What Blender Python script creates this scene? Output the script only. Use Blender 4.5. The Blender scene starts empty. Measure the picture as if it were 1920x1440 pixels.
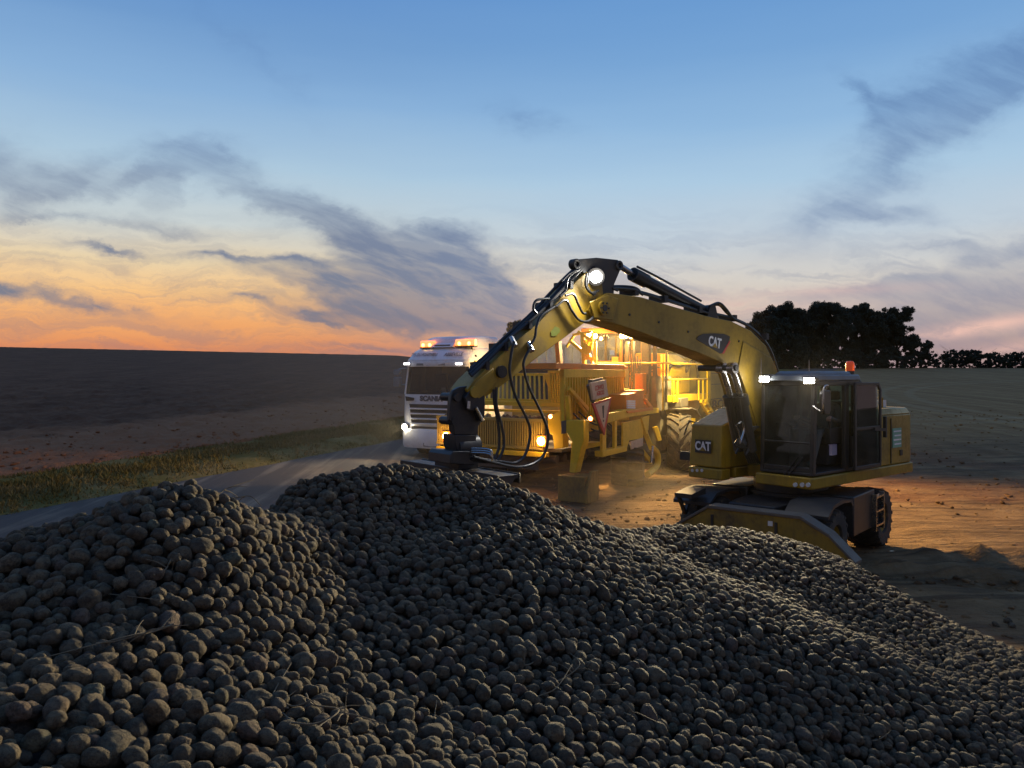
import bpy, bmesh, math, random
import numpy as np
from mathutils import Vector, Matrix, noise as mnoise

random.seed(7)
RNG = np.random.default_rng(7)
SC = bpy.context.scene
COL = SC.collection
PI = math.pi
CAM = Vector((0.0, 0.0, 3.1))
FPX, CX, HY = 1450.0, 960.0, 700.0      # photo geometry: focal length, centre column, eye-level row


def lin(c):
    r = []
    for v in c:
        v = v / 255.0
        r.append(v / 12.92 if v <= 0.04045 else ((v + 0.055) / 1.055) ** 2.4)
    return tuple(r) + (1.0,)


# ------------------------------------------------------------------ node helpers
class NT:
    def __init__(s, tree):
        s.t = tree
        s.n = tree.nodes
        s.l = tree.links

    def node(s, kind, **kw):
        n = s.n.new(kind)
        for k, v in kw.items():
            setattr(n, k, v)
        return n

    def put(s, sock, v):
        if hasattr(v, 'is_output') or isinstance(v, bpy.types.NodeSocket):
            s.l.new(v, sock)
        else:
            sock.default_value = v

    def m(s, op, a, b=0.0, c=0.0, clamp=False):
        n = s.node('ShaderNodeMath', operation=op)
        n.use_clamp = clamp
        s.put(n.inputs[0], a); s.put(n.inputs[1], b); s.put(n.inputs[2], c)
        return n.outputs[0]

    def mix(s, f, a, b, blend='MIX'):
        n = s.node('ShaderNodeMix', data_type='RGBA', blend_type=blend)
        s.put(n.inputs[0], f); s.put(n.inputs[6], a); s.put(n.inputs[7], b)
        return n.outputs[2]

    def ramp(s, f, stops, interp='LINEAR'):
        n = s.node('ShaderNodeValToRGB')
        cr = n.color_ramp
        cr.interpolation = interp
        while len(cr.elements) < len(stops):
            cr.elements.new(0.5)
        for e, (p, c) in zip(cr.elements, stops):
            e.position = p
            e.color = c if len(c) == 4 else tuple(c) + (1,)
        s.put(n.inputs[0], f)
        return n.outputs[0]

    def smooth(s, v, a, b):
        n = s.node('ShaderNodeMapRange', interpolation_type='SMOOTHSTEP')
        s.put(n.inputs[0], v); s.put(n.inputs[1], a); s.put(n.inputs[2], b)
        n.inputs[3].default_value = 0; n.inputs[4].default_value = 1
        return n.outputs[0]

    def noise(s, vec, scale, detail=4, rough=0.55, dist=0.0):
        n = s.node('ShaderNodeTexNoise')
        if vec is not None:
            s.l.new(vec, n.inputs['Vector'])
        n.inputs['Scale'].default_value = scale
        n.inputs['Detail'].default_value = detail
        n.inputs['Roughness'].default_value = rough
        n.inputs['Distortion'].default_value = dist
        return n.outputs[0]

    def comb(s, x, y, z=0.0):
        n = s.node('ShaderNodeCombineXYZ')
        s.put(n.inputs[0], x); s.put(n.inputs[1], y); s.put(n.inputs[2], z)
        return n.outputs[0]


MATS = {}


def new_mat(name):
    m = bpy.data.materials.new(name)
    m.use_nodes = True
    nt = NT(m.node_tree)
    b = nt.n['Principled BSDF']
    MATS[name] = m
    return m, nt, b


def paint(name, col, rough=0.5, metal=0.0, dirt=(0.10, 0.075, 0.045), dirt_amt=0.35, scale=3.0, bump=0.0, coat=0.0, spec=0.5, streaks=0.0):
    """painted / bare metal, rubber: base colour broken by patches of settled soil dust"""
    m, nt, b = new_mat(name)
    tc = nt.node('ShaderNodeTexCoord').outputs['Object']
    n1 = nt.noise(tc, scale, 6, 0.65)
    n2 = nt.noise(tc, scale * 9, 4, 0.6)
    f = nt.m('ADD', nt.m('MULTIPLY', n1, 0.7), nt.m('MULTIPLY', n2, 0.3))
    f = nt.smooth(f, 0.42, 0.68)
    f = nt.m('MULTIPLY', f, dirt_amt)
    if streaks:                                   # rain-washed runs of dirt and small scuffs
        mp = nt.node('ShaderNodeMapping'); nt.l.new(tc, mp.inputs[0]); mp.inputs['Scale'].default_value = (9, 9, 0.9)
        st = nt.smooth(nt.noise(mp.outputs[0], 1.0, 5, 0.65), 0.50, 0.72)
        sc_ = nt.smooth(nt.noise(tc, 22.0, 5, 0.75, 0.6), 0.60, 0.70)
        f = nt.m('MAXIMUM', f, nt.m('MAXIMUM', nt.m('MULTIPLY', st, streaks), nt.m('MULTIPLY', sc_, streaks * 0.8)), clamp=True)
    c = nt.mix(f, tuple(col) + (1,), tuple(dirt) + (1,))
    nt.put(b.inputs['Base Color'], c)
    nt.put(b.inputs['Roughness'], nt.m('ADD', nt.m('MULTIPLY', f, 0.45), rough, clamp=True))
    b.inputs['Metallic'].default_value = metal
    b.inputs['Coat Weight'].default_value = coat
    b.inputs['Specular IOR Level'].default_value = spec
    if bump:
        bp = nt.node('ShaderNodeBump')
        bp.inputs['Strength'].default_value = bump
        bp.inputs['Distance'].default_value = 0.01
        nt.put(bp.inputs['Height'], n2)
        nt.l.new(bp.outputs[0], b.inputs['Normal'])
    return m


def emit(name, col, strength):
    m, nt, b = new_mat(name)
    b.inputs['Base Color'].default_value = (0.8, 0.8, 0.8, 1)
    b.inputs['Emission Color'].default_value = tuple(col) + (1,)
    b.inputs['Emission Strength'].default_value = strength
    return m


def glass(name, tint=(0.9, 0.95, 0.93), dust=0.06):
    m, nt, b = new_mat(name)
    nt.n.remove(b)
    out = nt.n['Material Output']
    tr = nt.node('ShaderNodeBsdfTransparent'); tr.inputs[0].default_value = tuple(tint) + (1,)
    gl = nt.node('ShaderNodeBsdfGlossy'); gl.inputs['Roughness'].default_value = 0.03
    df = nt.node('ShaderNodeBsdfDiffuse'); df.inputs[0].default_value = (0.33, 0.32, 0.28, 1)
    fr = nt.node('ShaderNodeFresnel'); fr.inputs[0].default_value = 1.5
    tc = nt.node('ShaderNodeTexCoord').outputs['Object']
    n = nt.noise(tc, 2.5, 6, 0.7)
    d = nt.m('MULTIPLY', nt.smooth(n, 0.3, 0.75), dust * 1.6)
    m1 = nt.node('ShaderNodeMixShader'); nt.l.new(d, m1.inputs[0]); nt.l.new(tr.outputs[0], m1.inputs[1]); nt.l.new(df.outputs[0], m1.inputs[2])
    m2 = nt.node('ShaderNodeMixShader'); nt.l.new(fr.outputs[0], m2.inputs[0]); nt.l.new(m1.outputs[0], m2.inputs[1]); nt.l.new(gl.outputs[0], m2.inputs[2])
    nt.l.new(m2.outputs[0], out.inputs[0])
    return m


# ------------------------------------------------------------------ object helpers
def tag(o, label=None, cat=None, group=None, kind=None):
    if label: o['label'] = label
    if cat: o['category'] = cat
    if group: o['group'] = group
    if kind: o['kind'] = kind
    return o


def thing(name, label, cat, loc=(0, 0, 0), rz=0.0, group=None):
    o = bpy.data.objects.new(name, None)
    COL.objects.link(o)
    o.location = loc
    o.rotation_euler = (0, 0, rz)
    o.empty_display_size = 0.3
    return tag(o, label, cat, group)


def link_mesh(name, me, parent=None):
    o = bpy.data.objects.new(name, me)
    COL.objects.link(o)
    if parent: o.parent = parent
    return o


def catmull(pts, n=6):
    P = [Vector(p) for p in pts]
    if len(P) < 3: return P
    Q = [2 * P[0] - P[1]] + P + [2 * P[-1] - P[-2]]
    out = []
    for i in range(1, len(Q) - 2):
        a, b, c, d = Q[i - 1], Q[i], Q[i + 1], Q[i + 2]
        for k in range(n):
            t = k / n
            out.append(0.5 * (2 * b + (c - a) * t + (2 * a - 5 * b + 4 * c - d) * t * t + (3 * b - a - 3 * c + d) * t ** 3))
    out.append(P[-1])
    return out


class MB:
    """collects shapes; build() links them as ONE mesh object"""

    def __init__(s):
        s.v = []; s.f = []; s.mi = []; s.sm = []
        s.M = None

    def add(s, vs, fs, m=0, smooth=False):
        k = len(s.v)
        for p in vs:
            p = Vector(p)
            s.v.append(s.M @ p if s.M else p)
        for f in fs:
            s.f.append([i + k for i in f]); s.mi.append(m); s.sm.append(smooth)
        return s

    def box(s, lo, hi, m=0):
        (a, b, c), (d, e, f) = lo, hi
        vs = [(a, b, c), (d, b, c), (d, e, c), (a, e, c), (a, b, f), (d, b, f), (d, e, f), (a, e, f)]
        return s.add(vs, [(0, 3, 2, 1), (4, 5, 6, 7), (0, 1, 5, 4), (1, 2, 6, 5), (2, 3, 7, 6), (3, 0, 4, 7)], m)

    def hexa(s, bot, top, m=0):
        n = len(bot)
        return s.add(list(bot) + list(top), [tuple(range(n))[::-1], tuple(range(n, 2 * n))] + [(i, (i + 1) % n, n + (i + 1) % n, n + i) for i in range(n)], m)

    def prism(s, poly, axis, a, b, m=0):
        def P(u, w, h):
            return (h, u, w) if axis == 'x' else (u, h, w) if axis == 'y' else (u, w, h)
        return s.hexa([P(u, w, a) for u, w in poly], [P(u, w, b) for u, w in poly], m)

    def bar(s, p, q, w, h=None, m=0, up=(0, 0, 1)):
        p, q = Vector(p), Vector(q)
        h = h or w
        d = (q - p).normalized()
        x = d.cross(Vector(up))
        if x.length < 1e-4: x = d.cross(Vector((1, 0, 0)))
        x.normalize(); y = x.cross(d)
        o = [(-x * w / 2 - y * h / 2), (x * w / 2 - y * h / 2), (x * w / 2 + y * h / 2), (-x * w / 2 + y * h / 2)]
        return s.hexa([p + k for k in o], [q + k for k in o], m)

    def cyl(s, p, q, r, r2=None, n=16, m=0, cap=True):
        p, q = Vector(p), Vector(q)
        r2 = r if r2 is None else r2
        d = (q - p).normalized()
        x = d.cross(Vector((0, 0, 1)))
        if x.length < 1e-4: x = Vector((1, 0, 0))
        x.normalize(); y = d.cross(x)
        A = [p + (x * math.cos(2 * PI * i / n) + y * math.sin(2 * PI * i / n)) * r for i in range(n)]
        B = [q + (x * math.cos(2 * PI * i / n) + y * math.sin(2 * PI * i / n)) * r2 for i in range(n)]
        s.add(A + B, [(i, (i + 1) % n, n + (i + 1) % n, n + i) for i in range(n)], m, True)
        if cap:
            s.add(A, [tuple(range(n))[::-1]], m); s.add(B, [tuple(range(n))], m)
        return s

    def tube(s, pts, r, n=8, m=0, sub=6, smooth=True, taper=None):
        P = catmull(pts, sub) if sub > 1 else [Vector(p) for p in pts]
        rings = []
        up = None
        for i, p in enumerate(P):
            d = (P[min(i + 1, len(P) - 1)] - P[max(i - 1, 0)]).normalized()
            if up is None:
                up = d.cross(Vector((0, 0, 1)))
                if up.length < 1e-3: up = d.cross(Vector((1, 0, 0)))
            up = (up - d * up.dot(d)).normalized()
            w = d.cross(up)
            rr = r if taper is None else r * (1 + (taper - 1) * i / (len(P) - 1))
            rings += [p + (up * math.cos(2 * PI * k / n) + w * math.sin(2 * PI * k / n)) * rr for k in range(n)]
        fs = []
        for i in range(len(P) - 1):
            for k in range(n):
                fs.append((i * n + k, i * n + (k + 1) % n, (i + 1) * n + (k + 1) % n, (i + 1) * n + k))
        L = (len(P) - 1) * n
        s.add(rings, fs, m, smooth)
        s.add(rings[:n], [tuple(range(n))[::-1]], m)
        s.add(rings[L:], [tuple(range(n))], m)
        return s

    def lathe(s, prof, c, axis=(0, 1, 0), n=32, m=0):
        c = Vector(c); d = Vector(axis).normalized()
        x = d.cross(Vector((0, 0, 1)))
        if x.length < 1e-4: x = Vector((1, 0, 0))
        x.normalize(); y = d.cross(x)
        vs = []
        for r, h in prof:
            vs += [c + d * h + (x * math.cos(2 * PI * i / n) + y * math.sin(2 * PI * i / n)) * r for i in range(n)]
        fs = []
        for k in range(len(prof) - 1):
            for i in range(n):
                fs.append((k * n + i, k * n + (i + 1) % n, (k + 1) * n + (i + 1) % n, (k + 1) * n + i))
        return s.add(vs, fs, m, True)

    def text(s, txt, origin, right, up, size, m=0, depth=0.004, bold=0.0, sx=1.0, align='CENTER'):
        cu = bpy.data.curves.new('lettering', 'FONT')
        cu.body = txt; cu.size = size; cu.extrude = depth / 2; cu.offset = bold
        cu.align_x = align; cu.align_y = 'CENTER'
        cu.resolution_u = 3
        o = bpy.data.objects.new('lettering', cu)
        COL.objects.link(o)
        me = bpy.data.meshes.new_from_object(o)
        r = Vector(right).normalized(); u = Vector(up).normalized(); n = r.cross(u)
        og = Vector(origin)
        vs = [og + r * (v.co.x * sx) + u * v.co.y + n * v.co.z for v in me.vertices]
        s.add(vs, [tuple(p.vertices) for p in me.polygons], m)
        bpy.data.objects.remove(o); bpy.data.curves.remove(cu); bpy.data.meshes.remove(me)
        return s

    def build(s, name, mats, parent=None, bevel=0.0, seg=2, angle=35):
        me = bpy.data.meshes.new(name)
        me.from_pydata([tuple(p) for p in s.v], [], s.f)
        mats = mats if isinstance(mats, (list, tuple)) else [mats]
        for mm in mats:
            me.materials.append(mm)
        me.polygons.foreach_set('material_index', s.mi)
        bm = bmesh.new(); bm.from_mesh(me)
        bmesh.ops.recalc_face_normals(bm, faces=bm.faces)
        bm.to_mesh(me); bm.free()
        me.polygons.foreach_set('use_smooth', s.sm if not bevel else [True] * len(s.f))
        me.set_sharp_from_angle(angle=math.radians(angle))
        me.update()
        o = link_mesh(name, me, parent)
        if bevel:
            b = o.modifiers.new('edge', 'BEVEL')
            b.width = bevel; b.segments = seg; b.limit_method = 'ANGLE'; b.angle_limit = math.radians(40)
            b.harden_normals = False
        return o


class Fr:
    """local frame of a machine: x forward, y to its left, z up; on() finds where a sight line of the photo meets a plane of it"""

    def __init__(s, loc, rz):
        s.loc, s.rz = Vector(loc), rz
        s.W = Matrix.Translation(s.loc) @ Matrix.Rotation(rz, 4, 'Z')
        s.I = s.W.inverted()

    def on(s, px, py, axis, val):
        a = s.I @ CAM
        d = s.I.to_3x3() @ Vector(((px - CX) / FPX, 1.0, -(py - HY) / FPX))
        k = 'xyz'.index(axis)
        return a + d * ((val - a[k]) / d[k])

    def at(s, px, py, Y):
        return s.I @ Vector(((px - CX) / FPX * Y, Y, CAM.z - (py - HY) / FPX * Y))


def area_light(name, loc, parent, energy, col, kind='POINT', size=0.06, aim=None, angle=1.8, blend=0.6):
    d = bpy.data.lights.new(name, kind)
    d.energy = energy; d.color = col; d.shadow_soft_size = size
    o = bpy.data.objects.new(name, d)
    COL.objects.link(o); o.parent = parent; o.location = loc
    if kind == 'SPOT':
        d.spot_size = angle; d.spot_blend = blend
        v = Vector(aim) - Vector(loc)
        o.rotation_euler = v.to_track_quat('-Z', 'Y').to_euler()
    return o


def leaf_mesh(name, mat, centers, radii, per, size, seed, flat=0.85):
    """many small leaf-cluster faces spread through clumps"""
    r = np.random.default_rng(seed)
    V = []
    for c, R in zip(centers, radii):
        n = int(per * R * R)
        d = r.normal(size=(n, 3)); d /= np.linalg.norm(d, axis=1)[:, None]
        rad = R * (r.random(n) ** 0.45) * (0.8 + 0.4 * r.random(n))
        p = np.array(c) + d * rad[:, None] * np.array([1, 1, flat])
        a = r.normal(size=(n, 3)); a /= np.linalg.norm(a, axis=1)[:, None]
        b = np.cross(a, r.normal(size=(n, 3))); b /= np.linalg.norm(b, axis=1)[:, None]
        sz = size * (0.5 + r.random(n))[:, None]
        q = np.stack([p - a * sz, p + b * sz * 0.6, p + a * sz, p - b * sz * 0.6], 1)
        V.append(q.reshape(-1, 3))
    return quads_mesh(name, np.concatenate(V), mat)


def quads_mesh(name, V, mat):
    n = len(V) // 4
    me = bpy.data.meshes.new(name)
    me.vertices.add(len(V)); me.vertices.foreach_set('co', V.astype(np.float32).ravel())
    me.loops.add(4 * n); me.loops.foreach_set('vertex_index', np.arange(4 * n, dtype=np.int32))
    me.polygons.add(n); me.polygons.foreach_set('loop_start', np.arange(0, 4 * n, 4, dtype=np.int32))
    me.materials.append(mat)
    me.update(calc_edges=True)
    return me
# ================================================================== camera, world
cam = bpy.data.cameras.new('camera')
camo = bpy.data.objects.new('camera', cam)
COL.objects.link(camo)
camo.location = CAM
camo.rotation_euler = (PI / 2, 0, 0)
cam.sensor_fit = 'HORIZONTAL'; cam.sensor_width = 36.0
cam.lens = 36.0 * FPX / 1920.0
cam.shift_y = -(720 - HY) / 1920.0
cam.clip_start = 0.05; cam.clip_end = 3000
SC.camera = camo
SC.view_settings.view_transform = 'Standard'
SC.view_settings.look = 'None'
SC.view_settings.exposure = 0.0
SC.view_settings.gamma = 1.0

world = bpy.data.worlds.new('World')
SC.world = world
world.use_nodes = True
nt = NT(world.node_tree)
bg = nt.n['Background']
dirv = nt.node('ShaderNodeTexCoord').outputs['Generated']
sep = nt.node('ShaderNodeSeparateXYZ'); nt.l.new(dirv, sep.inputs[0])
X, Y, Z = sep.outputs
hor = nt.m('SQRT', nt.m('ADD', nt.m('MULTIPLY', X, X), nt.m('MULTIPLY', Y, Y)))
yf = nt.m('MAXIMUM', Y, 0.05)
u = nt.m('DIVIDE', X, yf)                       # tangent of the bearing
v = nt.m('DIVIDE', Z, yf)                       # height over the horizon
el = nt.m('DIVIDE', Z, nt.m('MAXIMUM', hor, 0.02))
# wisps of the air itself shift the colour bands a little
band = nt.noise(nt.comb(nt.m('MULTIPLY', u, 1.2), nt.m('MULTIPLY', el, 9.0)), 2.0, 4, 0.5)
e2 = nt.m('ADD', el, nt.m('MULTIPLY', nt.m('SUBTRACT', band, 0.5), 0.035))
S = [(0.0, (216, 116, 76)), (0.03, (218, 136, 92)), (0.06, (236, 166, 106)), (0.095, (244, 194, 132)), (0.135, (228, 205, 166)),
     (0.18, (198, 206, 206)), (0.25, (168, 195, 215)), (0.34, (134, 172, 211)), (0.42, (110, 152, 200)), (0.48, (98, 143, 198)), (0.75, (80, 124, 184)), (1.0, (74, 116, 176))]
F = [(0.0, (158, 132, 134)), (0.03, (184, 156, 148)), (0.065, (204, 184, 170)), (0.115, (208, 202, 194)), (0.17, (190, 202, 212)),
     (0.24, (168, 197, 220)), (0.31, (142, 180, 216)), (0.40, (116, 160, 207)), (0.48, (103, 150, 203)), (0.75, (80, 124, 184)), (1.0, (74, 116, 176))]
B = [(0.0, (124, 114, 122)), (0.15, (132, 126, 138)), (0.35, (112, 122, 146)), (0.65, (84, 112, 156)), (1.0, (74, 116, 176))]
cs = nt.ramp(e2, [(p, lin(c)) for p, c in S])
cf = nt.ramp(e2, [(p, lin(c)) for p, c in F])
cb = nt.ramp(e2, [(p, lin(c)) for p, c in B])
az = nt.m('ARCTAN2', X, Y)
side = nt.smooth(az, -0.32, 0.22)
front = nt.mix(side, cs, cf)
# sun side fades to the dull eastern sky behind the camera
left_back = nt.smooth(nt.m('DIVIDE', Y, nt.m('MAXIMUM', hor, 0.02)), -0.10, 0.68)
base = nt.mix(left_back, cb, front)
# ---- clouds: bearings and heights of the evening's cloud banks
uv = nt.comb(u, v)
warp = nt.node('ShaderNodeTexNoise')
warp.inputs['Scale'].default_value = 7.0; warp.inputs['Detail'].default_value = 7; warp.inputs['Roughness'].default_value = 0.62
nt.l.new(nt.comb(u, nt.m('MULTIPLY', v, 1.7)), warp.inputs['Vector'])
wc = nt.node('ShaderNodeVectorMath', operation='SUBTRACT'); nt.l.new(warp.outputs['Color'], wc.inputs[0]); wc.inputs[1].default_value = (.5, .5, .5)
wv = nt.node('ShaderNodeVectorMath', operation='MULTIPLY_ADD')
nt.l.new(wc.outputs[0], wv.inputs[0]); wv.inputs[1].default_value = (0.17, 0.085, 0); nt.l.new(uv, wv.inputs[2])


def blobs(L, vec):
    """sum of soft elongated patches, each (column, row, tilt, half length, half height, weight)"""
    acc = 0.0
    for px, py, ang, sx, sy, amt in L:
        mp = nt.node('ShaderNodeMapping'); mp.vector_type = 'TEXTURE'
        nt.l.new(vec, mp.inputs['Vector'])
        mp.inputs['Location'].default_value = ((px - CX) / FPX, (HY - py) / FPX, 0)
        mp.inputs['Rotation'].default_value = (0, 0, math.radians(ang))
        mp.inputs['Scale'].default_value = (2.1 * sx / FPX, 2.1 * sy / FPX, 1)
        g = nt.node('ShaderNodeTexGradient', gradient_type='QUADRATIC_SPHERE'); nt.l.new(mp.outputs[0], g.inputs[0])
        acc = nt.m('MULTIPLY_ADD', g.outputs['Fac'], amt * 1.45, acc)
    return acc


def streak(ang, kx, ky, detail=7, rough=0.6):
    mp = nt.node('ShaderNodeMapping'); mp.vector_type = 'TEXTURE'
    nt.l.new(wv.outputs[0], mp.inputs['Vector'])
    mp.inputs['Rotation'].default_value = (0, 0, math.radians(ang))
    mp.inputs['Scale'].default_value = (1.0 / kx, 1.0 / ky, 1)
    return nt.noise(mp.outputs[0], 1.0, detail, rough)


def addall(L):
    r = L[0]
    for q in L[1:]:
        r = nt.m('ADD', r, q)
    return r


nL = nt.m('SUBTRACT', streak(-14, 4.0, 17.0, 8, 0.66), 0.5)
nF = streak(-3, 5.0, 46.0, 6, 0.6)
nR = nt.m('SUBTRACT', streak(27, 3.5, 13.0, 7, 0.66), 0.5)
left = blobs([(845, 530, -14, 125, 78, 1.6), (730, 470, -20, 170, 52, 1.1), (620, 405, -24, 150, 26, .6), (660, 535, -9, 220, 32, .8), (770, 592, -7, 170, 26, 1.0), (905, 570, -30, 70, 44, .6),
              (490, 365, -22, 150, 30, .42), (365, 285, -6, 90, 26, .75), (335, 335, 25, 60, 32, .85), (110, 345, 20, 130, 34, .7), (10, 300, -10, 100, 70, .6), (245, 342, 22, 55, 18, .75),
              (490, 484, -4, 200, 12, .6), (190, 462, -10, 90, 13, .55), (190, 572, -8, 160, 20, .6), (10, 540, -8, 80, 20, .7), (450, 566, -8, 90, 14, .65), (610, 595, -4, 100, 11, .65), (720, 650, -4, 150, 9, .7),
              (80, 408, 0, 150, 15, .45), (330, 425, -6, 160, 20, .42), (470, 100, -40, 220, 40, .35), (300, 300, 0, 460, 130, .12)], wv.outputs[0])
dL = nt.smooth(nt.m('ADD', nt.m('MINIMUM', left, 1.05), nt.m('MULTIPLY', nL, nt.smooth(left, 0.0, 0.35))), 0.08, 0.98)
right = blobs([(1780, 185, 26, 240, 50, .8), (1650, 178, -40, 80, 20, .6), (1700, 300, 38, 230, 60, .6), (1890, 130, 20, 160, 90, .5), (1640, 412, -2, 120, 18, .6), (1890, 465, 20, 190, 36, .7), (1890, 560, 12, 240, 55, .85),
               (1520, 640, 4, 350, 36, .75), (1620, 553, 6, 190, 20, .8), (1700, 600, 8, 260, 30, .6), (985, 235, -15, 110, 34, .5), (1830, 665, 6, 200, 22, .6), (1750, 460, 8, 160, 14, .5), (1500, 420, 10, 300, 60, .25)], wv.outputs[0])
dR = nt.smooth(nt.m('ADD', nt.m('MINIMUM', right, 1.0), nt.m('MULTIPLY', nR, nt.smooth(right, 0.0, 0.35))), 0.06, 1.05)
fine = nt.m('MULTIPLY', nt.smooth(nF, 0.40, 0.64), nt.m('MULTIPLY', nt.smooth(v, 0.24, 0.11), 0.42))
nT = nt.m('MULTIPLY_ADD', nt.noise(nt.comb(nt.m('MULTIPLY', u, 9.0), nt.m('MULTIPLY', nt.m('MULTIPLY_ADD', u, 0.35, v), 34.0)), 1.0, 6, 0.62, 0.3), 1.7, 0.06)      # torn, streaky inside
nT = nt.m('MINIMUM', nt.m('MAXIMUM', nT, 0.50), 1.08)
nT = nt.m('MAXIMUM', nT, nt.m('MULTIPLY', nt.smooth(left, 0.75, 1.45), 0.82))
thin = nt.m('MULTIPLY_ADD', nt.smooth(v, 0.15, 0.27), -0.36, 0.95)
dens = nt.m('MAXIMUM', nt.m('MULTIPLY', nt.m('MULTIPLY', dL, nT), thin), nt.m('MAXIMUM', nt.m('MULTIPLY', nt.m('MULTIPLY', dR, nT), 0.62), fine))
dens = nt.m('MULTIPLY', dens, nt.smooth(Y, 0.05, 0.3), clamp=True)
ccol = nt.ramp(el, [(0.0, lin((158, 112, 104))), (0.04, lin((130, 118, 126))), (0.10, lin((122, 126, 141))), (0.22, lin((118, 134, 160))), (0.34, lin((96, 130, 178))), (0.6, lin((74, 112, 172)))])
cright = nt.ramp(el, [(0.0, lin((150, 128, 142))), (0.05, lin((126, 128, 150))), (0.13, lin((122, 136, 164))), (0.22, lin((108, 134, 172))), (0.34, lin((88, 122, 170))), (0.6, lin((74, 112, 172)))])
ccol = nt.mix(side, ccol, cright)
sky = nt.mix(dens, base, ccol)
# lit pink streaks low on the right, bright rims low on the left
pk = blobs([(1840, 612, 9, 170, 13, .9), (1760, 628, 5, 100, 9, .5), (1250, 590, 2, 130, 14, .5), (1420, 570, 0, 170, 12, .4), (1560, 545, 2, 170, 11, .35), (1880, 655, 10, 100, 11, .5)], uv)
pk = nt.m('MULTIPLY', pk, nt.smooth(nF, 0.25, 0.6), clamp=True)
sky = nt.mix(nt.m('MULTIPLY', pk, 0.7), sky, lin((244, 196, 178)))
# physically based dusk term (sun just under the left horizon), faint
nish = nt.node('ShaderNodeTexSky', sky_type='NISHITA')
nish.sun_disc = False
nish.sun_elevation = math.radians(-3.0); nish.sun_rotation = math.radians(-28.0)
sk = nt.node('ShaderNodeVectorMath', operation='SCALE'); nt.l.new(nish.outputs[0], sk.inputs[0]); sk.inputs['Scale'].default_value = 0.008
tot = nt.node('ShaderNodeVectorMath', operation='ADD'); nt.l.new(sky, tot.inputs[0]); nt.l.new(sk.outputs[0], tot.inputs[1])
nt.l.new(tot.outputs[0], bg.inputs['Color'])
bg.inputs['Strength'].default_value = 1.06
world.cycles.sampling_method = 'MANUAL'
world.cycles.sample_map_resolution = 512

# ================================================================== terrain
KT = np.array([-1.6, -0.66, -0.15, 0.08, 0.217, 0.30, 0.50, 0.66, 1.6])
KV = np.array([0.066, 0.066, 0.0535, 0.026, 0.020, 0.0345, 0.0358, 0.035, 0.033])


def gz(x, y):
    x = np.asarray(x, float); y = np.asarray(y, float)
    t = x / np.maximum(y, 5.0)
    k = np.interp(t, KT, KV)
    r = np.maximum(np.minimum(y, 130.0) - 11.0, 0.0)
    z = k * (np.sqrt(r * r + 36.0) - 6.0)
    return z - np.maximum(y - 130.0, 0.0) * 0.06


def fbm(x, y, seed, octs=4, f0=1.0):
    r = np.random.default_rng(seed)
    z = np.zeros_like(x)
    a = 1.0; f = f0
    for _ in range(octs):
        for _k in range(3):
            th = r.random() * 2 * PI; ph = r.random() * 2 * PI
            th2 = r.random() * 2 * PI; ph2 = r.random() * 2 * PI
            z += a / 3 * np.sin(f * (x * math.cos(th) + y * math.sin(th)) + ph + 1.3 * np.sin(0.7 * f * (x * math.cos(th2) + y * math.sin(th2)) + ph2))
        a *= 0.5; f *= 2.03
    return z


def grid_mesh(name, XX, YY, ZZ, mat, keep=None):
    ny, nx = XX.shape
    V = np.stack([XX, YY, ZZ], -1).reshape(-1, 3)
    i = np.arange(ny * nx).reshape(ny, nx)
    Q = np.stack([i[:-1, :-1], i[:-1, 1:], i[1:, 1:], i[1:, :-1]], -1).reshape(-1, 4)
    if keep is not None:
        Q = Q[keep.reshape(-1)]
        used = np.unique(Q); mp = -np.ones(len(V), int); mp[used] = np.arange(len(used))
        V = V[used]; Q = mp[Q]
    me = bpy.data.meshes.new(name)
    me.vertices.add(len(V)); me.vertices.foreach_set('co', V.astype(np.float32).ravel())
    me.loops.add(4 * len(Q)); me.loops.foreach_set('vertex_index', Q.astype(np.int32).ravel())
    me.polygons.add(len(Q)); me.polygons.foreach_set('loop_start', np.arange(0, 4 * len(Q), 4, dtype=np.int32))
    me.polygons.foreach_set('use_smooth', np.ones(len(Q), bool))
    me.materials.append(mat)
    me.update(calc_edges=True)
    return me


# road axis: far edge line of the asphalt, direction of travel towards the lower left
RD = np.array([0.468, 0.884]); RN = np.array([0.884, -0.468])      # along the road, across it (to the right)
RP = np.array([-8.0, 20.8])


def road_coord(x, y):
    dx, dy = x - RP[0], y - RP[1]
    return dx * RD[0] + dy * RD[1], dx * RN[0] + dy * RN[1]          # along, across (0 = far edge, 5 = near edge)


# ---- ground (dirt yard and stubble field)
m, nt, b = new_mat('dry_dirt')
pos = nt.node('ShaderNodeNewGeometry').outputs['Position']
sp = nt.node('ShaderNodeSeparateXYZ'); nt.l.new(pos, sp.inputs[0])
n_big = nt.noise(pos, 0.12, 5, 0.6)
n_mid = nt.noise(pos, 0.9, 6, 0.65)
n_fin = nt.noise(pos, 9.0, 6, 0.7)
mp = nt.node('ShaderNodeMapping'); nt.l.new(pos, mp.inputs[0]); mp.inputs['Rotation'].default_value = (0, 0, math.radians(-52)); mp.inputs['Scale'].default_value = (0.35, 3.2, 1)
n_rut = nt.noise(mp.outputs[0], 1.0, 5, 0.6, 0.4)
c = nt.ramp(n_mid, [(0.25, (0.13, 0.070, 0.030)), (0.45, (0.215, 0.122, 0.052)), (0.6, (0.29, 0.172, 0.076)), (0.75, (0.38, 0.24, 0.11))])
c = nt.mix(nt.m('MULTIPLY', nt.smooth(n_rut, 0.48, 0.62), 0.75), c, (0.095, 0.055, 0.027, 1))
red = nt.m('MULTIPLY', nt.smooth(n_big, 0.5, 0.62), 0.6)
c = nt.mix(red, c, (0.17, 0.066, 0.032, 1))
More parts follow.
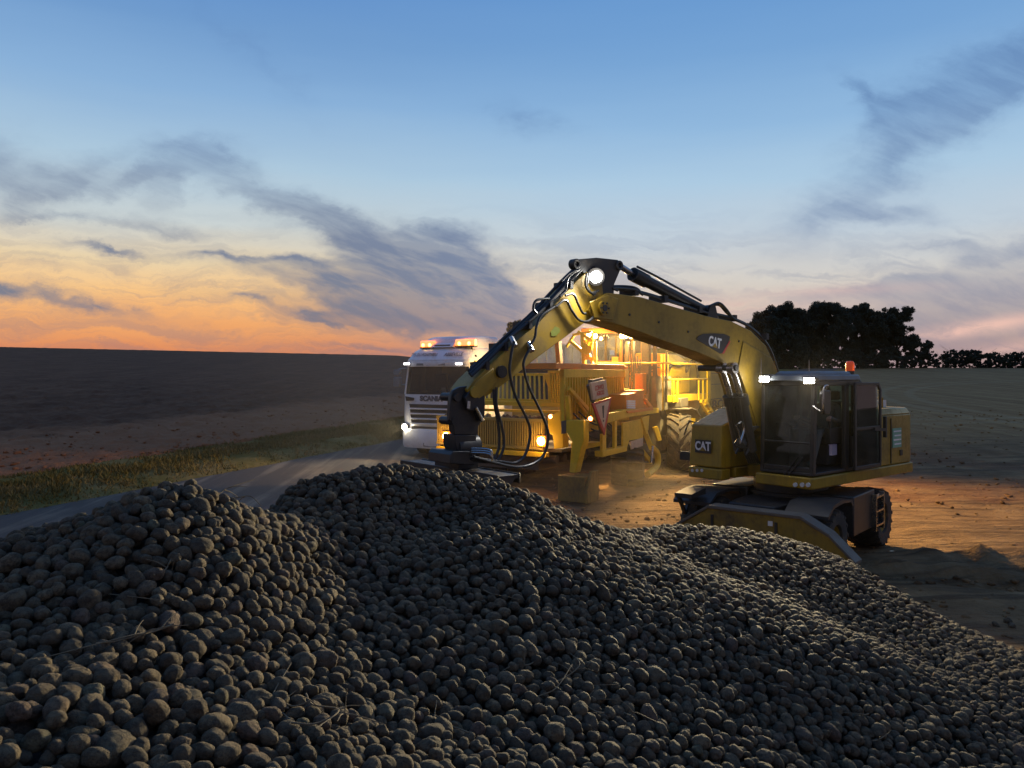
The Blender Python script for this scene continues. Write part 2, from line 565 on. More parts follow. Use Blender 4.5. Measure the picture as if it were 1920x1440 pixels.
c = nt.mix(nt.m('MULTIPLY', nt.smooth(n_fin, 0.55, 0.75), 0.35), c, (0.30, 0.235, 0.16, 1))
# stubble of the far field: paler, with curved wheel tracks
dist = nt.m('SQRT', nt.m('ADD', nt.m('MULTIPLY', sp.outputs[0], sp.outputs[0]), nt.m('MULTIPLY', sp.outputs[1], sp.outputs[1])))
far = nt.smooth(nt.m('ADD', sp.outputs[1], nt.m('MULTIPLY', n_big, 12.0)), 27.0, 44.0)
mp2 = nt.node('ShaderNodeMapping'); nt.l.new(pos, mp2.inputs[0]); mp2.inputs['Rotation'].default_value = (0, 0, math.radians(38)); mp2.inputs['Scale'].default_value = (1.6, 0.05, 1)
n_row = nt.noise(mp2.outputs[0], 1.0, 4, 0.6)
cfield = nt.ramp(nt.m('ADD', nt.m('MULTIPLY', n_row, 0.6), nt.m('MULTIPLY', n_mid, 0.4)), [(0.3, (0.205, 0.103, 0.034)), (0.5, (0.335, 0.178, 0.062)), (0.7, (0.48, 0.28, 0.105))])


def track(cx, cy, R, w):
    d = nt.m('SQRT', nt.m('ADD', nt.m('POWER', nt.m('SUBTRACT', sp.outputs[0], cx), 2.0), nt.m('POWER', nt.m('SUBTRACT', sp.outputs[1], cy), 2.0)))
    d = nt.m('ABSOLUTE', nt.m('SUBTRACT', nt.m('ADD', d, nt.m('MULTIPLY', n_mid, 0.6)), R + 0.3))
    return nt.smooth(d, w, w * 0.35)


tk = addall([track(70, 40, 46.0, 0.5), track(70, 40, 44.0, 0.5), track(90, 20, 62, 0.5), track(90, 20, 60, 0.5), track(10, 110, 72, .6), track(10, 110, 74, .6)])
cfield = nt.mix(nt.m('MULTIPLY', tk, 0.42, clamp=True), cfield, (0.40, 0.26, 0.12, 1))
c = nt.mix(far, c, cfield)
nt.put(b.inputs['Base Color'], c)
b.inputs['Roughness'].default_value = 0.95; b.inputs['Specular IOR Level'].default_value = 0.2
bp = nt.node('ShaderNodeBump'); bp.inputs['Strength'].default_value = 1.0; bp.inputs['Distance'].default_value = 0.12
nt.put(bp.inputs['Height'], addall([nt.m('MULTIPLY', n_fin, 0.5), n_mid, nt.m('MULTIPLY', n_rut, 1.2)]))
nt.l.new(bp.outputs[0], b.inputs['Normal'])

ny, nx = 520, 420
yy = np.concatenate([np.linspace(-9, 8, 60, endpoint=False), 8 * (420 / 8.0) ** (np.linspace(0, 1, ny - 60))])
tt = np.linspace(-1.25, 1.35, nx)
YY, TT = np.meshgrid(yy, tt, indexing='ij')
XX = TT * (YY + 16.0)
ZZ = gz(XX, YY)
al, ac = road_coord(XX, YY)
amp = np.clip((ac - 4.0) / 2.0, 0, 1) * np.clip((60 - YY) / 40, 0, 1)
bumps = fbm(XX, YY, 3, 5, 1.1) * 0.030 + fbm(XX * 0.8 + YY * 0.7, (YY * 0.8 - XX * 0.7) * 0.25, 11, 4, 1.8) * 0.028
ZZ = ZZ + bumps * amp
# churned wheel ruts and mud ridges right of the digger
for (cx, cy, sx, sy, h) in ((6.9, 12.0, 1.6, .22, .09), (8.6, 12.6, 1.8, .25, .10), (7.4, 12.9, .5, .35, .10), (9.4, 11.9, 2.2, .2, .08), (7.7, 11.2, 1.6, .3, -.09), (10.6, 12.2, .9, .35, .16), (9, 10.2, 2.4, .3, .05)):
    aa = (XX - cx) * 0.96 - (YY - cy) * 0.28; bb = (YY - cy) * 0.96 + (XX - cx) * 0.28
    ZZ += 1.5 * h * np.exp(-(aa / sx) ** 2 - (bb / sy) ** 2) * (1 + 0.8 * fbm(XX, YY, 5, 4, 4.0))
ground = link_mesh('ground', grid_mesh('ground', XX, YY, ZZ, MATS['dry_dirt']))
tag(ground, 'dry tan dirt yard and stubble field with wheel ruts', 'ground', kind='structure')

# ---- ploughed field on the left
m, nt, b = new_mat('ploughed_soil')
pos = nt.node('ShaderNodeNewGeometry').outputs['Position']
n1 = nt.noise(pos, 0.5, 6, 0.65); n2 = nt.noise(pos, 5.0, 6, 0.7)
mp = nt.node('ShaderNodeMapping'); nt.l.new(pos, mp.inputs[0]); mp.inputs['Rotation'].default_value = (0, 0, math.radians(28)); mp.inputs['Scale'].default_value = (2.0, 0.06, 1)
nr = nt.noise(mp.outputs[0], 1.0, 4, 0.6)
c = nt.ramp(nt.m('ADD', nt.m('MULTIPLY', n1, 0.55), nt.m('MULTIPLY', nr, 0.45)), [(0.3, (0.105, 0.042, 0.017)), (0.5, (0.165, 0.067, 0.028)), (0.7, (0.235, 0.102, 0.046))])
sp = nt.node('ShaderNodeSeparateXYZ'); nt.l.new(pos, sp.inputs[0])
# soil colour turns redder and paler along the verge
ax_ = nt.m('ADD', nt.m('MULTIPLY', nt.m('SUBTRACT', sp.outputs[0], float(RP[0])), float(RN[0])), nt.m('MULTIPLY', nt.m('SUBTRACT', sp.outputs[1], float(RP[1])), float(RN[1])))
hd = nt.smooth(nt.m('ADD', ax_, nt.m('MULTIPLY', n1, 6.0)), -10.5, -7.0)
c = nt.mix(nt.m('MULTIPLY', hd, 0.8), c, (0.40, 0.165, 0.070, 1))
c = nt.mix(nt.m('MULTIPLY', nt.smooth(n2, 0.56, 0.72), 0.4), c, (0.30, 0.155, 0.085, 1))
nt.put(b.inputs['Base Color'], c)
b.inputs['Roughness'].default_value = 0.95; b.inputs['Specular IOR Level'].default_value = 0.2
bp = nt.node('ShaderNodeBump'); bp.inputs['Strength'].default_value = 1.0; bp.inputs['Distance'].default_value = 0.1
nt.put(bp.inputs['Height'], nt.m('ADD', n2, nt.m('MULTIPLY', n1, 0.8)))
nt.l.new(bp.outputs[0], b.inputs['Normal'])
a1 = np.concatenate([np.linspace(-26, 60, 430), 60 + 240 * (np.linspace(0.004, 1, 110)) ** 1.5])
c1 = -3.9 - 150 * (np.linspace(0, 1, 330)) ** 2.2
AA, CC = np.meshgrid(a1, c1, indexing='ij')
XX = RP[0] + AA * RD[0] + CC * RN[0]; YY = RP[1] + AA * RD[1] + CC * RN[1]
clod = np.abs(fbm(XX, YY, 21, 4, 2.4)) ** 1.0 * 0.13 + np.abs(fbm(XX, YY, 22, 3, 7.0)) * 0.07
ZZ = gz(XX, YY) + 0.06 + clod * np.clip((80 - YY) / 40, 0.25, 1)
ZZ[:, 0] = gz(XX[:, 0], YY[:, 0]) - 0.1
kq = (YY[:-1, :-1] < 190) & (YY[:-1, :-1] > 1)
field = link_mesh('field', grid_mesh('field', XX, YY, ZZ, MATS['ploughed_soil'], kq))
tag(field, 'dark brown ploughed field rising to the orange horizon', 'field', kind='structure')

# ---- road
m, nt, b = new_mat('dusty_asphalt')
pos = nt.node('ShaderNodeNewGeometry').outputs['Position']
n1 = nt.noise(pos, 0.7, 5, 0.6); n2 = nt.noise(pos, 60.0, 3, 0.6)
mp = nt.node('ShaderNodeMapping'); nt.l.new(pos, mp.inputs[0]); mp.inputs['Rotation'].default_value = (0, 0, math.radians(27.9)); mp.inputs['Scale'].default_value = (2.6, 0.12, 1)
nr = nt.noise(mp.outputs[0], 1.0, 4, 0.6)
c = nt.ramp(n2, [(0.3, (0.070, 0.056, 0.046)), (0.7, (0.125, 0.102, 0.085))])
dst = nt.m('MULTIPLY', nt.smooth(nt.m('ADD', nt.m('MULTIPLY', nr, 0.7), nt.m('MULTIPLY', n1, 0.3)), 0.46, 0.66), 0.7)
c = nt.mix(dst, c, (0.27, 0.215, 0.15, 1))
nt.put(b.inputs['Base Color'], c); b.inputs['Roughness'].default_value = 0.92; b.inputs['Specular IOR Level'].default_value = 0.15
bp = nt.node('ShaderNodeBump'); bp.inputs['Strength'].default_value = 0.3; bp.inputs['Distance'].default_value = 0.01
nt.put(bp.inputs['Height'], n2); nt.l.new(bp.outputs[0], b.inputs['Normal'])
a1 = np.concatenate([np.linspace(-30, 60, 300), np.linspace(60.5, 125, 60)]); c1 = np.linspace(-0.25, 5.0, 24)
AA, CC = np.meshgrid(a1, c1, indexing='ij')
wob = np.where(CC < 0, -0.12 * fbm(AA, AA * 0.3, 31, 3, 1.5), 0) + np.where(CC > 4.8, 0.25 * fbm(AA, AA * 0.3, 32, 3, 1.2), 0)
XX = RP[0] + AA * RD[0] + (CC + wob) * RN[0]; YY = RP[1] + AA * RD[1] + (CC + wob) * RN[1]
road = link_mesh('road', grid_mesh('road', XX, YY, gz(XX, YY) + 0.035 - 0.03 * (CC < -0.2) - 0.03 * (CC > 4.9), MATS['dusty_asphalt']))
tag(road, 'narrow grey asphalt lane dusted with pale soil', 'road', kind='structure')

# ---- verge: bank and grass
m, nt, b = new_mat('grass_blades')
oi = nt.node('ShaderNodeNewGeometry')
n1 = nt.noise(oi.outputs['Position'], 0.8, 5, 0.6)
n2 = nt.noise(oi.outputs['Position'], 7.0, 4, 0.6)
c = nt.ramp(nt.m('ADD', nt.m('MULTIPLY', n1, 0.6), nt.m('MULTIPLY', n2, 0.4)), [(0.3, (0.095, 0.082, 0.024)), (0.45, (0.17, 0.132, 0.042)), (0.6, (0.25, 0.178, 0.07)), (0.75, (0.34, 0.24, 0.105))])
nt.put(b.inputs['Base Color'], c); b.inputs['Roughness'].default_value = 0.9; b.inputs['Specular IOR Level'].default_value = 0.0
a1 = np.linspace(-30, 110, 420); c1 = np.linspace(-4.7, 0.15, 40)
AA, CC = np.meshgrid(a1, c1, indexing='ij')
XX = RP[0] + AA * RD[0] + CC * RN[0]; YY = RP[1] + AA * RD[1] + CC * RN[1]
bank = 0.02 + 0.16 * np.sin(np.clip((-CC) / 4.5, 0, 1) * PI) ** 0.7 + 0.05 * fbm(XX, YY, 41, 4, 1.6) * np.clip(-CC, 0, 1)
verge = link_mesh('path', grid_mesh('grass_verge', XX, YY, gz(XX, YY) + bank, MATS['grass_blades']))
verge.name = 'terrain'
tag(verge, 'low earth bank of the grass verge between lane and ploughed field', 'verge', kind='structure')
N = 150000
aa = -26 + 90 * RNG.random(N) ** 1.5; cc = -4.5 + 4.7 * RNG.random(N)
x = RP[0] + aa * RD[0] + cc * RN[0]; y = RP[1] + aa * RD[1] + cc * RN[1]
tuft = fbm(x, y, 51, 4, 1.9)
ok = (tuft + 1.1 * RNG.random(N) > 0.2) & (y > 6) & (x > -0.80 * y - 3)
x, y, cc, tuft = x[ok], y[ok], cc[ok], tuft[ok]
N = len(x)
edge = np.clip(np.minimum(0.25 - cc, cc + 4.7), 0.15, 1.0)
z = gz(x, y) + 0.02 + 0.16 * np.sin(np.clip((-cc) / 4.5, 0, 1) * PI) ** 0.7
h = (0.04 + 0.10 * RNG.random(N) ** 1.7 + 0.05 * np.clip(tuft, 0, 1)) * edge
th = RNG.random(N) * 2 * PI
w = 0.008 + 0.012 * RNG.random(N) + 0.00035 * y
ln = (0.2 + 0.7 * RNG.random(N)) * h; lt = RNG.random(N) * 2 * PI
p0 = np.stack([x - np.cos(th) * w, y - np.sin(th) * w, z], 1); p1 = np.stack([x + np.cos(th) * w, y + np.sin(th) * w, z], 1)
tip = np.stack([x + np.cos(lt) * ln, y + np.sin(lt) * ln, z + h], 1)
tq = np.stack([np.cos(th) * w * .25, np.sin(th) * w * .25, 0 * w], 1)
grass = link_mesh('grass', quads_mesh('grass', np.stack([p0, p1, tip + tq, tip - tq], 1).reshape(-1, 3), MATS['grass_blades']))
tag(grass, 'dry tufted grass along the lane verge', 'grass', kind='stuff')
# ================================================================== potato heap
m, nt, b = new_mat('potato_skin')
tc = nt.node('ShaderNodeTexCoord').outputs['Object']
oi = nt.node('ShaderNodeObjectInfo')
rv = nt.node('ShaderNodeVectorMath', operation='ADD'); nt.l.new(tc, rv.inputs[0])
nt.l.new(nt.comb(nt.m('MULTIPLY', oi.outputs['Random'], 37.0), nt.m('MULTIPLY', oi.outputs['Random'], 11.0), 0.0), rv.inputs[1])
n1 = nt.noise(rv.outputs[0], 1.3, 5, 0.65); n2 = nt.noise(rv.outputs[0], 6.0, 5, 0.7); n3 = nt.noise(rv.outputs[0], 16.0, 3, 0.6)
skin = nt.ramp(oi.outputs['Random'], [(0.0, (0.165, 0.118, 0.068)), (0.2, (0.105, 0.076, 0.046)), (0.45, (0.225, 0.163, 0.092)), (0.65, (0.135, 0.102, 0.060)), (0.8, (0.195, 0.142, 0.080)), (0.92, (0.165, 0.104, 0.070)), (1.0, (0.165, 0.142, 0.078))])
soil = (0.062, 0.045, 0.030, 1)
f = nt.smooth(nt.m('ADD', nt.m('MULTIPLY', n1, 0.6), nt.m('MULTIPLY', n2, 0.4)), 0.42, 0.60)
c = nt.mix(nt.m('MULTIPLY', f, 0.85), skin, soil)
c = nt.mix(nt.m('MULTIPLY', nt.smooth(n3, 0.62, 0.74), 0.30), c, (0.24, 0.18, 0.115, 1))
nt.put(b.inputs['Base Color'], c); b.inputs['Roughness'].default_value = 0.88; b.inputs['Specular IOR Level'].default_value = 0.25
bp = nt.node('ShaderNodeBump'); bp.inputs['Strength'].default_value = 0.6; bp.inputs['Distance'].default_value = 0.06
nt.put(bp.inputs['Height'], addall([nt.m('MULTIPLY', n2, 0.7), nt.m('MULTIPLY', n3, 0.3), n1]))
nt.l.new(bp.outputs[0], b.inputs['Normal'])
m, nt, b = new_mat('heap_soil')
tc = nt.node('ShaderNodeTexCoord').outputs['Object']
nt.put(b.inputs['Base Color'], nt.ramp(nt.noise(tc, 12, 5), [(0.3, (0.022, 0.017, 0.013)), (0.7, (0.05, 0.037, 0.026))])); b.inputs['Roughness'].default_value = 0.95

# heap surface: spot heights read off the photo (column, row, distance) plus the hidden back slopes
PX = [(330, 912, 3.6), (290, 925, 3.5), (400, 935, 3.7), (200, 948, 3.6), (60, 990, 3.65), (0, 1022, 3.7), (-120, 1085, 3.6), (470, 972, 3.85), (560, 1025, 3.95), (650, 1090, 4.0),
      (200, 1150, 2.7), (420, 1110, 3.0), (100, 1290, 2.1), (250, 1430, 1.9), (0, 1430, 1.75), (-80, 1250, 2.3), (500, 1300, 2.5), (700, 1440, 2.2), (560, 1180, 3.1), (960, 1440, 2.6), (1300, 1440, 3.1), (1600, 1440, 3.6), (1900, 1440, 4.2),
      (700, 1200, 3.2), (960, 1200, 3.5), (1300, 1200, 4.1), (1600, 1200, 4.9), (1900, 1260, 5.7),
      (880, 1003, 4.5), (1000, 1003, 4.7), (760, 1042, 4.3), (1120, 1035, 5.0), (1230, 1065, 5.1),
      (800, 985, 5.0), (690, 878, 5.5), (780, 883, 5.6), (870, 892, 5.6), (620, 894, 5.4), (540, 915, 5.3), (485, 942, 5.2), (945, 900, 5.7), (985, 916, 5.75), (1035, 943, 5.9), (1070, 967, 6.0), (1160, 982, 6.3),
      (1250, 974, 6.9), (1330, 971, 7.3), (1420, 990, 7.8), (1500, 1012, 8.3), (1600, 1062, 8.2), (1750, 1134, 7.7), (1900, 1206, 7.2), (1350, 1060, 6.2), (1480, 1120, 6.0), (1620, 1160, 6.2), (1800, 1300, 5.0)]
CP = [((px - CX) / FPX * d, d, CAM.z - (py - HY) / FPX * d + (-.045 if d > 6.1 else .0 if d > 5.1 else .03)) for px, py, d in PX]
CP += [(-2.5, 5.2, 1.2), (-3.6, 4.5, 1.2), (-1.75, 5.2, 1.75), (-1.1, 7.0, 1.35), (-.3, 7.2, 1.35), (.6, 7.7, 1.1), (-.3, 9.3, 0.1), (1.9, 9.3, .55), (3.2, 10.2, .05), (-3, 6.6, 0.2), (-4.8, 5, 0.1), (4.7, 9.3, .1), (5.2, 8.3, .1),
       (5.9, 7, -.05), (1, 10.3, -.1), (-2, 8.5, -.1), (-5.5, 3, 0.5), (-4, 2.5, 1.4), (-3, 1.5, 1.9), (-4, 0, 1.5), (0, 0, 1.6), (-1.2, 0.8, 2.05), (2, 1, 1.0), (3, 2, .9), (4, 3.3, .7), (5.5, 4.5, .3), (6, 2, 0), (0, -2, 1.2), (6.6, 5.5, -.1), (-6.5, 1, 0)]
CP = np.array(CP)


def tps_kernel(r2):
    return 0.5 * r2 * np.log(r2 + 1e-9)


n = len(CP)
D2 = ((CP[:, None, :2] - CP[None, :, :2]) ** 2).sum(-1)
A = np.zeros((n + 3, n + 3)); A[:n, :n] = tps_kernel(D2) + np.eye(n) * 0.02
A[:n, n] = 1; A[:n, n + 1:] = CP[:, :2]; A[n:, :n] = A[:n, n:].T
Wt = np.linalg.solve(A, np.concatenate([CP[:, 2], np.zeros(3)]))


def heap_z(x, y):
    z = Wt[n] + Wt[n + 1] * x + Wt[n + 2] * y
    for i in range(n):
        z = z + Wt[i] * tps_kernel((x - CP[i, 0]) ** 2 + (y - CP[i, 1]) ** 2)
    return z


CELL = 0.013
gx0, gx1, gy0, gy1 = -5.6, 6.6, -0.5, 10.8
hx = np.arange(gx0, gx1, CELL); hy = np.arange(gy0, gy1, CELL)
cxs = np.arange(gx0, gx1 + .2, 0.12); cys = np.arange(gy0, gy1 + .2, 0.12)
CXX, CYY = np.meshgrid(cxs, cys)
coarse = heap_z(CXX, CYY) + 0.035 * fbm(CXX, CYY, 61, 3, 3.0)


def bil(xs, ys):
    fx = np.clip((xs - gx0) / 0.12, 0, len(cxs) - 1.001); fy = np.clip((ys - gy0) / 0.12, 0, len(cys) - 1.001)
    i = fx.astype(int); j = fy.astype(int); a = fx - i; c = fy - j
    return coarse[j, i] * (1 - a) * (1 - c) + coarse[j, i + 1] * a * (1 - c) + coarse[j + 1, i] * (1 - a) * c + coarse[j + 1, i + 1] * a * c


HXX, HYY = np.meshgrid(hx, hy)
surf = bil(HXX, HYY)
H = np.maximum(surf - 0.115, -0.02).astype(np.float32)           # what the potatoes come to rest on
base_top = H.copy()
pots = []                                                        # x, y, z, radius
tries = 0
NT_ = 165000
tx = RNG.random(NT_) * (gx1 - gx0 - .3) + gx0 + .15; ty = RNG.random(NT_) * (gy1 - gy0 - .3) + gy0 + .15
sfc = bil(tx, ty)
good = (sfc > 0.01) & (ty > 0.7) & (np.abs(tx) < 0.72 * ty + 1.3)
tx, ty, sfc = tx[good], ty[good], sfc[good]
rad = np.clip(RNG.normal(0.0272, 0.0055, len(tx)), 0.016, 0.046)
DISC = {}


def disc(r):
    k = int(round(r / 0.002))
    if k not in DISC:
        rr = k * 0.002; q = int(rr / CELL) + 1
        g = np.arange(-q, q + 1) * CELL
        d2 = g[:, None] ** 2 + g[None, :] ** 2
        cap = np.sqrt(np.maximum(rr * rr - d2, 0)); cap[d2 > rr * rr] = -9
        DISC[k] = (q, cap.astype(np.float32), rr)
    return DISC[k]


jit = RNG.normal(0, 0.028, (len(tx), 5, 2))
jit[:, 0] = 0
for i in range(len(tx)):
    q, cap, rr = disc(rad[i])
    best = None
    for k in range(5):
        ix = int((tx[i] + jit[i, k, 0] - gx0) / CELL); iy = int((ty[i] + jit[i, k, 1] - gy0) / CELL)
        if ix < q or iy < q or ix >= len(hx) - q or iy >= len(hy) - q: continue
        zc = (H[iy - q:iy + q + 1, ix - q:ix + q + 1] + cap).max()
        over = zc - base_top[iy, ix]
        if best is None or over < best[0]:
            best = (over, zc, ix, iy)
    if best is None or best[0] > 0.100 + 0.6 * (rr - 0.029): continue
    over, zc, ix, iy = best
    zc -= 0.20 * rr                                              # long bodies nest a little closer than balls
    w = H[iy - q:iy + q + 1, ix - q:ix + q + 1]
    np.maximum(w, zc + cap, out=w)
    pots.append((gx0 + ix * CELL, gy0 + iy * CELL, zc, rr))
pots = np.array(pots)
# a few rolled away onto the yard at the toe of the heap
for _ in range(60):
    x = 4.2 + 3.0 * random.random(); y = 6.0 + 3.6 * random.random()
    if bil(np.array([x]), np.array([y]))[0] < 0.0:
        pots = np.vstack([pots, (x, y, 0.028, 0.034 + .01 * random.random())])
NP = len(pots)
# which ones does the photo's viewpoint show, and how large
W2, H2 = 768, 576
idb = -np.ones((H2, W2), int)
sc_ = W2 / 1920.0
order = np.argsort(-pots[:, 1])
for i in order:
    x, y, z, r = pots[i]
    if y < 0.6: continue
    px = (CX + x / y * FPX) * sc_; py = (HY - (z - CAM.z) / y * FPX) * sc_; pr = max(r / y * FPX * sc_, 0.5)
    a, b_, c_, d_ = int(px - pr), int(px + pr) + 1, int(py - pr), int(py + pr) + 1
    if b_ < 0 or d_ < 0 or a >= W2 or c_ >= H2: continue
    a, c_ = max(a, 0), max(c_, 0); b_, d_ = min(b_, W2 - 1), min(d_, H2 - 1)
    sub = idb[c_:d_ + 1, a:b_ + 1]
    gy_, gx_ = np.mgrid[c_:d_ + 1, a:b_ + 1]
    sub[(gx_ - px) ** 2 + (gy_ - py) ** 2 <= pr * pr] = i
area = np.bincount(idb[idb >= 0], minlength=NP)
big = np.argsort(-area)[:300]
is_big = np.zeros(NP, bool); is_big[big] = True

# potato bodies: lumpy ellipsoids with eyes and dents
NPROTO = 24
protos = []
for k in range(NPROTO):
    bm = bmesh.new()
    bmesh.ops.create_icosphere(bm, subdivisions=4, radius=1.0)
    rr = random.Random(100 + k)
    ax = [1.06 + .36 * rr.random(), 0.94 + .12 * rr.random(), 0.84 + .12 * rr.random()]
    off = Vector((rr.random() * 50, rr.random() * 50, rr.random() * 50))
    bend = (rr.random() - .5) * 0.5
    knob = Vector((rr.gauss(0, 1), rr.gauss(0, 1), rr.gauss(0, 1))).normalized() if k % 4 == 1 else None
    eyes = [Vector((rr.gauss(0, 1.4), rr.gauss(0, 1), rr.gauss(0, 1))).normalized() for _ in range(7)]
    for vv in bm.verts:
        p = vv.co.copy()
        s_ = 1 + 0.19 * mnoise.noise(p * 0.95 + off) + 0.08 * mnoise.noise(p * 2.1 + off) + 0.035 * mnoise.noise(p * 5 + off)
        for e in eyes:
            d = (p - e).length
            if d < 0.22: s_ -= 0.045 * (1 - d / 0.22) ** 1.5
        if knob:
            d = (p - knob).length
            if d < .85: s_ += .34 * (1 - (d / .85) ** 2) ** 2
        p = p * s_
        p = Vector((p.x * ax[0], p.y * ax[1] * (1 + .10 * p.x * (rr.random() * 0 + (k % 3 - 1))), p.z * ax[2]))
        p.z += bend * 0.35 * (p.x * p.x - .5)
        vv.co = p
    for f_ in bm.faces: f_.smooth = True
    me = bpy.data.meshes.new('potato')
    bm.to_mesh(me); bm.free()
    me.materials.append(MATS['potato_skin'])
    protos.append(me)

# per-potato pose: long axis roughly along the slope
gyh, gxh = np.gradient(surf, CELL)


def pose(i):
    x, y, z, r = pots[i]
    ix = min(max(int((x - gx0) / CELL), 0), len(hx) - 1); iy = min(max(int((y - gy0) / CELL), 0), len(hy) - 1)
    nrm = Vector((-gxh[iy, ix], -gyh[iy, ix], 1)).normalized()
    rr = random.Random(int(i) * 7 + 1)
    nrm = (nrm + Vector((rr.gauss(0, .38), rr.gauss(0, .38), rr.gauss(0, .2)))).normalized()
    q = Vector((0, 0, 1)).rotation_difference(nrm) @ Matrix.Rotation(rr.random() * 2 * PI, 3, 'Z').to_quaternion()
    return q.to_euler(), r * 0.97 * (1 + .06 * rr.gauss(0, 1)), rr.randrange(NPROTO)


ZONES = [('soil-caked potato lying near the bottom left corner of the heap', lambda x, px, py: px < 640),
         ('soil-caked potato lying at the bottom middle of the heap, nearest the viewer', lambda x, px, py: px < 1280),
         ('soil-caked potato lying low on the right of the heap near the frame edge', lambda x, px, py: True)]
proto_obj = [None] * NPROTO
first = None
for i in big:
    e, s_, k = pose(i)
    x, y, z, r = pots[i]
    if proto_obj[k] is None:
        o = bpy.data.objects.new('potato', protos[k])
        proto_obj[k] = o
    else:
        o = proto_obj[k].copy()
    COL.objects.link(o)
    o.location = (x, y, z); o.rotation_euler = e; o.scale = (s_, s_, s_)
    px = CX + x / y * FPX; py = HY - (z - CAM.z) / y * FPX
    zi = [q for q in range(3) if ZONES[q][1](x, px, py)][0]
    tag(o, ZONES[zi][0], 'potato', ['potatoes at the bottom left of the heap', 'potatoes at the bottom middle of the heap', 'potatoes at the bottom right of the heap'][zi])
for k in range(NPROTO):
    if proto_obj[k] is None:
        proto_obj[k] = next(p for p in proto_obj if p)

# the rest of the heap: one object, bodies set on stored points
rest = np.where(~is_big)[0]
bx = np.arange(gx0, gx1, 0.06); by = np.arange(gy0, gy1, 0.06)
BXX, BYY = np.meshgrid(bx, by)
bz = bil(BXX, BYY) - 0.115
V = np.stack([BXX, BYY, bz], -1).reshape(-1, 3)
ii = np.arange(len(V)).reshape(BXX.shape)
Q = np.stack([ii[:-1, :-1], ii[:-1, 1:], ii[1:, 1:], ii[1:, :-1]], -1).reshape(-1, 4)
Q = Q[(V[Q][:, :, 2].max(1) > -0.03)]
used = np.unique(Q); mp_ = -np.ones(len(V), int); mp_[used] = np.arange(len(used)); V = V[used]; Q = mp_[Q]
nb = len(V)
allv = np.concatenate([V, pots[rest, :3]])
me = bpy.data.meshes.new('potato_heap')
me.vertices.add(len(allv)); me.vertices.foreach_set('co', allv.astype(np.float32).ravel())
me.loops.add(4 * len(Q)); me.loops.foreach_set('vertex_index', Q.astype(np.int32).ravel())
me.polygons.add(len(Q)); me.polygons.foreach_set('loop_start', np.arange(0, 4 * len(Q), 4, dtype=np.int32))
me.materials.append(MATS['heap_soil'])
me.update(calc_edges=True)
rot = np.zeros((len(allv), 3), np.float32); scl = np.ones((len(allv), 3), np.float32); idx = np.zeros(len(allv), np.int32); isp = np.zeros(len(allv), bool)
for j, i in enumerate(rest):
    e, s_, k = pose(i)
    rot[nb + j] = e; scl[nb + j] = s_; idx[nb + j] = k; isp[nb + j] = True
for nm, ty_, arr, key in (('rot', 'FLOAT_VECTOR', rot, 'vector'), ('scl', 'FLOAT_VECTOR', scl, 'vector'), ('kind_index', 'INT', idx, 'value'), ('is_body', 'BOOLEAN', isp, 'value')):
    a = me.attributes.new(nm, ty_, 'POINT'); a.data.foreach_set(key, arr.ravel())
heap = link_mesh('potato_heap', me)
tag(heap, 'big heap of freshly dug soil-caked potatoes filling the foreground', 'potato heap', kind='stuff')
ng = bpy.data.node_groups.new('lay_potatoes', 'GeometryNodeTree')
ng.interface.new_socket('Geometry', in_out='INPUT', socket_type='NodeSocketGeometry')
ng.interface.new_socket('Geometry', in_out='OUTPUT', socket_type='NodeSocketGeometry')
gi = ng.nodes.new('NodeGroupInput'); go = ng.nodes.new('NodeGroupOutput')
jn = ng.nodes.new('GeometryNodeJoinGeometry')
for k in range(NPROTO):
    on = ng.nodes.new('GeometryNodeObjectInfo'); on.transform_space = 'ORIGINAL'
    on.inputs['Object'].default_value = proto_obj[k]; on.inputs['As Instance'].default_value = True
    ng.links.new(on.outputs['Geometry'], jn.inputs[0])


def attr(nm, ty_):
    a = ng.nodes.new('GeometryNodeInputNamedAttribute'); a.data_type = ty_; a.inputs['Name'].default_value = nm
    return a.outputs['Attribute']


iop = ng.nodes.new('GeometryNodeInstanceOnPoints')
ng.links.new(gi.outputs[0], iop.inputs['Points']); ng.links.new(jn.outputs[0], iop.inputs['Instance'])
ng.links.new(attr('is_body', 'BOOLEAN'), iop.inputs['Selection'])
iop.inputs['Pick Instance'].default_value = True
ng.links.new(attr('kind_index', 'INT'), iop.inputs['Instance Index'])
er = ng.nodes.new('FunctionNodeEulerToRotation'); ng.links.new(attr('rot', 'FLOAT_VECTOR'), er.inputs[0]); ng.links.new(er.outputs[0], iop.inputs['Rotation'])
ng.links.new(attr('scl', 'FLOAT_VECTOR'), iop.inputs['Scale'])
j2 = ng.nodes.new('GeometryNodeJoinGeometry')
ng.links.new(iop.outputs[0], j2.inputs[0]); ng.links.new(gi.outputs[0], j2.inputs[0])
ng.links.new(j2.outputs[0], go.inputs[0])
heap.modifiers.new('lay_potatoes', 'NODES').node_group = ng
print('potatoes', NP)
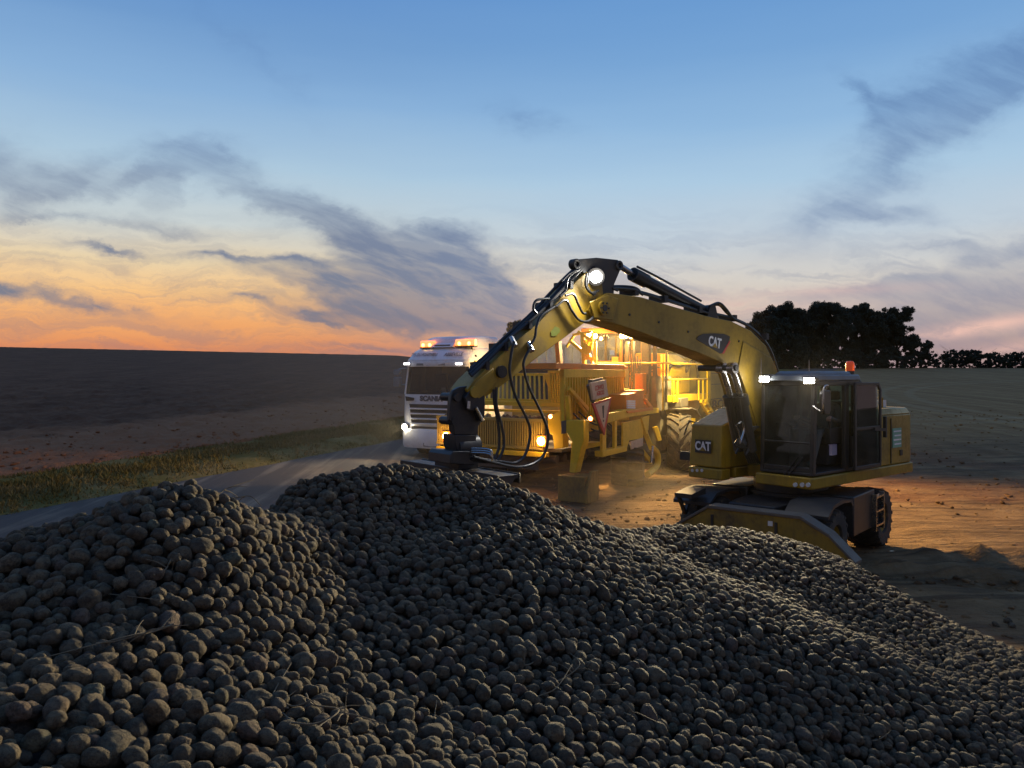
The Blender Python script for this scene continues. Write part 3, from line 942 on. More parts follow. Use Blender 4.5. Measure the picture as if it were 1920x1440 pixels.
# ================================================================== paints
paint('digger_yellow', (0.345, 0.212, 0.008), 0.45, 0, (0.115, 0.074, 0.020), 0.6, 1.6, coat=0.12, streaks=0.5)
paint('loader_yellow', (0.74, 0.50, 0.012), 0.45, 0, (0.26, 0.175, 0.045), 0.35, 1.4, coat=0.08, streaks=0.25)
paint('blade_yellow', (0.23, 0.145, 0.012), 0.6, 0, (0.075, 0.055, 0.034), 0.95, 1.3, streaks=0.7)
paint('black_paint', (0.018, 0.018, 0.019), 0.42, 0, (0.11, 0.085, 0.055), 0.25, 4.0)
paint('dark_steel', (0.045, 0.046, 0.048), 0.45, 0.5, (0.12, 0.09, 0.06), 0.4, 4.0)
paint('bare_steel', (0.42, 0.42, 0.42), 0.25, 1.0, (0.14, 0.11, 0.07), 0.2, 4.0)
paint('worn_steel', (0.13, 0.115, 0.095), 0.6, 0.4, (0.16, 0.12, 0.08), 0.6, 5.0)
paint('rubber_hose', (0.022, 0.022, 0.022), 0.38, 0, (0.10, 0.08, 0.05), 0.15, 6.0)
paint('tyre_rubber', (0.034, 0.031, 0.028), 0.85, 0, (0.16, 0.115, 0.065), 0.8, 3.0, bump=0.3)
paint('grey_trim', (0.16, 0.17, 0.18), 0.5, 0, (0.14, 0.11, 0.07), 0.35, 3.0)
paint('roof_grey', (0.13, 0.15, 0.17), 0.45, 0, (0.14, 0.11, 0.07), 0.3, 3.0)
paint('seat_cloth', (0.03, 0.032, 0.036), 0.9, 0, (0.1, 0.08, 0.05), 0.2, 5.0)
paint('white_plastic', (0.62, 0.62, 0.60), 0.45, 0, (0.2, 0.15, 0.1), 0.2, 3.0)
paint('letter_white', (0.80, 0.80, 0.78), 0.5, 0, (0.2, 0.15, 0.1), 0.12, 3.0)
paint('sticker_green', (0.20, 0.42, 0.28), 0.5, 0, (0.2, 0.15, 0.1), 0.15, 3.0)
paint('sticker_lime', (0.22, 0.27, 0.015), 0.5, 0, (0.15, 0.11, 0.04), 0.4, 3.0)
paint('signal_red', (0.45, 0.04, 0.03), 0.45, 0, (0.2, 0.13, 0.08), 0.25, 3.0)
paint('skin', (0.42, 0.25, 0.17), 0.6, 0, (0.2, 0.13, 0.08), 0.05, 3.0)
paint('work_jacket', (0.10, 0.11, 0.10), 0.9, 0, (0.14, 0.11, 0.07), 0.2, 3.0)
paint('work_trousers', (0.12, 0.13, 0.15), 0.9, 0, (0.14, 0.11, 0.07), 0.2, 3.0)
paint('hair', (0.03, 0.02, 0.015), 0.8, 0, (0.1, 0.08, 0.05), 0.0, 3.0)
paint('blue_folder', (0.20, 0.24, 0.48), 0.6, 0, (0.1, 0.08, 0.05), 0.05, 3.0)
glass('cab_glass', (0.62, 0.74, 0.69), 0.07)
glass('truck_glass', (0.25, 0.28, 0.29), 0.02)
m, nt, b = new_mat('amber_plastic')
b.inputs['Base Color'].default_value = (0.85, 0.12, 0.015, 1); b.inputs['Roughness'].default_value = 0.3
b.inputs['Transmission Weight'].default_value = 0.3; b.inputs['Emission Color'].default_value = (1, .13, .02, 1); b.inputs['Emission Strength'].default_value = 0.12
emit('lamp_white', (1.0, 0.97, 0.90), 60)
emit('lamp_marker', (1.0, 0.95, 0.92), 14)
emit('lamp_head', (1.0, 0.86, 0.55), 45)
emit('lamp_amber', (1.0, 0.48, 0.10), 14)
emit('lamp_amber_hot', (1.0, 0.60, 0.20), 45)
emit('beacon_amber', (1.0, 0.20, 0.006), 2.2)
emit('screen_blue', (0.35, 0.42, 1.0), 0.6)
emit('box_violet_glow', (0.34, 0.30, 0.9), 0.04)
Mt = MATS


def cat_letters(mb, o, r, u, size, white, yellow, bold=0.035):
    """three bold condensed letters with the small triangle set into the A"""
    o = Vector(o); r = Vector(r).normalized(); u = Vector(u).normalized(); nn = r.cross(u)
    mb.text('CAT', o + nn * 0.004, r, u, size, m=white, depth=0.004, bold=bold * size, sx=0.78)
    c = o - u * size * 0.36 + nn * 0.009 + r * size * 0.02
    mb.add([c - r * size * .33, c + r * size * .33, c + u * size * .34, c - r * size * .33 + nn * .003, c + r * size * .33 + nn * .003, c + u * size * .34 + nn * .003],
           [(0, 1, 2), (3, 4, 5), (0, 1, 4, 3), (1, 2, 5, 4), (2, 0, 3, 5)], yellow)


def tyre(root, name, c, axis, R, W, lugs, lug_h, rim_mat, rim_r=0.55, chevron=True, nsec=40):
    """a wheel: tyre with raised bar lugs, and a dished rim"""
    c = Vector(c); ax = Vector(axis).normalized()
    w = bpy.data.objects.new(name, None); COL.objects.link(w); w.parent = root; w.location = c; w.empty_display_size = .2
    t = MB(); h = W / 2
    rr = R * rim_r
    t.lathe([(rr, -h * .8), (rr * 1.08, -h * .92), (R * .80, -h), (R * .93, -h * .95), (R * .97, -h * .75), (R, 0), (R * .97, h * .75), (R * .93, h * .95), (R * .80, h), (rr * 1.08, h * .92), (rr, h * .8), (rr * .96, 0), (rr, -h * .8)], (0, 0, 0), ax, nsec)
    x = ax.cross(Vector((0, 0, 1))).normalized(); y = ax.cross(x)

    def P(a, rad, off):
        return (x * math.cos(a) + y * math.sin(a)) * rad + ax * off
    for k in range(lugs):
        for sgn in (-1, 1):
            a0 = 2 * PI * (k + (0.25 if sgn > 0 else -0.25 + .0)) / lugs
            sweep = 2 * PI / lugs * (1.15 if chevron else 0.05)
            da = 2 * PI / lugs * 0.18
            pts = []
            for off, ang, ri, ro in ((0.02 * sgn * W, a0 + sweep, R * .985, R + lug_h), (sgn * h * .72, a0 + sweep * .3, R * .955, R * .97 + lug_h), (sgn * h * 1.0, a0, R * .88, R * .915 + lug_h * .7)):
                pts.append([P(ang - da, ri, off), P(ang + da, ri, off), P(ang + da * .75, ro, off), P(ang - da * .75, ro, off)])
            for q in range(2):
                A, B = pts[q], pts[q + 1]
                t.add(A + B, [(0, 1, 2, 3), (4, 5, 6, 7), (0, 1, 5, 4), (1, 2, 6, 5), (2, 3, 7, 6), (3, 0, 4, 7)])
    t.build('tyre', Mt['tyre_rubber'], w, angle=30)
    r = MB()
    r.lathe([(rr * .98, -h * .8), (rr * .9, -h * .6), (rr * .82, -h * .45), (rr * .4, -h * .35), (rr * .38, -h * .6), (0.001, -h * .62)], (0, 0, 0), ax, 28)
    r.lathe([(rr * .98, h * .8), (rr * .9, h * .6), (rr * .82, h * .45), (rr * .4, h * .35), (rr * .38, h * .6), (0.001, h * .62)], (0, 0, 0), ax, 28)
    for k in range(8):
        a = 2 * PI * k / 8
        for sg in (-1, 1):
            p = P(a, rr * .55, sg * h * .40)
            r.cyl(p - ax * sg * .02, p + ax * sg * .03, rr * .06, n=6)
    r.build('rim', rim_mat, w, angle=40)
    return w


def rail(mb, pts, r, m=0):
    mb.tube(pts, r, 8, m, sub=1)


# ================================================================== wheeled digger
EF = Fr((4.85, 13.6, 0.0), math.atan2(-0.643, -0.766))
dig = thing('excavator', 'yellow wheeled excavator with its arm bent over the heap, a bright lamp at its elbow', 'excavator', EF.loc, EF.rz)
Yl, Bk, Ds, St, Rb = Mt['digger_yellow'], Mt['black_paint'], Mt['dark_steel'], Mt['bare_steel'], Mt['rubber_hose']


def trace(pts, l):
    return [((q := EF.on(px, py, 'y', l)).x, q.z) for px, py in pts]


def plate(mb, pts, l0, l1, m=0):
    mb.prism(trace(pts, l1), 'y', l0, l1, m)


def tp(px, py, l):
    return EF.on(px, py, 'y', l)


# ---- boom
LB0, LB1 = -0.44, 0.0
boom_px = [(1112, 565), (1140, 549), (1160, 551), (1202, 557), (1267, 576), (1323, 592), (1371, 602), (1408, 620), (1436, 648), (1456, 690), (1466, 740), (1466, 800), (1446, 818), (1418, 806), (1404, 765), (1397, 730), (1388, 700), (1357, 681), (1307, 660), (1247, 640), (1200, 622), (1150, 606), (1114, 598), (1104, 582)]
mb = MB(); plate(mb, boom_px, LB0, LB1)
# doubler plates at the foot and the knee, weld seam strip
plate(mb, [(1394, 640), (1448, 672), (1462, 740), (1460, 800), (1420, 800), (1402, 740), (1384, 692)], LB1, LB1 + 0.018)
plate(mb, [(1106, 566), (1140, 553), (1160, 560), (1150, 600), (1114, 596)], LB1, LB1 + 0.02)
for px, py, r in ((1128, 578, .10), (1436, 780, .12)):
    p = tp(px, py, LB1); mb.cyl((p.x, LB0 - .05, p.z), (p.x, LB1 + .06, p.z), r, n=24)
boom = mb.build('boom', Yl, dig, bevel=0.018)
mb = MB()
for px, py in ((1128, 578), (1436, 780)):
    p = tp(px, py, LB1)
    for k in range(6):
        a_ = k * PI / 3; mb.cyl((p.x + math.cos(a_) * .075, LB1 + .06, p.z + math.sin(a_) * .075), (p.x + math.cos(a_) * .075, LB1 + .075, p.z + math.sin(a_) * .075), .014, n=6)
    mb.cyl((p.x, LB1 + .06, p.z), (p.x, LB1 + .07, p.z), .045, n=18)
mb.build('pin_bolts', Bk, boom)
mb = MB()
for px, py in ((1180, 590), (1235, 604), (1290, 622), (1385, 640)):
    p = tp(px, py, LB1); mb.cyl((p.x, LB1, p.z), (p.x, LB1 + .012, p.z), .018, n=8)
mb.build('grease_nipples', Ds, boom)
# steel pipes along its back
mb = MB()
for l, dz in ((-.10, .05), (-.18, .065), (-.30, .06)):
    mb.tube([tp(1158, 549, l) + Vector((0, 0, dz)), tp(1202, 556, l) + Vector((0, 0, dz)), tp(1267, 575, l) + Vector((0, 0, dz)), tp(1323, 592, l) + Vector((0, 0, dz)), tp(1371, 603, l) + Vector((0, 0, dz)), tp(1408, 621, l) + Vector((0, 0, dz)), tp(1440, 655, l) + Vector((0, 0, dz)), tp(1462, 700, l) + Vector((.04, 0, 0)), tp(1478, 770, l)], 0.022, 8)
for px, py in ((1180, 553), (1235, 566), (1300, 585), (1365, 601), (1425, 635)):
    p = tp(px, py, -.2); mb.box((p.x - .04, -.36, p.z - .02), (p.x + .04, -.05, p.z + .085))
mb.build('boom_pipes', Ds, boom)
# crossover hoses at the knee and at the cylinder foot
for k, l in enumerate((-.06, -.16)):
    mb = MB(); mb.tube([tp(1158, 545, l), tp(1150, 540 - 3 * k, l), tp(1190, 543 - 4 * k, l), tp(1205, 553, l)], 0.018, 8); mb.build('boom_hose', Rb, boom)
for k, l in enumerate((-.05, -.12, -.34)):
    mb = MB(); mb.tube([tp(1330, 574, l), tp(1348, 568 + 2 * k, l), tp(1362, 580 + 3 * k, l), tp(1374, 596, l), tp(1392, 606, l)], 0.02, 8); mb.build('boom_hose', Rb, boom)
# badge
mb = MB()
badge = [(1307, 636), (1311, 630), (1320, 626), (1340, 625), (1358, 626), (1370, 631), (1369, 636), (1356, 661), (1352, 663)]
pl = [(q.x, q.z) for q in (tp(px, py, LB1 + .0195) for px, py in badge)]
mb.prism(pl, 'y', LB1 + .001, LB1 + .010, 0)
red_px = [(1369, 639), (1371, 640), (1359, 663), (1355, 663)]
mb.prism([(q.x, q.z) for q in (tp(px, py, LB1 + .0195) for px, py in red_px)], 'y', LB1 + .001, LB1 + .008, 1)
o1 = tp(1340, 642.5, LB1 + .0105); r1 = tp(1352, 646, LB1 + .0105) - tp(1328, 639, LB1 + .0105)
r1.y = 0
cat_letters(mb, o1, r1, Vector((-r1.z, 0, r1.x)).normalized() * (-1 if r1.x > 0 else 1) if False else Vector((0, 1, 0)).cross(r1).normalized() * (1 if Vector((0, 1, 0)).cross(r1).z > 0 else -1), 0.215, 2, 3)
mb.build('badge', [Bk, Mt['signal_red'], Mt['letter_white'], Yl], boom)

# ---- stick
LS0, LS1 = -0.40, -0.05
stick_px = [(1100, 510), (1128, 520), (1132, 560), (1120, 590), (1098, 604), (1052, 638), (1003, 674), (956, 712), (920, 738), (900, 750), (882, 748), (876, 730), (890, 712), (921, 682), (956, 650), (1013, 602), (1050, 560), (1080, 528)]
mb = MB(); plate(mb, stick_px, LS0, LS1)
plate(mb, [(880, 732), (892, 716), (925, 690), (932, 714), (914, 738), (898, 748)], LS1, LS1 + .016)
for px, py, r in ((1128, 578, .085), (940, 697, .06), (888, 735, .07)):
    p = tp(px, py, LS1); mb.cyl((p.x, LS0 - .03, p.z), (p.x, LS1 + .04, p.z), r, n=20)
stick = mb.build('stick', Yl, dig, bevel=0.014)
mb = MB()
d_ = tp(1043, 622, LS1 + .006)
plate(mb, [(1033, 622), (1041, 612), (1049, 615), (1050, 622), (1043, 630), (1034, 630)], LS1, LS1 + .005)
mb.build('sticker', Mt['sticker_lime'], stick)
mb = MB(); p = tp(940, 697, LS1 + .02); mb.cyl((p.x, LS1, p.z), (p.x, LS1 + .045, p.z), .075, n=24)
mb.build('pin_cap', Bk, stick)
# elbow bracket (black twin plates) with lugs at both ends
mb = MB()
ear = [(1074, 492), (1077, 487.5), (1084, 486), (1119, 483), (1158, 487), (1165, 491), (1167, 499), (1163, 507), (1152, 533), (1151, 557), (1128, 561), (1112, 556), (1100, 514), (1086, 505), (1077, 502)]
plate(mb, ear, -0.10, -0.06); plate(mb, ear, -0.39, -0.35)
plate(mb, [(1092, 490), (1150, 489), (1146, 540), (1116, 545), (1104, 510)], -0.35, -0.10)
for px, py in ((1079.5, 495), (1160, 498)):
    p = tp(px, py, -.06)
    mb.lathe([(.07, -.05), (.07, .05), (.035, .05), (.035, -.05), (.07, -.05)], (p.x, -.08, p.z), (0, 1, 0), 20)
    
brk = mb.build('elbow_bracket', Ds, dig, bevel=0.008)
# elbow work lamp
p = tp(1122, 519, 0.06)
lamp = MB(); lamp.cyl((p.x - .05, -.04, p.z + .01), (p.x + .02, .03, p.z), .085, .12, 20); lamp.bar((p.x - .05, -.06, p.z), (p.x - .05, -.06, p.z + .16), .04, .04)
aimv = Vector((.62, .74, -.25)).normalized()
lo = lamp.build('work_lamp', Bk, dig)
ln = MB(); ln.lathe([(.001, .055), (.045, .05), (.075, .03), (.085, .0)], Vector((p.x, .02, p.z)), aimv, 24)
ln.build('lens', Mt['lamp_white'], lo)
pe = Vector((p.x, .02, p.z)) + aimv * .15
area_light('work_lamp_light', pe, dig, 260, (1.0, .96, .88), 'SPOT', .08, pe + Vector((.55, .45, -.65)), 2.3, .8)
area_light('work_lamp_spill', Vector((p.x + .10, .16, p.z + .02)), dig, 5, (1.0, .95, .85), 'POINT', .06)

# steel lines and hoses bundled on the back of the stick
mb = MB()
for k, (l, o) in enumerate(((-.08, 4), (-.14, 8), (-.20, 12), (-.27, 8), (-.33, 5))):
    pts = [(1096, 508), (1068, 535), (1040, 565), (1005, 600), (956, 642), (921, 674), (885, 708)]
    mb.tube([tp(px - o * .75 + random.uniform(-2, 2), py - o + random.uniform(-2, 2), l) for px, py in pts], 0.022, 8)
for px, py in ((1062, 540), (1024, 578), (985, 614), (940, 655), (905, 690)):
    p = tp(px - 5, py - 4, -.2); q = tp(px + 4, py + 7, -.2)
    mb.bar((p.x, -.37, p.z), (p.x, -.04, p.z), .05, .10)
mb.build('stick_pipes', Ds, stick)
mb = MB()
hp = [[(1086, 505), (1066, 520), (1060, 545), (1050, 556)], [(1100, 512), (1098, 535), (1108, 549), (1122, 545)], [(1104, 512), (1101, 538), (1112, 552), (1118, 547)],
      [(1060, 554), (1075, 552), (1084, 570), (1092, 586), (1098, 588)], [(1042, 575), (1060, 563), (1072, 582), (1086, 600), (1104, 602), (1114, 588), (1115, 560)],
      [(1030, 560), (1006, 563), (1000, 578), (1006, 588)], [(1052, 528), (1066, 514), (1080, 507)],
      [(1040, 575), (1015, 592), (1006, 612), (1003, 632), (996, 645)]]
for h in hp:
    mb.tube([tp(px, py, LS1 + .05) for px, py in h], 0.017, 8)
mb.build('elbow_hoses', Rb, dig)
# four long loops down to the tilting bucket
loops = [[(964, 640), (958, 668), (956, 700), (966, 741), (989, 788), (994, 816), (984, 854), (966, 868), (942, 866), (910, 862), (885, 858)],
         [(996, 650), (984, 672), (982, 690), (992, 726), (1018, 781), (1028, 816), (1020, 852), (999, 870), (970, 876), (932, 869), (888, 857)],
         [(926, 730), (927, 755), (933, 790), (936, 830), (932, 850), (924, 862), (900, 862), (880, 858)],
         [(931, 726), (931, 760), (941, 800), (945, 830), (940, 852), (930, 864), (905, 866), (882, 860)]]
for k, h in enumerate(loops):
    mb = MB()
    mb.tube([tp(px, py, [.02, .05, -.02, .0][k]) for px, py in h], 0.018, 10, 0)
    mb.build('hydraulic_hose', Rb, dig)
mb = MB()
for px, py in ((964, 640), (996, 650)):
    p = tp(px, py, .0); mb.cyl(p + Vector((0, -.06, .05)), p + Vector((0, .02, -.06)), .035, n=10)
mb.build('hose_clamp', St, stick)

# ---- stick cylinder above the boom
pa, pb, pc = tp(1161, 498, -.225), tp(1186, 514, -.225), tp(1322, 584, -.225)
mb = MB()
mb.cyl(pb, pc, .085, .085, 20); mb.cyl(pb, pb + (pc - pb).normalized() * .30, .105, .105, 20)
mb.cyl((pc.x, -.34, pc.z), (pc.x, -.10, pc.z), .10, n=18)
mb.tube([pb + Vector((0, .09, .1)), pb + (pc - pb) * .3 + Vector((0, .06, .12)), pb + (pc - pb) * .9 + Vector((0, .05, .11))], .018, 8)
q = tp(1335, 592, -.225)
mb.prism([(pc.x - .2, pc.z - .22), (pc.x + .14, pc.z - .10), (pc.x + .05, pc.z + .09), (pc.x - .08, pc.z + .08)], 'y', -.36, -.32); mb.prism([(pc.x - .2, pc.z - .22), (pc.x + .14, pc.z - .10), (pc.x + .05, pc.z + .09), (pc.x - .08, pc.z + .08)], 'y', -.12, -.08)
cyl_ = mb.build('stick_cylinder', Bk, dig)
mb = MB(); mb.cyl(pa, pb, .045, n=16); mb.build('piston_rod', St, cyl_)
# ---- boom lift cylinders on both sides
for l in (.13, -.06):
    a, bq, c = tp(1373, 690, .13), tp(1388, 742, .13), tp(1407, 845, .13)
    for w_ in (a, bq, c): w_.y = l
    mb = MB(); mb.cyl(bq, c, .105, n=20); mb.cyl(bq, bq + (c - bq).normalized() * .16, .125, n=20)
    mb.tube([bq + Vector((.10, .05, -.05)), bq + (c - bq) * .45 + Vector((.14, .05, 0)), bq + (c - bq) * .9 + Vector((.10, .05, 0)), c + Vector((.2, .05, -.05))], .018, 8)
    cy = mb.build('boom_cylinder', Bk, dig)
    mb = MB(); mb.cyl(a, bq, .05, n=16); mb.cyl((a.x, l - .06, a.z), (a.x, l + .06, a.z), .09, n=16); mb.build('piston_rod', St, cy)
mb = MB(); c = tp(1373, 690, .13); mb.cyl((c.x, -.50, c.z), (c.x, .22, c.z), .05, n=14); mb.build('lift_pin', Bk, dig)

# ---- quick coupler, tilting head and grading bucket
mb = MB()
head = [(846, 742), (850, 732), (861, 726), (889, 722), (903, 727), (910, 740), (909, 780), (897, 800), (896, 815), (852, 815), (850, 796), (843, 788), (844, 760)]
plate(mb, head, -0.16, -0.10); plate(mb, head, -0.36, -0.30)
plate(mb, [(852, 740), (886, 730), (892, 792), (888, 812), (856, 812), (850, 780)], -0.30, -0.16)
e1 = [(872, 746), (882, 731), (897, 729), (908, 736), (910, 760), (907, 790), (900, 790), (896, 770), (878, 770)]
plate(mb, e1, -0.10, -0.035)
for px, py in ((894, 741), (860, 745), (900, 778), (858, 790)):
    p = tp(px, py, -.05); mb.cyl((p.x, -.365, p.z), (p.x, -.06 if py < 760 or px > 880 else -.09, p.z), .05, n=16)
coup = mb.build('quick_coupler', Bk, dig, bevel=.008)
mb = MB(); a, c = tp(892, 764, -.02), tp(905, 789, -.02); mb.cyl(a, c, .022, n=10)
a, c = tp(879, 752, -.03), tp(878, 766, -.03); mb.cyl(a, c, .022, n=10)
mb.build('piston_rod', St, coup)
mb = MB()
neck = [(854, 815), (894, 815), (893, 832), (888, 846), (858, 846), (854, 832)]
plate(mb, neck, -.36, -.10)
p = tp(873, 838, -.2); mb.cyl((p.x - .16, -.23, p.z), (p.x + .16, -.23, p.z), .15, n=24)
plate(mb, [(845, 853), (850, 846), (892, 846), (891, 872), (844, 870)], -.46, .0)
tilt = mb.build('tilt_head', Bk, dig, bevel=.01)
mb = MB()
for k in range(3):
    z0 = tp(885, 848 + 4 * k, .02)
    mb.tube([z0 + Vector((.02, 0, .02)), z0 + Vector((.03, .05, .05)), z0 + Vector((-.03, .30, .05)), z0 + Vector((-.05, .32, -.03))], .014, 8)
mb.build('hose_guard', St, tilt)
# bucket: rolled shell, open towards the heap, thick top lip
BC = EF.I @ Vector((-.675, 9.5, 0)); bf, bl = BC.x, BC.y
ztop = 1.95
shell = [(.16, 0), (.20, -.08), (.20, -.18), (.13, -.28), (.0, -.33), (-.16, -.34), (-.16, -.32), (-.01, -.31), (.11, -.265), (.17, -.17), (.17, -.08), (.13, 0)]
mb = MB()
mb.prism([(bf + x, ztop + z) for x, z in shell], 'y', bl - 1.0, bl + 1.0)
for s_ in (-1.0, .98):
    mb.prism([(bf + x, ztop + z) for x, z in [(.16, 0), (.20, -.08), (.20, -.18), (.13, -.28), (.0, -.33), (-.12, -.30), (-.02, -.12), (-.14, 0)]], 'y', bl + s_, bl + s_ + .02)
mb.box((bf - .14, bl - 1.0, ztop - .05), (bf + .16, bl + 1.0, ztop - .002))
mb.box((bf + .165, bl - 1.01, ztop - .10), (bf + .19, bl + 1.01, ztop + .015))
mb.box((bf - .16, bl - 1.01, ztop - .10), (bf - .14, bl + 1.01, ztop + .012))
mb.box((bf - .14, bl - .25, ztop), (bf + .16, bl + .25, ztop + .10))
mb.build('bucket', [Mt['dark_steel']], dig, bevel=.006)

# ---- upper structure
mb = MB()
# skirt frame
mb.prism([(1.2, .12), (1.2, 1.08), (1.14, 1.12), (-2.35, 1.14), (-2.55, .90), (-2.62, .2), (-2.58, -.6), (-2.42, -1.0), (-2.15, -1.2), (.9, -1.2), (.9, -.46), (.3, -.44), (.3, .12)], 'z', 1.29, 1.47)
mb.box((.2, -.46, 1.3), (.55, .12, 1.5))
mb.build('platform', Yl, dig, bevel=.02)
mb = MB()
# swing mount cheeks carrying the boom foot
ck = [(-.55, 1.47), (.42, 1.47), (.30, 1.75), (.02, 2.42), (-.32, 2.42), (-.55, 2.1)]
mb.prism(ck, 'y', .025, .085); mb.prism(ck, 'y', -.53, -.47)
mb.build('boom_mount', Yl, dig, bevel=.01)
# engine house with rounded rear
rear = [(-.52, 1.10), (-2.28, 1.12), (-2.46, 1.04), (-2.54, .82), (-2.60, .1), (-2.54, -.75), (-2.42, -1.05), (-2.2, -1.18), (-.52, -1.18)]
mb = MB()
mb.prism(rear, 'z', 1.475, 2.36)
ins = [(x * .985 - .01, y * .93) for x, y in rear]
mb.hexa([(x, y, 2.36) for x, y in rear], [(x + (.06 if x < -1.5 else 0), y * .95, 2.47) for x, y in rear])
mb.box((-1.05, -1.15, 1.475), (-.30, -.56, 2.28))
hood = mb.build('engine_house', Yl, dig, bevel=.02)
mb = MB()
for x in (-.98, -1.5):
    mb.box((x - .006, 1.108, 1.5), (x + .006, 1.126, 2.3))
mb.box((-1.95, 1.105, 1.62), (-1.85, 1.13, 1.72))
for k in range(9):
    mb.box((-1.42, -1.20, 1.65 + k * .06), (-.60, -1.17, 1.675 + k * .06))
mb.build('panel_seams', Bk, hood)
mb = MB()
a = EF.on(1690, 802, 'y', 1.125); c = EF.on(1674, 840, 'y', 1.125)
mb.box((min(a.x, c.x), 1.10, c.z), (max(a.x, c.x), 1.128, a.z), 0)
for k in range(4):
    zz = a.z - (a.z - c.z) * (.12 + .22 * k)
    mb.box((min(a.x, c.x) + .02, 1.127, zz - .025), (max(a.x, c.x) - .03 - .03 * (k % 2), 1.131, zz), 1)
mb.build('sticker', [Mt['sticker_green'], Mt['letter_white']], hood)
mb = MB()
mb.box((-2.2, .5, 2.46), (-1.95, .72, 2.60), 0); mb.box((-2.16, .3, 2.46), (-1.98, .45, 2.57), 1); mb.box((-1.9, -.5, 2.46), (-1.0, .2, 2.54), 1)
mb.cyl((-1.3, -.7, 2.4), (-1.3, -.7, 2.95), .06, n=14, m=1)
mb.build('engine_vents', [Mt['white_plastic'], Ds], hood)
mb = MB()
for pts in ([(-.7, .85, 2.46), (-.7, .85, 2.66), (-1.75, .85, 2.66), (-1.75, .85, 2.46)], [(-.7, -.9, 2.46), (-.7, -.9, 2.75), (-2.0, -.9, 2.75), (-2.0, -.9, 2.46)], [(-1.2, .85, 2.46), (-1.2, .85, 2.66)]):
    rail(mb, [Vector(p) for p in pts], .018)
mb.build('handrail', Yl, hood)
# hi-vis jerrycan on the deck
# right-hand tank / tool box with badge
mb = MB()
mb.hexa([(.35, -1.18, 1.475), (1.25, -1.18, 1.475), (1.25, -.50, 1.475), (.35, -.46, 1.475)], [(.35, -1.18, 2.46), (1.20, -1.16, 2.20), (1.20, -.54, 2.20), (.35, -.46, 2.46)])
mb.hexa([(-.30, -1.18, 1.475), (.34, -1.18, 1.475), (.34, -.56, 1.475), (-.30, -.56, 1.475)], [(-.30, -1.16, 2.55), (.34, -1.16, 2.47), (.34, -.56, 2.47), (-.30, -.56, 2.55)])
mb.box((1.0, -1.19, 1.27), (1.255, -.49, 1.46))
tb = mb.build('tool_box', Yl, dig, bevel=.025, seg=3)
mb = MB()
cq = EF.on(1319, 837, 'x', 1.245)
zc, lc = cq.z, cq.y
mb.hexa([(1.252, lc - .165, zc - .115), (1.252, lc + .165, zc - .115), (1.252, lc + .165, zc + .115), (1.252, lc - .165, zc + .115)], [(1.262, lc - .165, zc - .115), (1.262, lc + .165, zc - .115), (1.262, lc + .165, zc + .115), (1.262, lc - .165, zc + .115)], 0)
cat_letters(mb, (1.263, lc, zc), (0, 1, 0), (0, 0, 1), 0.21, 1, 2)
mb.build('badge', [Bk, Mt['letter_white'], Yl], tb)
mb = MB()
for k in range(3):
    q = EF.on(1298 + 9 * k, 882, 'x', 1.26); mb.cyl((1.25, q.y, q.z), (1.265, q.y, q.z), .028, n=14)
mb.build('reflector', Mt['white_plastic'], tb)
# right mirror post
mb = MB(); rail(mb, [Vector((1.0, -1.1, 2.2)), Vector((1.15, -1.25, 2.25)), Vector((1.2, -1.32, 2.0))], .015); mb.box((1.15, -1.42, 1.55), (1.2, -1.2, 1.7))
mb.build('step', Bk, tb)
# hose bundle at the boom foot
mb = MB()
for k in range(6):
    mb.tube([tp(1412 + 2 * k, 800, .1), tp(1402 - 5 * k, 822 + 2 * k, .15), tp(1396 + 3 * k, 845, .16), tp(1404 + 4 * k, 868, .1)], .017, 8)
mb.build('boom_foot_hoses', Rb, dig)
mb = MB()
mb.tube([tp(1383, 795, .3), tp(1391, 792, .3), tp(1395, 806, .3), tp(1388, 830, .3)], .014, 8); mb.tube([tp(1380, 797, .3), tp(1386, 812, .3), tp(1388, 832, .3)], .012, 8)
mb.build('boom_foot_pipe', St, dig)

# ---- cab
F_, B_, L_, R_, Z0, Z1 = 1.15, -.45, 1.10, .17, 1.49, 2.98
mb = MB()
for (x, y) in ((F_ - .05, R_), (F_ - .05, L_ - .06)):
    mb.hexa([(x - .05, y, Z0), (x + .05, y, Z0), (x + .05, y + .06, Z0), (x - .05, y + .06, Z0)], [(x - .10, y, Z1), (x + .0, y, Z1), (x + .0, y + .06, Z1), (x - .10, y + .06, Z1)])
mb.box((-.02, L_ - .07, Z0), (.12, L_, Z1)); mb.box((B_, L_ - .07, Z0), (B_ + .08, L_, Z1)); mb.box((B_, R_, Z0), (B_ + .08, R_ + .07, Z1)); mb.box((-.1, R_, Z0), (.0, R_ + .05, Z1))
mb.box((B_, R_, Z0), (F_, L_, Z0 + .05))                                 # floor
mb.box((F_ - .06, R_ + .06, Z0 + .05), (F_ - .01, L_ - .06, Z0 + .13)); mb.box((F_ - .09, R_ + .06, Z1 - .08), (F_ - .04, L_ - .06, Z1))
mb.box((B_ + .08, L_ - .06, Z1 - .08), (F_ - .1, L_, Z1)); mb.box((B_ + .08, R_, Z1 - .08), (F_ - .1, R_ + .06, Z1)); mb.box((B_, R_ + .07, Z1 - .08), (B_ + .08, L_ - .07, Z1))
mb.box((B_, R_ + .07, Z0 + .05), (B_ + .05, L_ - .07, 2.05)); mb.box((B_ + .08, L_ - .05, Z0 + .05), (-.13, L_ - .01, 2.05)); mb.box((B_ + .08, R_, Z0 + .05), (F_ - .1, R_ + .03, 1.95))
mb.box((F_ - .055, R_ + .06, 1.985), (F_ - .03, L_ - .06, 2.015))        # windscreen split bar
cab = mb.build('cab', Bk, dig, bevel=.012)
mb = MB()
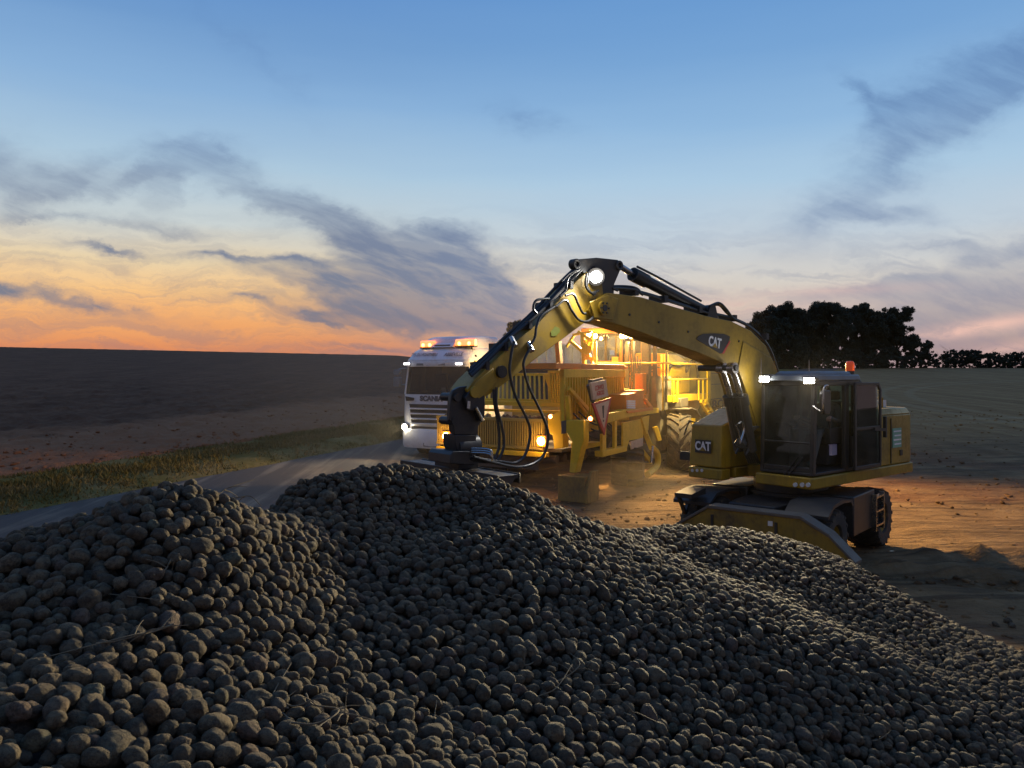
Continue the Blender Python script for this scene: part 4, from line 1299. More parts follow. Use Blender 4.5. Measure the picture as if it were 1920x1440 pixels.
rp = [(F_ + .06, R_ + .05), (F_ + .10, R_ + .2), (F_ + .10, L_ - .2), (F_ + .06, L_ - .02), (F_ - .1, L_ + .015), (B_ + .05, L_ + .015), (B_ - .03, L_ - .1), (B_ - .03, R_ + .05), (B_ + .05, R_ - .01), (F_ - .1, R_ - .01)]
mb.hexa([(x, y, Z1) for x, y in rp], [(x * .97, .635 + (y - .635) * .95, Z1 + .10) for x, y in rp])
mb.hexa([(x * .8, .635 + (y - .635) * .75, Z1 + .10) for x, y in rp], [(x * .72, .635 + (y - .635) * .66, Z1 + .155) for x, y in rp])
mb.build('cab_roof', Mt['roof_grey'], cab, bevel=.025, seg=3)


def pane(name, quad, par, mat='cab_glass', th=.006):
    q = [Vector(p) for p in quad]
    n_ = (q[1] - q[0]).cross(q[3] - q[0]).normalized() * th
    mb = MB(); mb.hexa(q, [p + n_ for p in q]); return mb.build(name, Mt[mat], par)


pane('windscreen', [(F_ - .035, R_ + .06, Z0 + .13), (F_ - .035, L_ - .06, Z0 + .13), (F_ - .075, L_ - .06, Z1 - .08), (F_ - .075, R_ + .06, Z1 - .08)], cab)
pane('side_window', [(B_ + .08, L_ - .03, 2.05), (-.13, L_ - .03, 2.05), (-.13, L_ - .03, Z1 - .08), (B_ + .08, L_ - .03, Z1 - .08)], cab)
pane('side_window', [(B_ + .08, R_ + .02, 1.95), (F_ - .1, R_ + .02, 1.95), (F_ - .14, R_ + .02, Z1 - .08), (B_ + .08, R_ + .02, Z1 - .08)], cab)
pane('rear_window', [(B_ + .02, R_ + .07, 2.05), (B_ + .02, L_ - .07, 2.05), (B_ + .02, L_ - .07, Z1 - .08), (B_ + .02, R_ + .07, Z1 - .08)], cab)
# wiper
mb = MB(); fw = F_ - .02
a = EF.on(1467, 906, 'x', fw + .03); c = EF.on(1505, 858, 'x', fw); e = EF.on(1490, 862, 'x', fw)
mb.bar(a, c, .035, .02); mb.bar(a + Vector((0, -.06, 0)), c + Vector((0, -.08, .02)), .02, .015); mb.box((fw, a.y - .09, a.z - .04), (fw + .04, a.y + .09, a.z + .02))
mb.build('wiper', Bk, cab)
# open door, swung back flat along the engine house
D0, D1, DL = .04, -.90, L_ + .09
zt = 2.95
mb = MB()
outer = [(D0, Z0 + .02), (D1 + .02, Z0 + .02), (D1, Z0 + .1), (D1, zt - .12), (D1 + .10, zt), (D0, zt)]
inner = [(D0 - .05, Z0 + .08), (D1 + .07, Z0 + .08), (D1 + .05, Z0 + .14), (D1 + .05, zt - .14), (D1 + .13, zt - .05), (D0 - .05, zt - .05)]
n6 = len(outer)
for i in range(n6):
    j = (i + 1) % n6
    mb.hexa([(outer[i][0], DL, outer[i][1]), (outer[j][0], DL, outer[j][1]), (inner[j][0], DL, inner[j][1]), (inner[i][0], DL, inner[i][1])],
            [(outer[i][0], DL + .04, outer[i][1]), (outer[j][0], DL + .04, outer[j][1]), (inner[j][0], DL + .04, inner[j][1]), (inner[i][0], DL + .04, inner[i][1])])
mb.box((D1 + .05, DL + .005, 2.16), (D0 - .05, DL + .035, 2.21))
door = mb.build('door', Bk, cab, bevel=.006)
pane('glass', [(inner[k][0], DL + .02, inner[k][1]) for k in (0, 1, 4, 5)], door)
mb = MB(); mb.bar((D1 + .30, DL + .05, 2.16), (D1 - .12, DL + .06, 2.13), .03, .05); mb.bar((D1 - .10, DL + .05, 2.0), (D1 - .10, DL + .05, 2.36), .05, .05); mb.build('handle', Bk, door)
mb = MB(); mb.box((-.42, DL - .05, 1.56), (-.30, DL + .0, 2.02), 0); mb.box((-.46, DL - .05, 1.56), (-.43, DL, 2.02), 0); mb.build('paper_folder', Mt['blue_folder'], door)
# mirror on the left front post
mb = MB()
a = EF.on(1537, 732, 'y', L_ + .16)
c = EF.on(1557, 776, 'y', L_ + .16)
hi = a.z; lo_ = c.z
mx = (a.x + c.x) / 2
mb.prism([(mx - .11, lo_ + .06), (mx - .07, lo_), (mx + .07, lo_), (mx + .11, lo_ + .07), (mx + .12, hi - .05), (mx + .08, hi), (mx - .08, hi), (mx - .11, hi - .04)], 'y', L_ + .12, L_ + .20)
mir = mb.build('mirror', Bk, cab, bevel=.015)
mb = MB(); mb.tube([(F_ - .02, L_ + .0, hi - .25), (mx + .16, L_ + .20, hi - .3), (mx + .17, L_ + .23, hi + .03), (mx + .04, L_ + .23, hi + .07), (mx + .02, L_ + .16, hi - .02)], .013, 8); mb.tube([(mx + .16, L_ + .21, hi - .1), (mx + .17, L_ + .21, lo_ + .1), (mx + .1, L_ + .16, lo_ + .02)], .012, 8)
mb.build('bracket', St, mir)
# roof lamps
for px, py, in ((1433, 711), (1517, 714)):
    q = EF.on(px, py, 'x', F_ + .10)
    mb = MB(); mb.box((F_ - .02, q.y - .10, q.z - .055), (F_ + .10, q.y + .10, q.z + .06)); mb.box((F_ - .10, q.y - .03, q.z - .02), (F_ - .02, q.y + .03, q.z + .02))
    rl = mb.build('roof_lamp', Bk, cab, bevel=.02)
    mb = MB(); mb.hexa([(F_ + .102, q.y - .085, q.z - .04), (F_ + .102, q.y + .085, q.z - .04), (F_ + .102, q.y + .085, q.z + .045), (F_ + .102, q.y - .085, q.z + .045)], [(F_ + .125, q.y - .07, q.z - .03), (F_ + .125, q.y + .07, q.z - .03), (F_ + .125, q.y + .07, q.z + .035), (F_ + .125, q.y - .07, q.z + .035)])
    mb.build('lens', Mt['lamp_white'], rl)
    pe = Vector((F_ + .17, q.y, q.z - .02))
    if px < 1480: area_light('roof_lamp_light', pe, dig, 6500, (1.0, .85, .52), 'SPOT', .05, pe + Vector((8.7, 3.3, -.55)), .85, .7)
    else: area_light('roof_lamp_light', pe, dig, 2600, (1.0, .86, .56), 'SPOT', .05, pe + Vector((5.0, 4.4, -1.3)), 1.5, .6)
    area_light('roof_lamp_spill', Vector((F_ + .16, q.y, q.z)), dig, 3.5, (1.0, .96, .9), 'POINT', .04)
# beacon, antennas
q = EF.on(1594, 687, 'y', .75)
mb = MB(); mb.cyl((q.x, .75, q.z - .14), (q.x, .75, q.z - .08), .07, .07, 18); mb.build('beacon_base', Bk, cab)
mb = MB(); mb.lathe([(.072, -.08), (.074, .02), (.066, .065), (.045, .09), (.001, .095)], (q.x, .75, q.z), (0, 0, 1), 22); mb.build('beacon', Mt['amber_plastic'], cab)
mb = MB()
for px, y0, y1, l in ((1517, 675, 698, .5), (1427, 672, 706, .2)):
    a, c = EF.on(px, y0, 'x', F_ - .3 if l > .3 else F_), EF.on(px, y1, 'x', F_ - .3 if l > .3 else F_)
    mb.cyl(c, a, .008, .004, 8)
mb.build('antenna', St, cab)
# seat, consoles, monitor
mb = MB()
mb.box((-.28, .42, 1.92), (.22, .86, 2.04)); mb.hexa([(-.30, .42, 2.02), (-.18, .42, 2.02), (-.18, .86, 2.02), (-.30, .86, 2.02)], [(-.42, .44, 2.62), (-.32, .44, 2.62), (-.32, .84, 2.62), (-.42, .84, 2.62)])
mb.box((-.42, .52, 2.64), (-.33, .76, 2.80)); mb.box((-.2, .5, 1.55), (.1, .8, 1.92))
seat = mb.build('seat', Mt['seat_cloth'], cab, bevel=.04, seg=3)
mb = MB()
for y in (.30, .88):
    mb.box((-.15, y, 1.95), (.38, y + .10, 2.20)); mb.cyl((.30, y + .05, 2.2), (.32, y + .05, 2.36), .018, .028, 10)
mb.box((.75, .55, 1.55), (.9, .72, 2.2)); mb.lathe([(.19, -.015), (.2, 0), (.19, .015), (.17, .0), (.19, -.015)], (.72, .635, 2.25), (-.45, 0, .9), 24)
mb.box((.70, .22, 2.05), (.76, .40, 2.28))
mb.build('controls', Bk, cab, bevel=.01)
mb = MB(); mb.box((.693, .24, 2.07), (.698, .38, 2.26)); mb.build('screen', Mt['screen_blue'], cab)
mb = MB(); a = EF.on(1560, 843, 'y', .8); mb.box((a.x - .09, .78, a.z - .09), (a.x + .09, .84, a.z + .09)); mb.build('storage_box', Mt['box_violet_glow'], cab)  # plain box, faint violet glow put into its material
# front skirt reflectors
mb = MB()
for px in (1492, 1505, 1516):
    q = EF.on(px, 909, 'x', 1.2); mb.cyl((1.2, q.y, q.z), (1.225, q.y, q.z), .035, n=16)
mb.build('marker_lamp', Mt['white_plastic'], dig)

# ---- undercarriage
UR = Matrix.Rotation(math.radians(10), 4, 'Z')      # chassis stands turned a little against the upper body
UO = Matrix.Translation((0, .05, 0)) @ UR


def um():
    mb = MB(); mb.M = UO; return mb


mb = um(); mb.cyl((0, 0, 1.08), (0, 0, 1.29), .62, n=36); mb.cyl((0, 0, 1.02), (0, 0, 1.08), .70, n=36); mb.build('swing_ring', Ds, dig)
mb = um()
mb.prism([(-1.55, -.38), (-1.2, -.45), (1.2, -.45), (1.7, -.38), (1.7, .38), (1.2, .45), (-1.2, .45), (-1.55, .38)], 'z', .62, 1.02)
mb.box((-1.5, -1.05, .42), (-1.15, 1.05, .72)); mb.box((1.15, -1.05, .42), (1.5, 1.05, .72))
mb.build('chassis', Ds, dig, bevel=.02)
for (x, y) in ((1.3, .92), (1.3, -.92), (-1.3, .92), (-1.3, -.92)):
    p = UO @ Vector((x, y, .52)); axv = UO.to_3x3() @ Vector((0, 1, 0))
    tyre(dig, 'wheel', p, axv, .50, .60, 18, .03, Yl, .5)
mb = um()
mb.prism([(.70, 1.02), (.78, 1.12), (1.2, 1.16), (1.65, 1.14), (1.9, 1.0), (1.9, .95), (1.65, 1.09), (1.2, 1.11), (.82, 1.08), (.74, 1.0)], 'y', .60, 1.26)
mb.prism([(.70, 1.02), (.78, 1.12), (1.2, 1.16), (1.65, 1.14), (1.9, 1.0), (1.9, .95), (1.65, 1.09), (1.2, 1.11), (.82, 1.08), (.74, 1.0)], 'y', -1.26, -.60)
mb.build('mudguard', Ds, dig)
mb = um()
mb.box((-.62, .55, .48), (.55, 1.22, 1.12)); mb.box((-.62, -1.22, .48), (.55, -.55, 1.12))
stb = mb.build('storage_locker', Bk, dig, bevel=.02)
mb = um()
for z in (.5, .74, .98):
    mb.box((-.9, 1.22, z), (-.45, 1.30, z + .03))
mb.box((-.92, 1.22, .42), (-.89, 1.30, 1.05)); mb.box((-.46, 1.22, .42), (-.43, 1.30, 1.05))
mb.build('ladder', St, stb)
# dozer blade, dusted top flange with sloping shoulders
bf_, bc_ = 2.34, .40
mb = um()
prof_l = [(-1.35, .66), (-.80, 1.01), (.62, 1.01), (1.02, .80), (1.38, .46), (1.40, .36), (1.36, .10), (-1.36, .10), (-1.38, .5)]
mb.prism([(bc_ + y, z) for y, z in prof_l], 'x', bf_, bf_ + .05, 0)
for i in range(4):
    (y0, z0), (y1, z1) = prof_l[i], prof_l[i + 1]
    mb.hexa([(bf_ - .22, bc_ + y0, z0 + .0), (bf_ + .07, bc_ + y0, z0 + .0), (bf_ + .07, bc_ + y1, z1 + .0), (bf_ - .22, bc_ + y1, z1 + .0)], [(bf_ - .22, bc_ + y0, z0 + .05), (bf_ + .07, bc_ + y0, z0 + .05), (bf_ + .07, bc_ + y1, z1 + .05), (bf_ - .22, bc_ + y1, z1 + .05)], 1)
mb.box((bf_ + .0, bc_ - 1.36, .02), (bf_ + .085, bc_ + 1.36, .16), 1)
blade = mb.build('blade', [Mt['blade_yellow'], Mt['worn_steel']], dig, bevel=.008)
mb = um()
for y in (-.5, .42):
    mb.bar((1.55, y * .8, .55), (bf_, bc_ + y, .45), .14, .2)
mb.cyl((1.5, 0, .95), (2.1, .2, .65), .06, n=12)
mb.build('blade_arms', Ds, dig)
mb = um()
mb.box((bf_ + .052, bc_ + .15, .86), (bf_ + .06, bc_ + .22, .93), 0); mb.box((bf_ + .05, bc_ + .25, .70), (bf_ + .07, bc_ + .29, .92), 1); mb.box((bf_ + .05, bc_ - .75, .70), (bf_ + .07, bc_ - .71, .92), 1); mb.box((bf_ + .052, bc_ + 1.0, .42), (bf_ + .06, bc_ + 1.07, .54), 2)
mb.build('blade_fittings', [Mt['white_plastic'], Bk, Mt['signal_red']], blade)
mb = um(); mb.prism([(1.75, 1.12), (2.25, 1.10), (2.25, 1.17), (1.75, 1.22)], 'y', -1.05, -.75); mb.bar((2.2, -1.0, 1.1), (1.95, -1.02, .8), .05); mb.bar((1.75, -1.0, 1.12), (1.95, -1.02, .8), .05)
mb.build('blade_bracket', Bk, dig)

# ================================================================== operator in the cab (seated, hands on the levers)
def skinned(name, chains, mat, parent, sub=2):
    """one continuous skinned body: chains of (point, radius) sharing joints by name"""
    names = {}; V = []; R = []; E = []
    for ch in chains:
        prev = None
        for nm, p, r in ch:
            if nm not in names:
                names[nm] = len(V); V.append(p); R.append(r)
            k = names[nm]
            if prev is not None and (prev, k) not in E: E.append((prev, k))
            prev = k
    me = bpy.data.meshes.new(name); me.from_pydata(V, E, [])
    me.materials.append(mat)
    o = link_mesh(name, me, parent)
    o.modifiers.new('skin', 'SKIN'); 
    for k, r in enumerate(R):
        sv = me.skin_vertices[0].data[k]; sv.radius = (r, r) if not isinstance(r, tuple) else r; sv.use_root = (k == 0)
    o.modifiers['skin'].use_smooth_shade = True
    s_ = o.modifiers.new('sub', 'SUBSURF'); s_.levels = sub; s_.render_levels = sub
    return o


per = thing('person', 'operator in dark work clothes seated in the excavator cab with hands on the levers', 'person', EF.loc, EF.rz)
x0, y0 = -.12, .64
body = [[('pelvis', (x0, y0, 2.10), .15), ('waist', (x0 - .02, y0, 2.26), .145), ('chest', (x0 - .03, y0, 2.46), .165), ('neckb', (x0 - .02, y0, 2.60), .075), ('neck', (x0 + .0, y0, 2.66), .055), ('headc', (x0 + .03, y0, 2.76), .092), ('headt', (x0 + .03, y0, 2.83), .08)]]
for s_, lv in ((1, .93), (-1, .35)):
    body.append([('chest', 0, 0), ('sh%d' % s_, (x0 - .02, y0 + s_ * .19, 2.52), .075), ('el%d' % s_, (x0 + .08, y0 + s_ * .27, 2.28), .05), ('wr%d' % s_, (x0 + .36, lv, 2.36), .032), ('hd%d' % s_, (x0 + .42, lv, 2.365), .035)])
    body.append([('pelvis', 0, 0), ('hip%d' % s_, (x0 + .04, y0 + s_ * .10, 2.09), .105), ('kn%d' % s_, (x0 + .50, y0 + s_ * .14, 2.12), .07), ('an%d' % s_, (x0 + .68, y0 + s_ * .14, 1.68), .045), ('to%d' % s_, (x0 + .86, y0 + s_ * .15, 1.60), .04)])
bod = skinned('body', body, Mt['work_jacket'], per)
hd = MB()
hx_, hz_ = x0 + .035, 2.775
bm = bmesh.new(); bmesh.ops.create_uvsphere(bm, u_segments=28, v_segments=20, radius=1)
for vv in bm.verts:
    p = vv.co
    x, y, z = p.x * .103, p.y * .080, p.z * .122
    if z < -.02: x *= 1 - .25 * min(1, (-.02 - z) / .1); y *= 1 - .25 * min(1, (-.02 - z) / .1)
    if p.x > .2:
        x += .024 * math.exp(-((p.y * .08) / .014) ** 2 - ((z + .012) / .026) ** 2)
        x -= .010 * math.exp(-((abs(p.y * .08) - .032) / .014) ** 2 - ((z - .018) / .012) ** 2)
        x -= .005 * math.exp(-((p.y * .08) / .03) ** 2 - ((z + .058) / .006) ** 2)
    vv.co = (hx_ + x, y0 + y, hz_ + z)
for f_ in bm.faces: f_.smooth = True
for s_ in (-1, 1):
    e = bmesh.ops.create_uvsphere(bm, u_segments=10, v_segments=8, radius=1)
    for vv in e['verts']: vv.co = (hx_ - .01 + vv.co.x * .022, y0 + s_ * .083 + vv.co.y * .010, hz_ + vv.co.z * .034)
me = bpy.data.meshes.new('head'); bm.to_mesh(me); bm.free(); me.materials.append(Mt['skin']); link_mesh('head', me, per)
bm = bmesh.new(); bmesh.ops.create_uvsphere(bm, u_segments=24, v_segments=16, radius=1)
bmesh.ops.delete(bm, geom=[vv for vv in bm.verts if vv.co.z < -.1 + .55 * max(0, vv.co.x)], context='VERTS')
for vv in bm.verts: vv.co = (hx_ - .008 + vv.co.x * .108, y0 + vv.co.y * .088, hz_ + .012 + vv.co.z * .122)
for f_ in bm.faces: f_.smooth = True
me = bpy.data.meshes.new('hair'); bm.to_mesh(me); bm.free(); me.materials.append(Mt['hair']); link_mesh('hair', me, per)
for s_, lv in ((1, .93), (-1, .35)):
    P0 = Vector((x0 + .40, lv, 2.365))
    ch = [[('w', tuple(P0 + Vector((-.05, 0, 0))), .026), ('p', tuple(P0 + Vector((.0, 0, .0))), (.022, .038)), ('k', tuple(P0 + Vector((.045, 0, .005))), (.018, .04))]]
    for f_ in range(4):
        oy = (f_ - 1.5) * .019; L = (.030, .036, .034, .026)[f_]
        b0 = P0 + Vector((.05, oy, .006))
        ch.append([('k', 0, 0), ('f%d' % f_, tuple(b0), .0095), ('g%d' % f_, tuple(b0 + Vector((L * .8, 0, -.012))), .0088), ('h%d' % f_, tuple(b0 + Vector((L * .75, 0, -.042))), .008), ('i%d' % f_, tuple(b0 + Vector((L * .2, 0, -.055))), .0072)])
    ch.append([('p', 0, 0), ('t0', tuple(P0 + Vector((.01, -s_ * .04, -.006))), .011), ('t1', tuple(P0 + Vector((.045, -s_ * .045, -.02))), .0095), ('t2', tuple(P0 + Vector((.066, -s_ * .03, -.03))), .008)])
    skinned('hand', ch, Mt['skin'], per, 2)
# ================================================================== lorry
TZ = 0.42
TF = Fr((-2.45, 24.0, TZ), math.atan2(-0.866, -0.5))
paint('lorry_white', (0.74, 0.74, 0.76), 0.32, 0, (0.30, 0.23, 0.15), 0.35, 1.2, coat=0.3)
paint('lorry_grey', (0.20, 0.21, 0.22), 0.5, 0, (0.2, 0.15, 0.1), 0.3, 2.0)
paint('trailer_white', (0.72, 0.71, 0.70), 0.45, 0, (0.30, 0.23, 0.15), 0.45, 1.0)
paint('letter_grey', (0.10, 0.10, 0.115), 0.5, 0, (0.2, 0.15, 0.1), 0.1, 3.0)
paint('reflect_yellow', (0.75, 0.65, 0.10), 0.4, 0, (0.2, 0.15, 0.1), 0.1, 3.0)
emit('beacon_core', (1.0, 0.62, 0.10), 7)
Wh = Mt['lorry_white']
lorry = thing('truck', 'white articulated lorry with glowing amber roof beacons and its headlights on', 'truck', TF.loc, TF.rz)


def tz(py):                                   # height on the front face of the cab
    return CAM.z - (py - HY) / FPX * 23.9 - TZ


HWD = 1.24
# plan outline of the cab with rounded front corners, by height: (x front, corner setback)
mb = MB()


def ring(z, fx, hw, back=-2.25, rc=.22):
    return [(back, -hw, z), (fx - rc, -hw, z), (fx - rc * .35, -hw + rc * .30, z), (fx, -hw + rc * 1.3, z), (fx + .035, 0, z), (fx, hw - rc * 1.3, z), (fx - rc * .35, hw - rc * .30, z), (fx - rc, hw, z), (back, hw, z)]


def loft(mb, rings, m=0, caps=True):
    n = len(rings[0])
    vs = [p for r in rings for p in r]
    fs = []
    for k in range(len(rings) - 1):
        for i in range(n):
            fs.append((k * n + i, k * n + (i + 1) % n, (k + 1) * n + (i + 1) % n, (k + 1) * n + i))
    if caps:
        fs += [tuple(range(n))[::-1], tuple(range(n * (len(rings) - 1), n * len(rings)))]
    mb.add(vs, fs, m, True)


zb, zws0, zws1 = .34, tz(739), tz(686)
loft(mb, [ring(zb + .62, -.02, HWD), ring(1.4, .0, HWD), ring(zws0 - .02, -.02, HWD)])
loft(mb, [ring(zws1 + .02, -.17, HWD - .03), ring(tz(674), -.14, HWD - .03), ring(tz(671), -.20, HWD - .05), ring(tz(658), -.38, HWD - .08, rc=.3), ring(tz(651), -.60, HWD - .16, rc=.3), ring(tz(648), -.75, HWD - .3, rc=.3)])
for s_ in (-1, 1):                                   # A pillars and rear side panels
    mb.hexa([(-.10, s_ * 1.20, zws0 - .02), (-.30, s_ * 1.235, zws0 - .02), (-.36, s_ * 1.19, zws0 - .02), (-.16, s_ * 1.15, zws0 - .02)], [(-.25, s_ * 1.17, zws1 + .03), (-.42, s_ * 1.205, zws1 + .03), (-.48, s_ * 1.16, zws1 + .03), (-.31, s_ * 1.12, zws1 + .03)])
    mb.box((-2.25, min(s_ * 1.19, s_ * 1.235), zws0 - .02), (-1.25, max(s_ * 1.19, s_ * 1.235), zws1 + .03))
mb.box((-2.25, -1.19, zws0 - .02), (-2.18, 1.19, zws1 + .03))
body = mb.build('cab', Wh, lorry, angle=50)
mb = MB()                                            # bumper
loft(mb, [ring(zb, .04, HWD - .02, back=-.5), ring(zb + .1, .08, HWD, back=-.5), ring(zb + .5, .08, HWD, back=-.5), ring(zb + .61, .03, HWD, back=-.5)])
bump = mb.build('bumper', Wh, lorry, angle=50)
mb = MB()                                            # roof deflector behind the sign panel
loft(mb, [ring(tz(660), -.62, 1.08, rc=.3), ring(tz(640), -.74, 1.06, rc=.3), ring(tz(631), -.92, 1.0, rc=.35), ring(tz(628), -1.1, .92, rc=.3)])
mb.build('roof_deflector', Wh, lorry, angle=60)
mb = MB()
mb.prism([(-.42, tz(650)), (-.60, tz(642)), (-1.0, tz(640)), (-1.0, tz(652))], 'y', -.42, .42, 0)
mb.box((-.535, -.30, tz(648.5)), (-.47, .30, tz(645)), 1)
mb.build('air_intake', [Wh, Bk], lorry, bevel=.015)
# windscreen and side glass
mb = MB()
g = [(-.135, -1.16), (-.06, -.8), (-.03, 0), (-.06, .8), (-.135, 1.16)]
h = [(-.28, -1.13), (-.21, -.8), (-.185, 0), (-.21, .8), (-.28, 1.13)]
mb.add([(x, y, zws0 - .01) for x, y in g] + [(x, y, zws1 + .03) for x, y in h], [(i, i + 1, i + 6, i + 5) for i in range(4)], 0, True)
mb.build('windscreen', Mt['truck_glass'], lorry)
for s_ in (-1, 1):
    mb = MB(); mb.box((-1.25, s_ * 1.2 - .004, zws0 - .02), (-.33, s_ * 1.2 + .004, zws1 + .03)); mb.build('side_window', Mt['truck_glass'], lorry)
mb = MB(); mb.box((-2.1, -1.15, zws0 - .04), (-.3, 1.15, zws0 - .02)); mb.box((-.5, -1.1, zws0 - .02), (-.22, 1.1, zws0 + .06))
for y in (-.62, .62):
    mb.box((-1.3, y - .25, zws0 - .02), (-.85, y + .25, zws0 + .12)); mb.box((-1.42, y - .24, zws0), (-1.28, y + .24, zws0 + .62))
mb.build('dashboard', Mt['seat_cloth'], lorry, bevel=.03)
mb = MB(); mb.box((-.20, .18, zws0 + .07), (-.19, .34, zws0 + .20)); mb.box((-.215, .44, zws0 + .02), (-.20, .90, zws0 + .12)); mb.build('number_card', Mt['white_plastic'], lorry)
# sun visor strip, sign lettering, badge lettering
mb = MB(); loft(mb, [ring(tz(687.5), -.10, HWD - .02, back=-.5), ring(tz(682), -.07, HWD - .02, back=-.5), ring(tz(677), -.10, HWD - .02, back=-.5)]); mb.build('sun_visor', Wh, lorry, angle=50)
mb = MB()
zs = tz(664.5)
slope = Vector((-.18, 0, tz(658) - tz(671))).normalized()
mb.text('TPS DU PONTHIEU', (-.245, -.53, zs), (0, 1, 0), slope, .18, m=0, depth=.006, bold=.0, sx=.66)
mb.text('ABBEVILLE', (-.245, .60, zs), (0, 1, 0), slope, .205, m=0, depth=.006, bold=.0, sx=.72)
mb.build('sign_lettering', Mt['letter_grey'], body)
mb = MB(); zsc = tz(748)
mb.text('SCANIA', (.028, -.06, zsc), (0, 1, 0), (0, 0, 1), .215, m=0, depth=.012, bold=.012, sx=1.12)
mb.build('badge', Mt['letter_grey'], body)
# grille: slots with chrome-white lips
zg = [tz(762), tz(771.5), tz(781), tz(790.5), tz(804), tz(813)]
mb = MB()
for k, z in enumerate(zg):
    hw = .86 - .02 * k
    mb.hexa([(.005, -hw, z - .055), (.05, -hw, z - .055), (.05, hw, z - .055), (.005, hw, z - .055)], [(.005, -hw - .03, z + .055), (.042, -hw - .03, z + .055), (.042, hw + .03, z + .055), (.005, hw + .03, z + .055)])
    mb.box((.03, -hw - .02, z + .012), (.056, hw + .02, z + .022))
grl = mb.build('grille', Bk, lorry)
mb = MB()
for k, z in enumerate(zg):
    hw = .90 - .02 * k
    mb.hexa([(.0, -hw, z - .115), (.085, -hw, z - .10), (.085, hw, z - .10), (.0, hw, z - .115)], [(.0, -hw, z - .06), (.075, -hw, z - .065), (.075, hw, z - .065), (.0, hw, z - .06)])
mb.build('grille_slats', Wh, grl, bevel=.012)
for s_ in (-1, 1):
    mb = MB(); mb.prism([(s_ * 1.06, tz(744)), (s_ * .72, tz(747)), (s_ * .74, tz(752)), (s_ * 1.02, tz(753))], 'x', .0, .035); mb.build('air_vent', Bk, body)
mb = MB(); mb.box((.085, -.30, zb + .06), (.105, .30, zb + .18)); mb.build('number_plate', Mt['lorry_grey'], bump)
mb = MB(); mb.text('EP-382-TK', (.106, 0, zb + .12), (0, 1, 0), (0, 0, 1), .10, depth=.003, sx=1.0); mb.build('plate_lettering', Mt['letter_white'], bump)
# headlights, marker lights, beacons
for s_, e_ in ((-1, 1.0), (1, .8)):
    zl = tz(803)
    mb = MB(); mb.prism([(s_ * .93, zl - .12), (s_ * 1.18, zl - .10), (s_ * 1.20, zl + .12), (s_ * .95, zl + .10)], 'x', -.06, .055); hl = mb.build('headlight', Mt['lorry_grey'], lorry, bevel=.02)
    mb = MB(); mb.lathe([(.001, .03), (.06, .025), (.095, .0), (.10, -.03)], (.06, s_ * 1.07, zl), (1, 0, 0), 20); mb.build('lens', Mt['lamp_head'], hl)
    area_light('headlight_beam', (.20, s_ * 1.07, zl), lorry, 420 * e_, (1.0, .86, .58), 'SPOT', .06, (5.0, s_ * 1.07 - .9, zl - .30), 1.5, .9)
    area_light('headlight_spill', (.16, s_ * 1.07, zl), lorry, 5, (1.0, .88, .62), 'POINT', .06)
    q = TF.on(763 if s_ < 0 else 861, 682, 'x', -.03)
    mb = MB(); mb.box((-.06, q.y - .12, q.z - .035), (-.02, q.y + .12, q.z + .03)); ml = mb.build('marker_lamp', Mt['lorry_grey'], lorry, bevel=.01)
    mb = MB(); mb.box((-.019, q.y - .115, q.z - .03), (-.012, q.y + .115, q.z + .025)); mb.build('lens', Mt['lamp_marker'], ml)
for px, py, e_, w_ in ((803, 646, 3, .26), (874, 643, 6, .36)):
    q = TF.on(px, py, 'x', -.62)
    mb = MB(); mb.box((q.x - .10, q.y - w_, q.z - .13), (q.x + .10, q.y + w_, q.z - .09)); mb.cyl((q.x, q.y - w_ * .6, q.z - .24), (q.x, q.y - w_ * .6, q.z - .13), .03, n=10); mb.cyl((q.x, q.y + w_ * .6, q.z - .24), (q.x, q.y + w_ * .6, q.z - .13), .03, n=10); bb = mb.build('beacon', Bk, lorry)
    mb = MB(); mb.prism([(q.x - .09, q.z - .09), (q.x + .09, q.z - .09), (q.x + .085, q.z + .07), (q.x + .05, q.z + .12), (q.x - .05, q.z + .12), (q.x - .085, q.z + .07)], 'y', q.y - w_, q.y + w_); mb.build('lens', Mt['beacon_amber'], bb, bevel=.02)
    mb = MB()
    for t_ in (-.55, .45): mb.lathe([(.001, .03), (.035, .02), (.055, 0)], (q.x + .092, q.y + w_ * t_, q.z - .02), (1, 0, 0), 14)
    mb.build('bulb', Mt['beacon_core'], bb)
    area_light('beacon_light', (q.x - .02, q.y, q.z + .20), lorry, e_, (1.0, .22, .006), 'POINT', .12)
mb = MB()
for y in (-.55, .28):
    mb.box((-.13, y - .13, tz(685)), (-.05, y + .13, tz(681)))
mb.build('visor_bracket', Mt['lorry_grey'], lorry)
mb = MB()
for y in (-.45, .45): mb.bar((-.06, y - .3, zws0 + .02), (-.04, y + .3, zws0 + .05), .02, .02)
mb.build('wiper', Bk, lorry)
# mirrors
for s_ in (-1, 1):
    mb = MB()
    mb.tube([(-.3, s_ * 1.2, tz(690)), (-.12, s_ * 1.40, tz(692)), (-.10, s_ * 1.46, tz(697))], .03, 8); mb.tube([(-.3, s_ * 1.2, tz(722)), (-.12, s_ * 1.40, tz(722))], .025, 8)
    for za, zb_, w_ in ((tz(726), tz(707), .12), (tz(703), tz(693), .12)):
        mb.prism([(s_ * 1.46 - w_, za + .05), (s_ * 1.46 - w_ + .03, za), (s_ * 1.46 + w_ - .03, za), (s_ * 1.46 + w_, za + .05), (s_ * 1.46 + w_, zb_ - .05), (s_ * 1.46 + w_ - .03, zb_), (s_ * 1.46 - w_ + .03, zb_), (s_ * 1.46 - w_, zb_ - .05)], 'x', -.16, -.02)
    mb.build('mirror', Mt['lorry_grey'], lorry, bevel=.02)
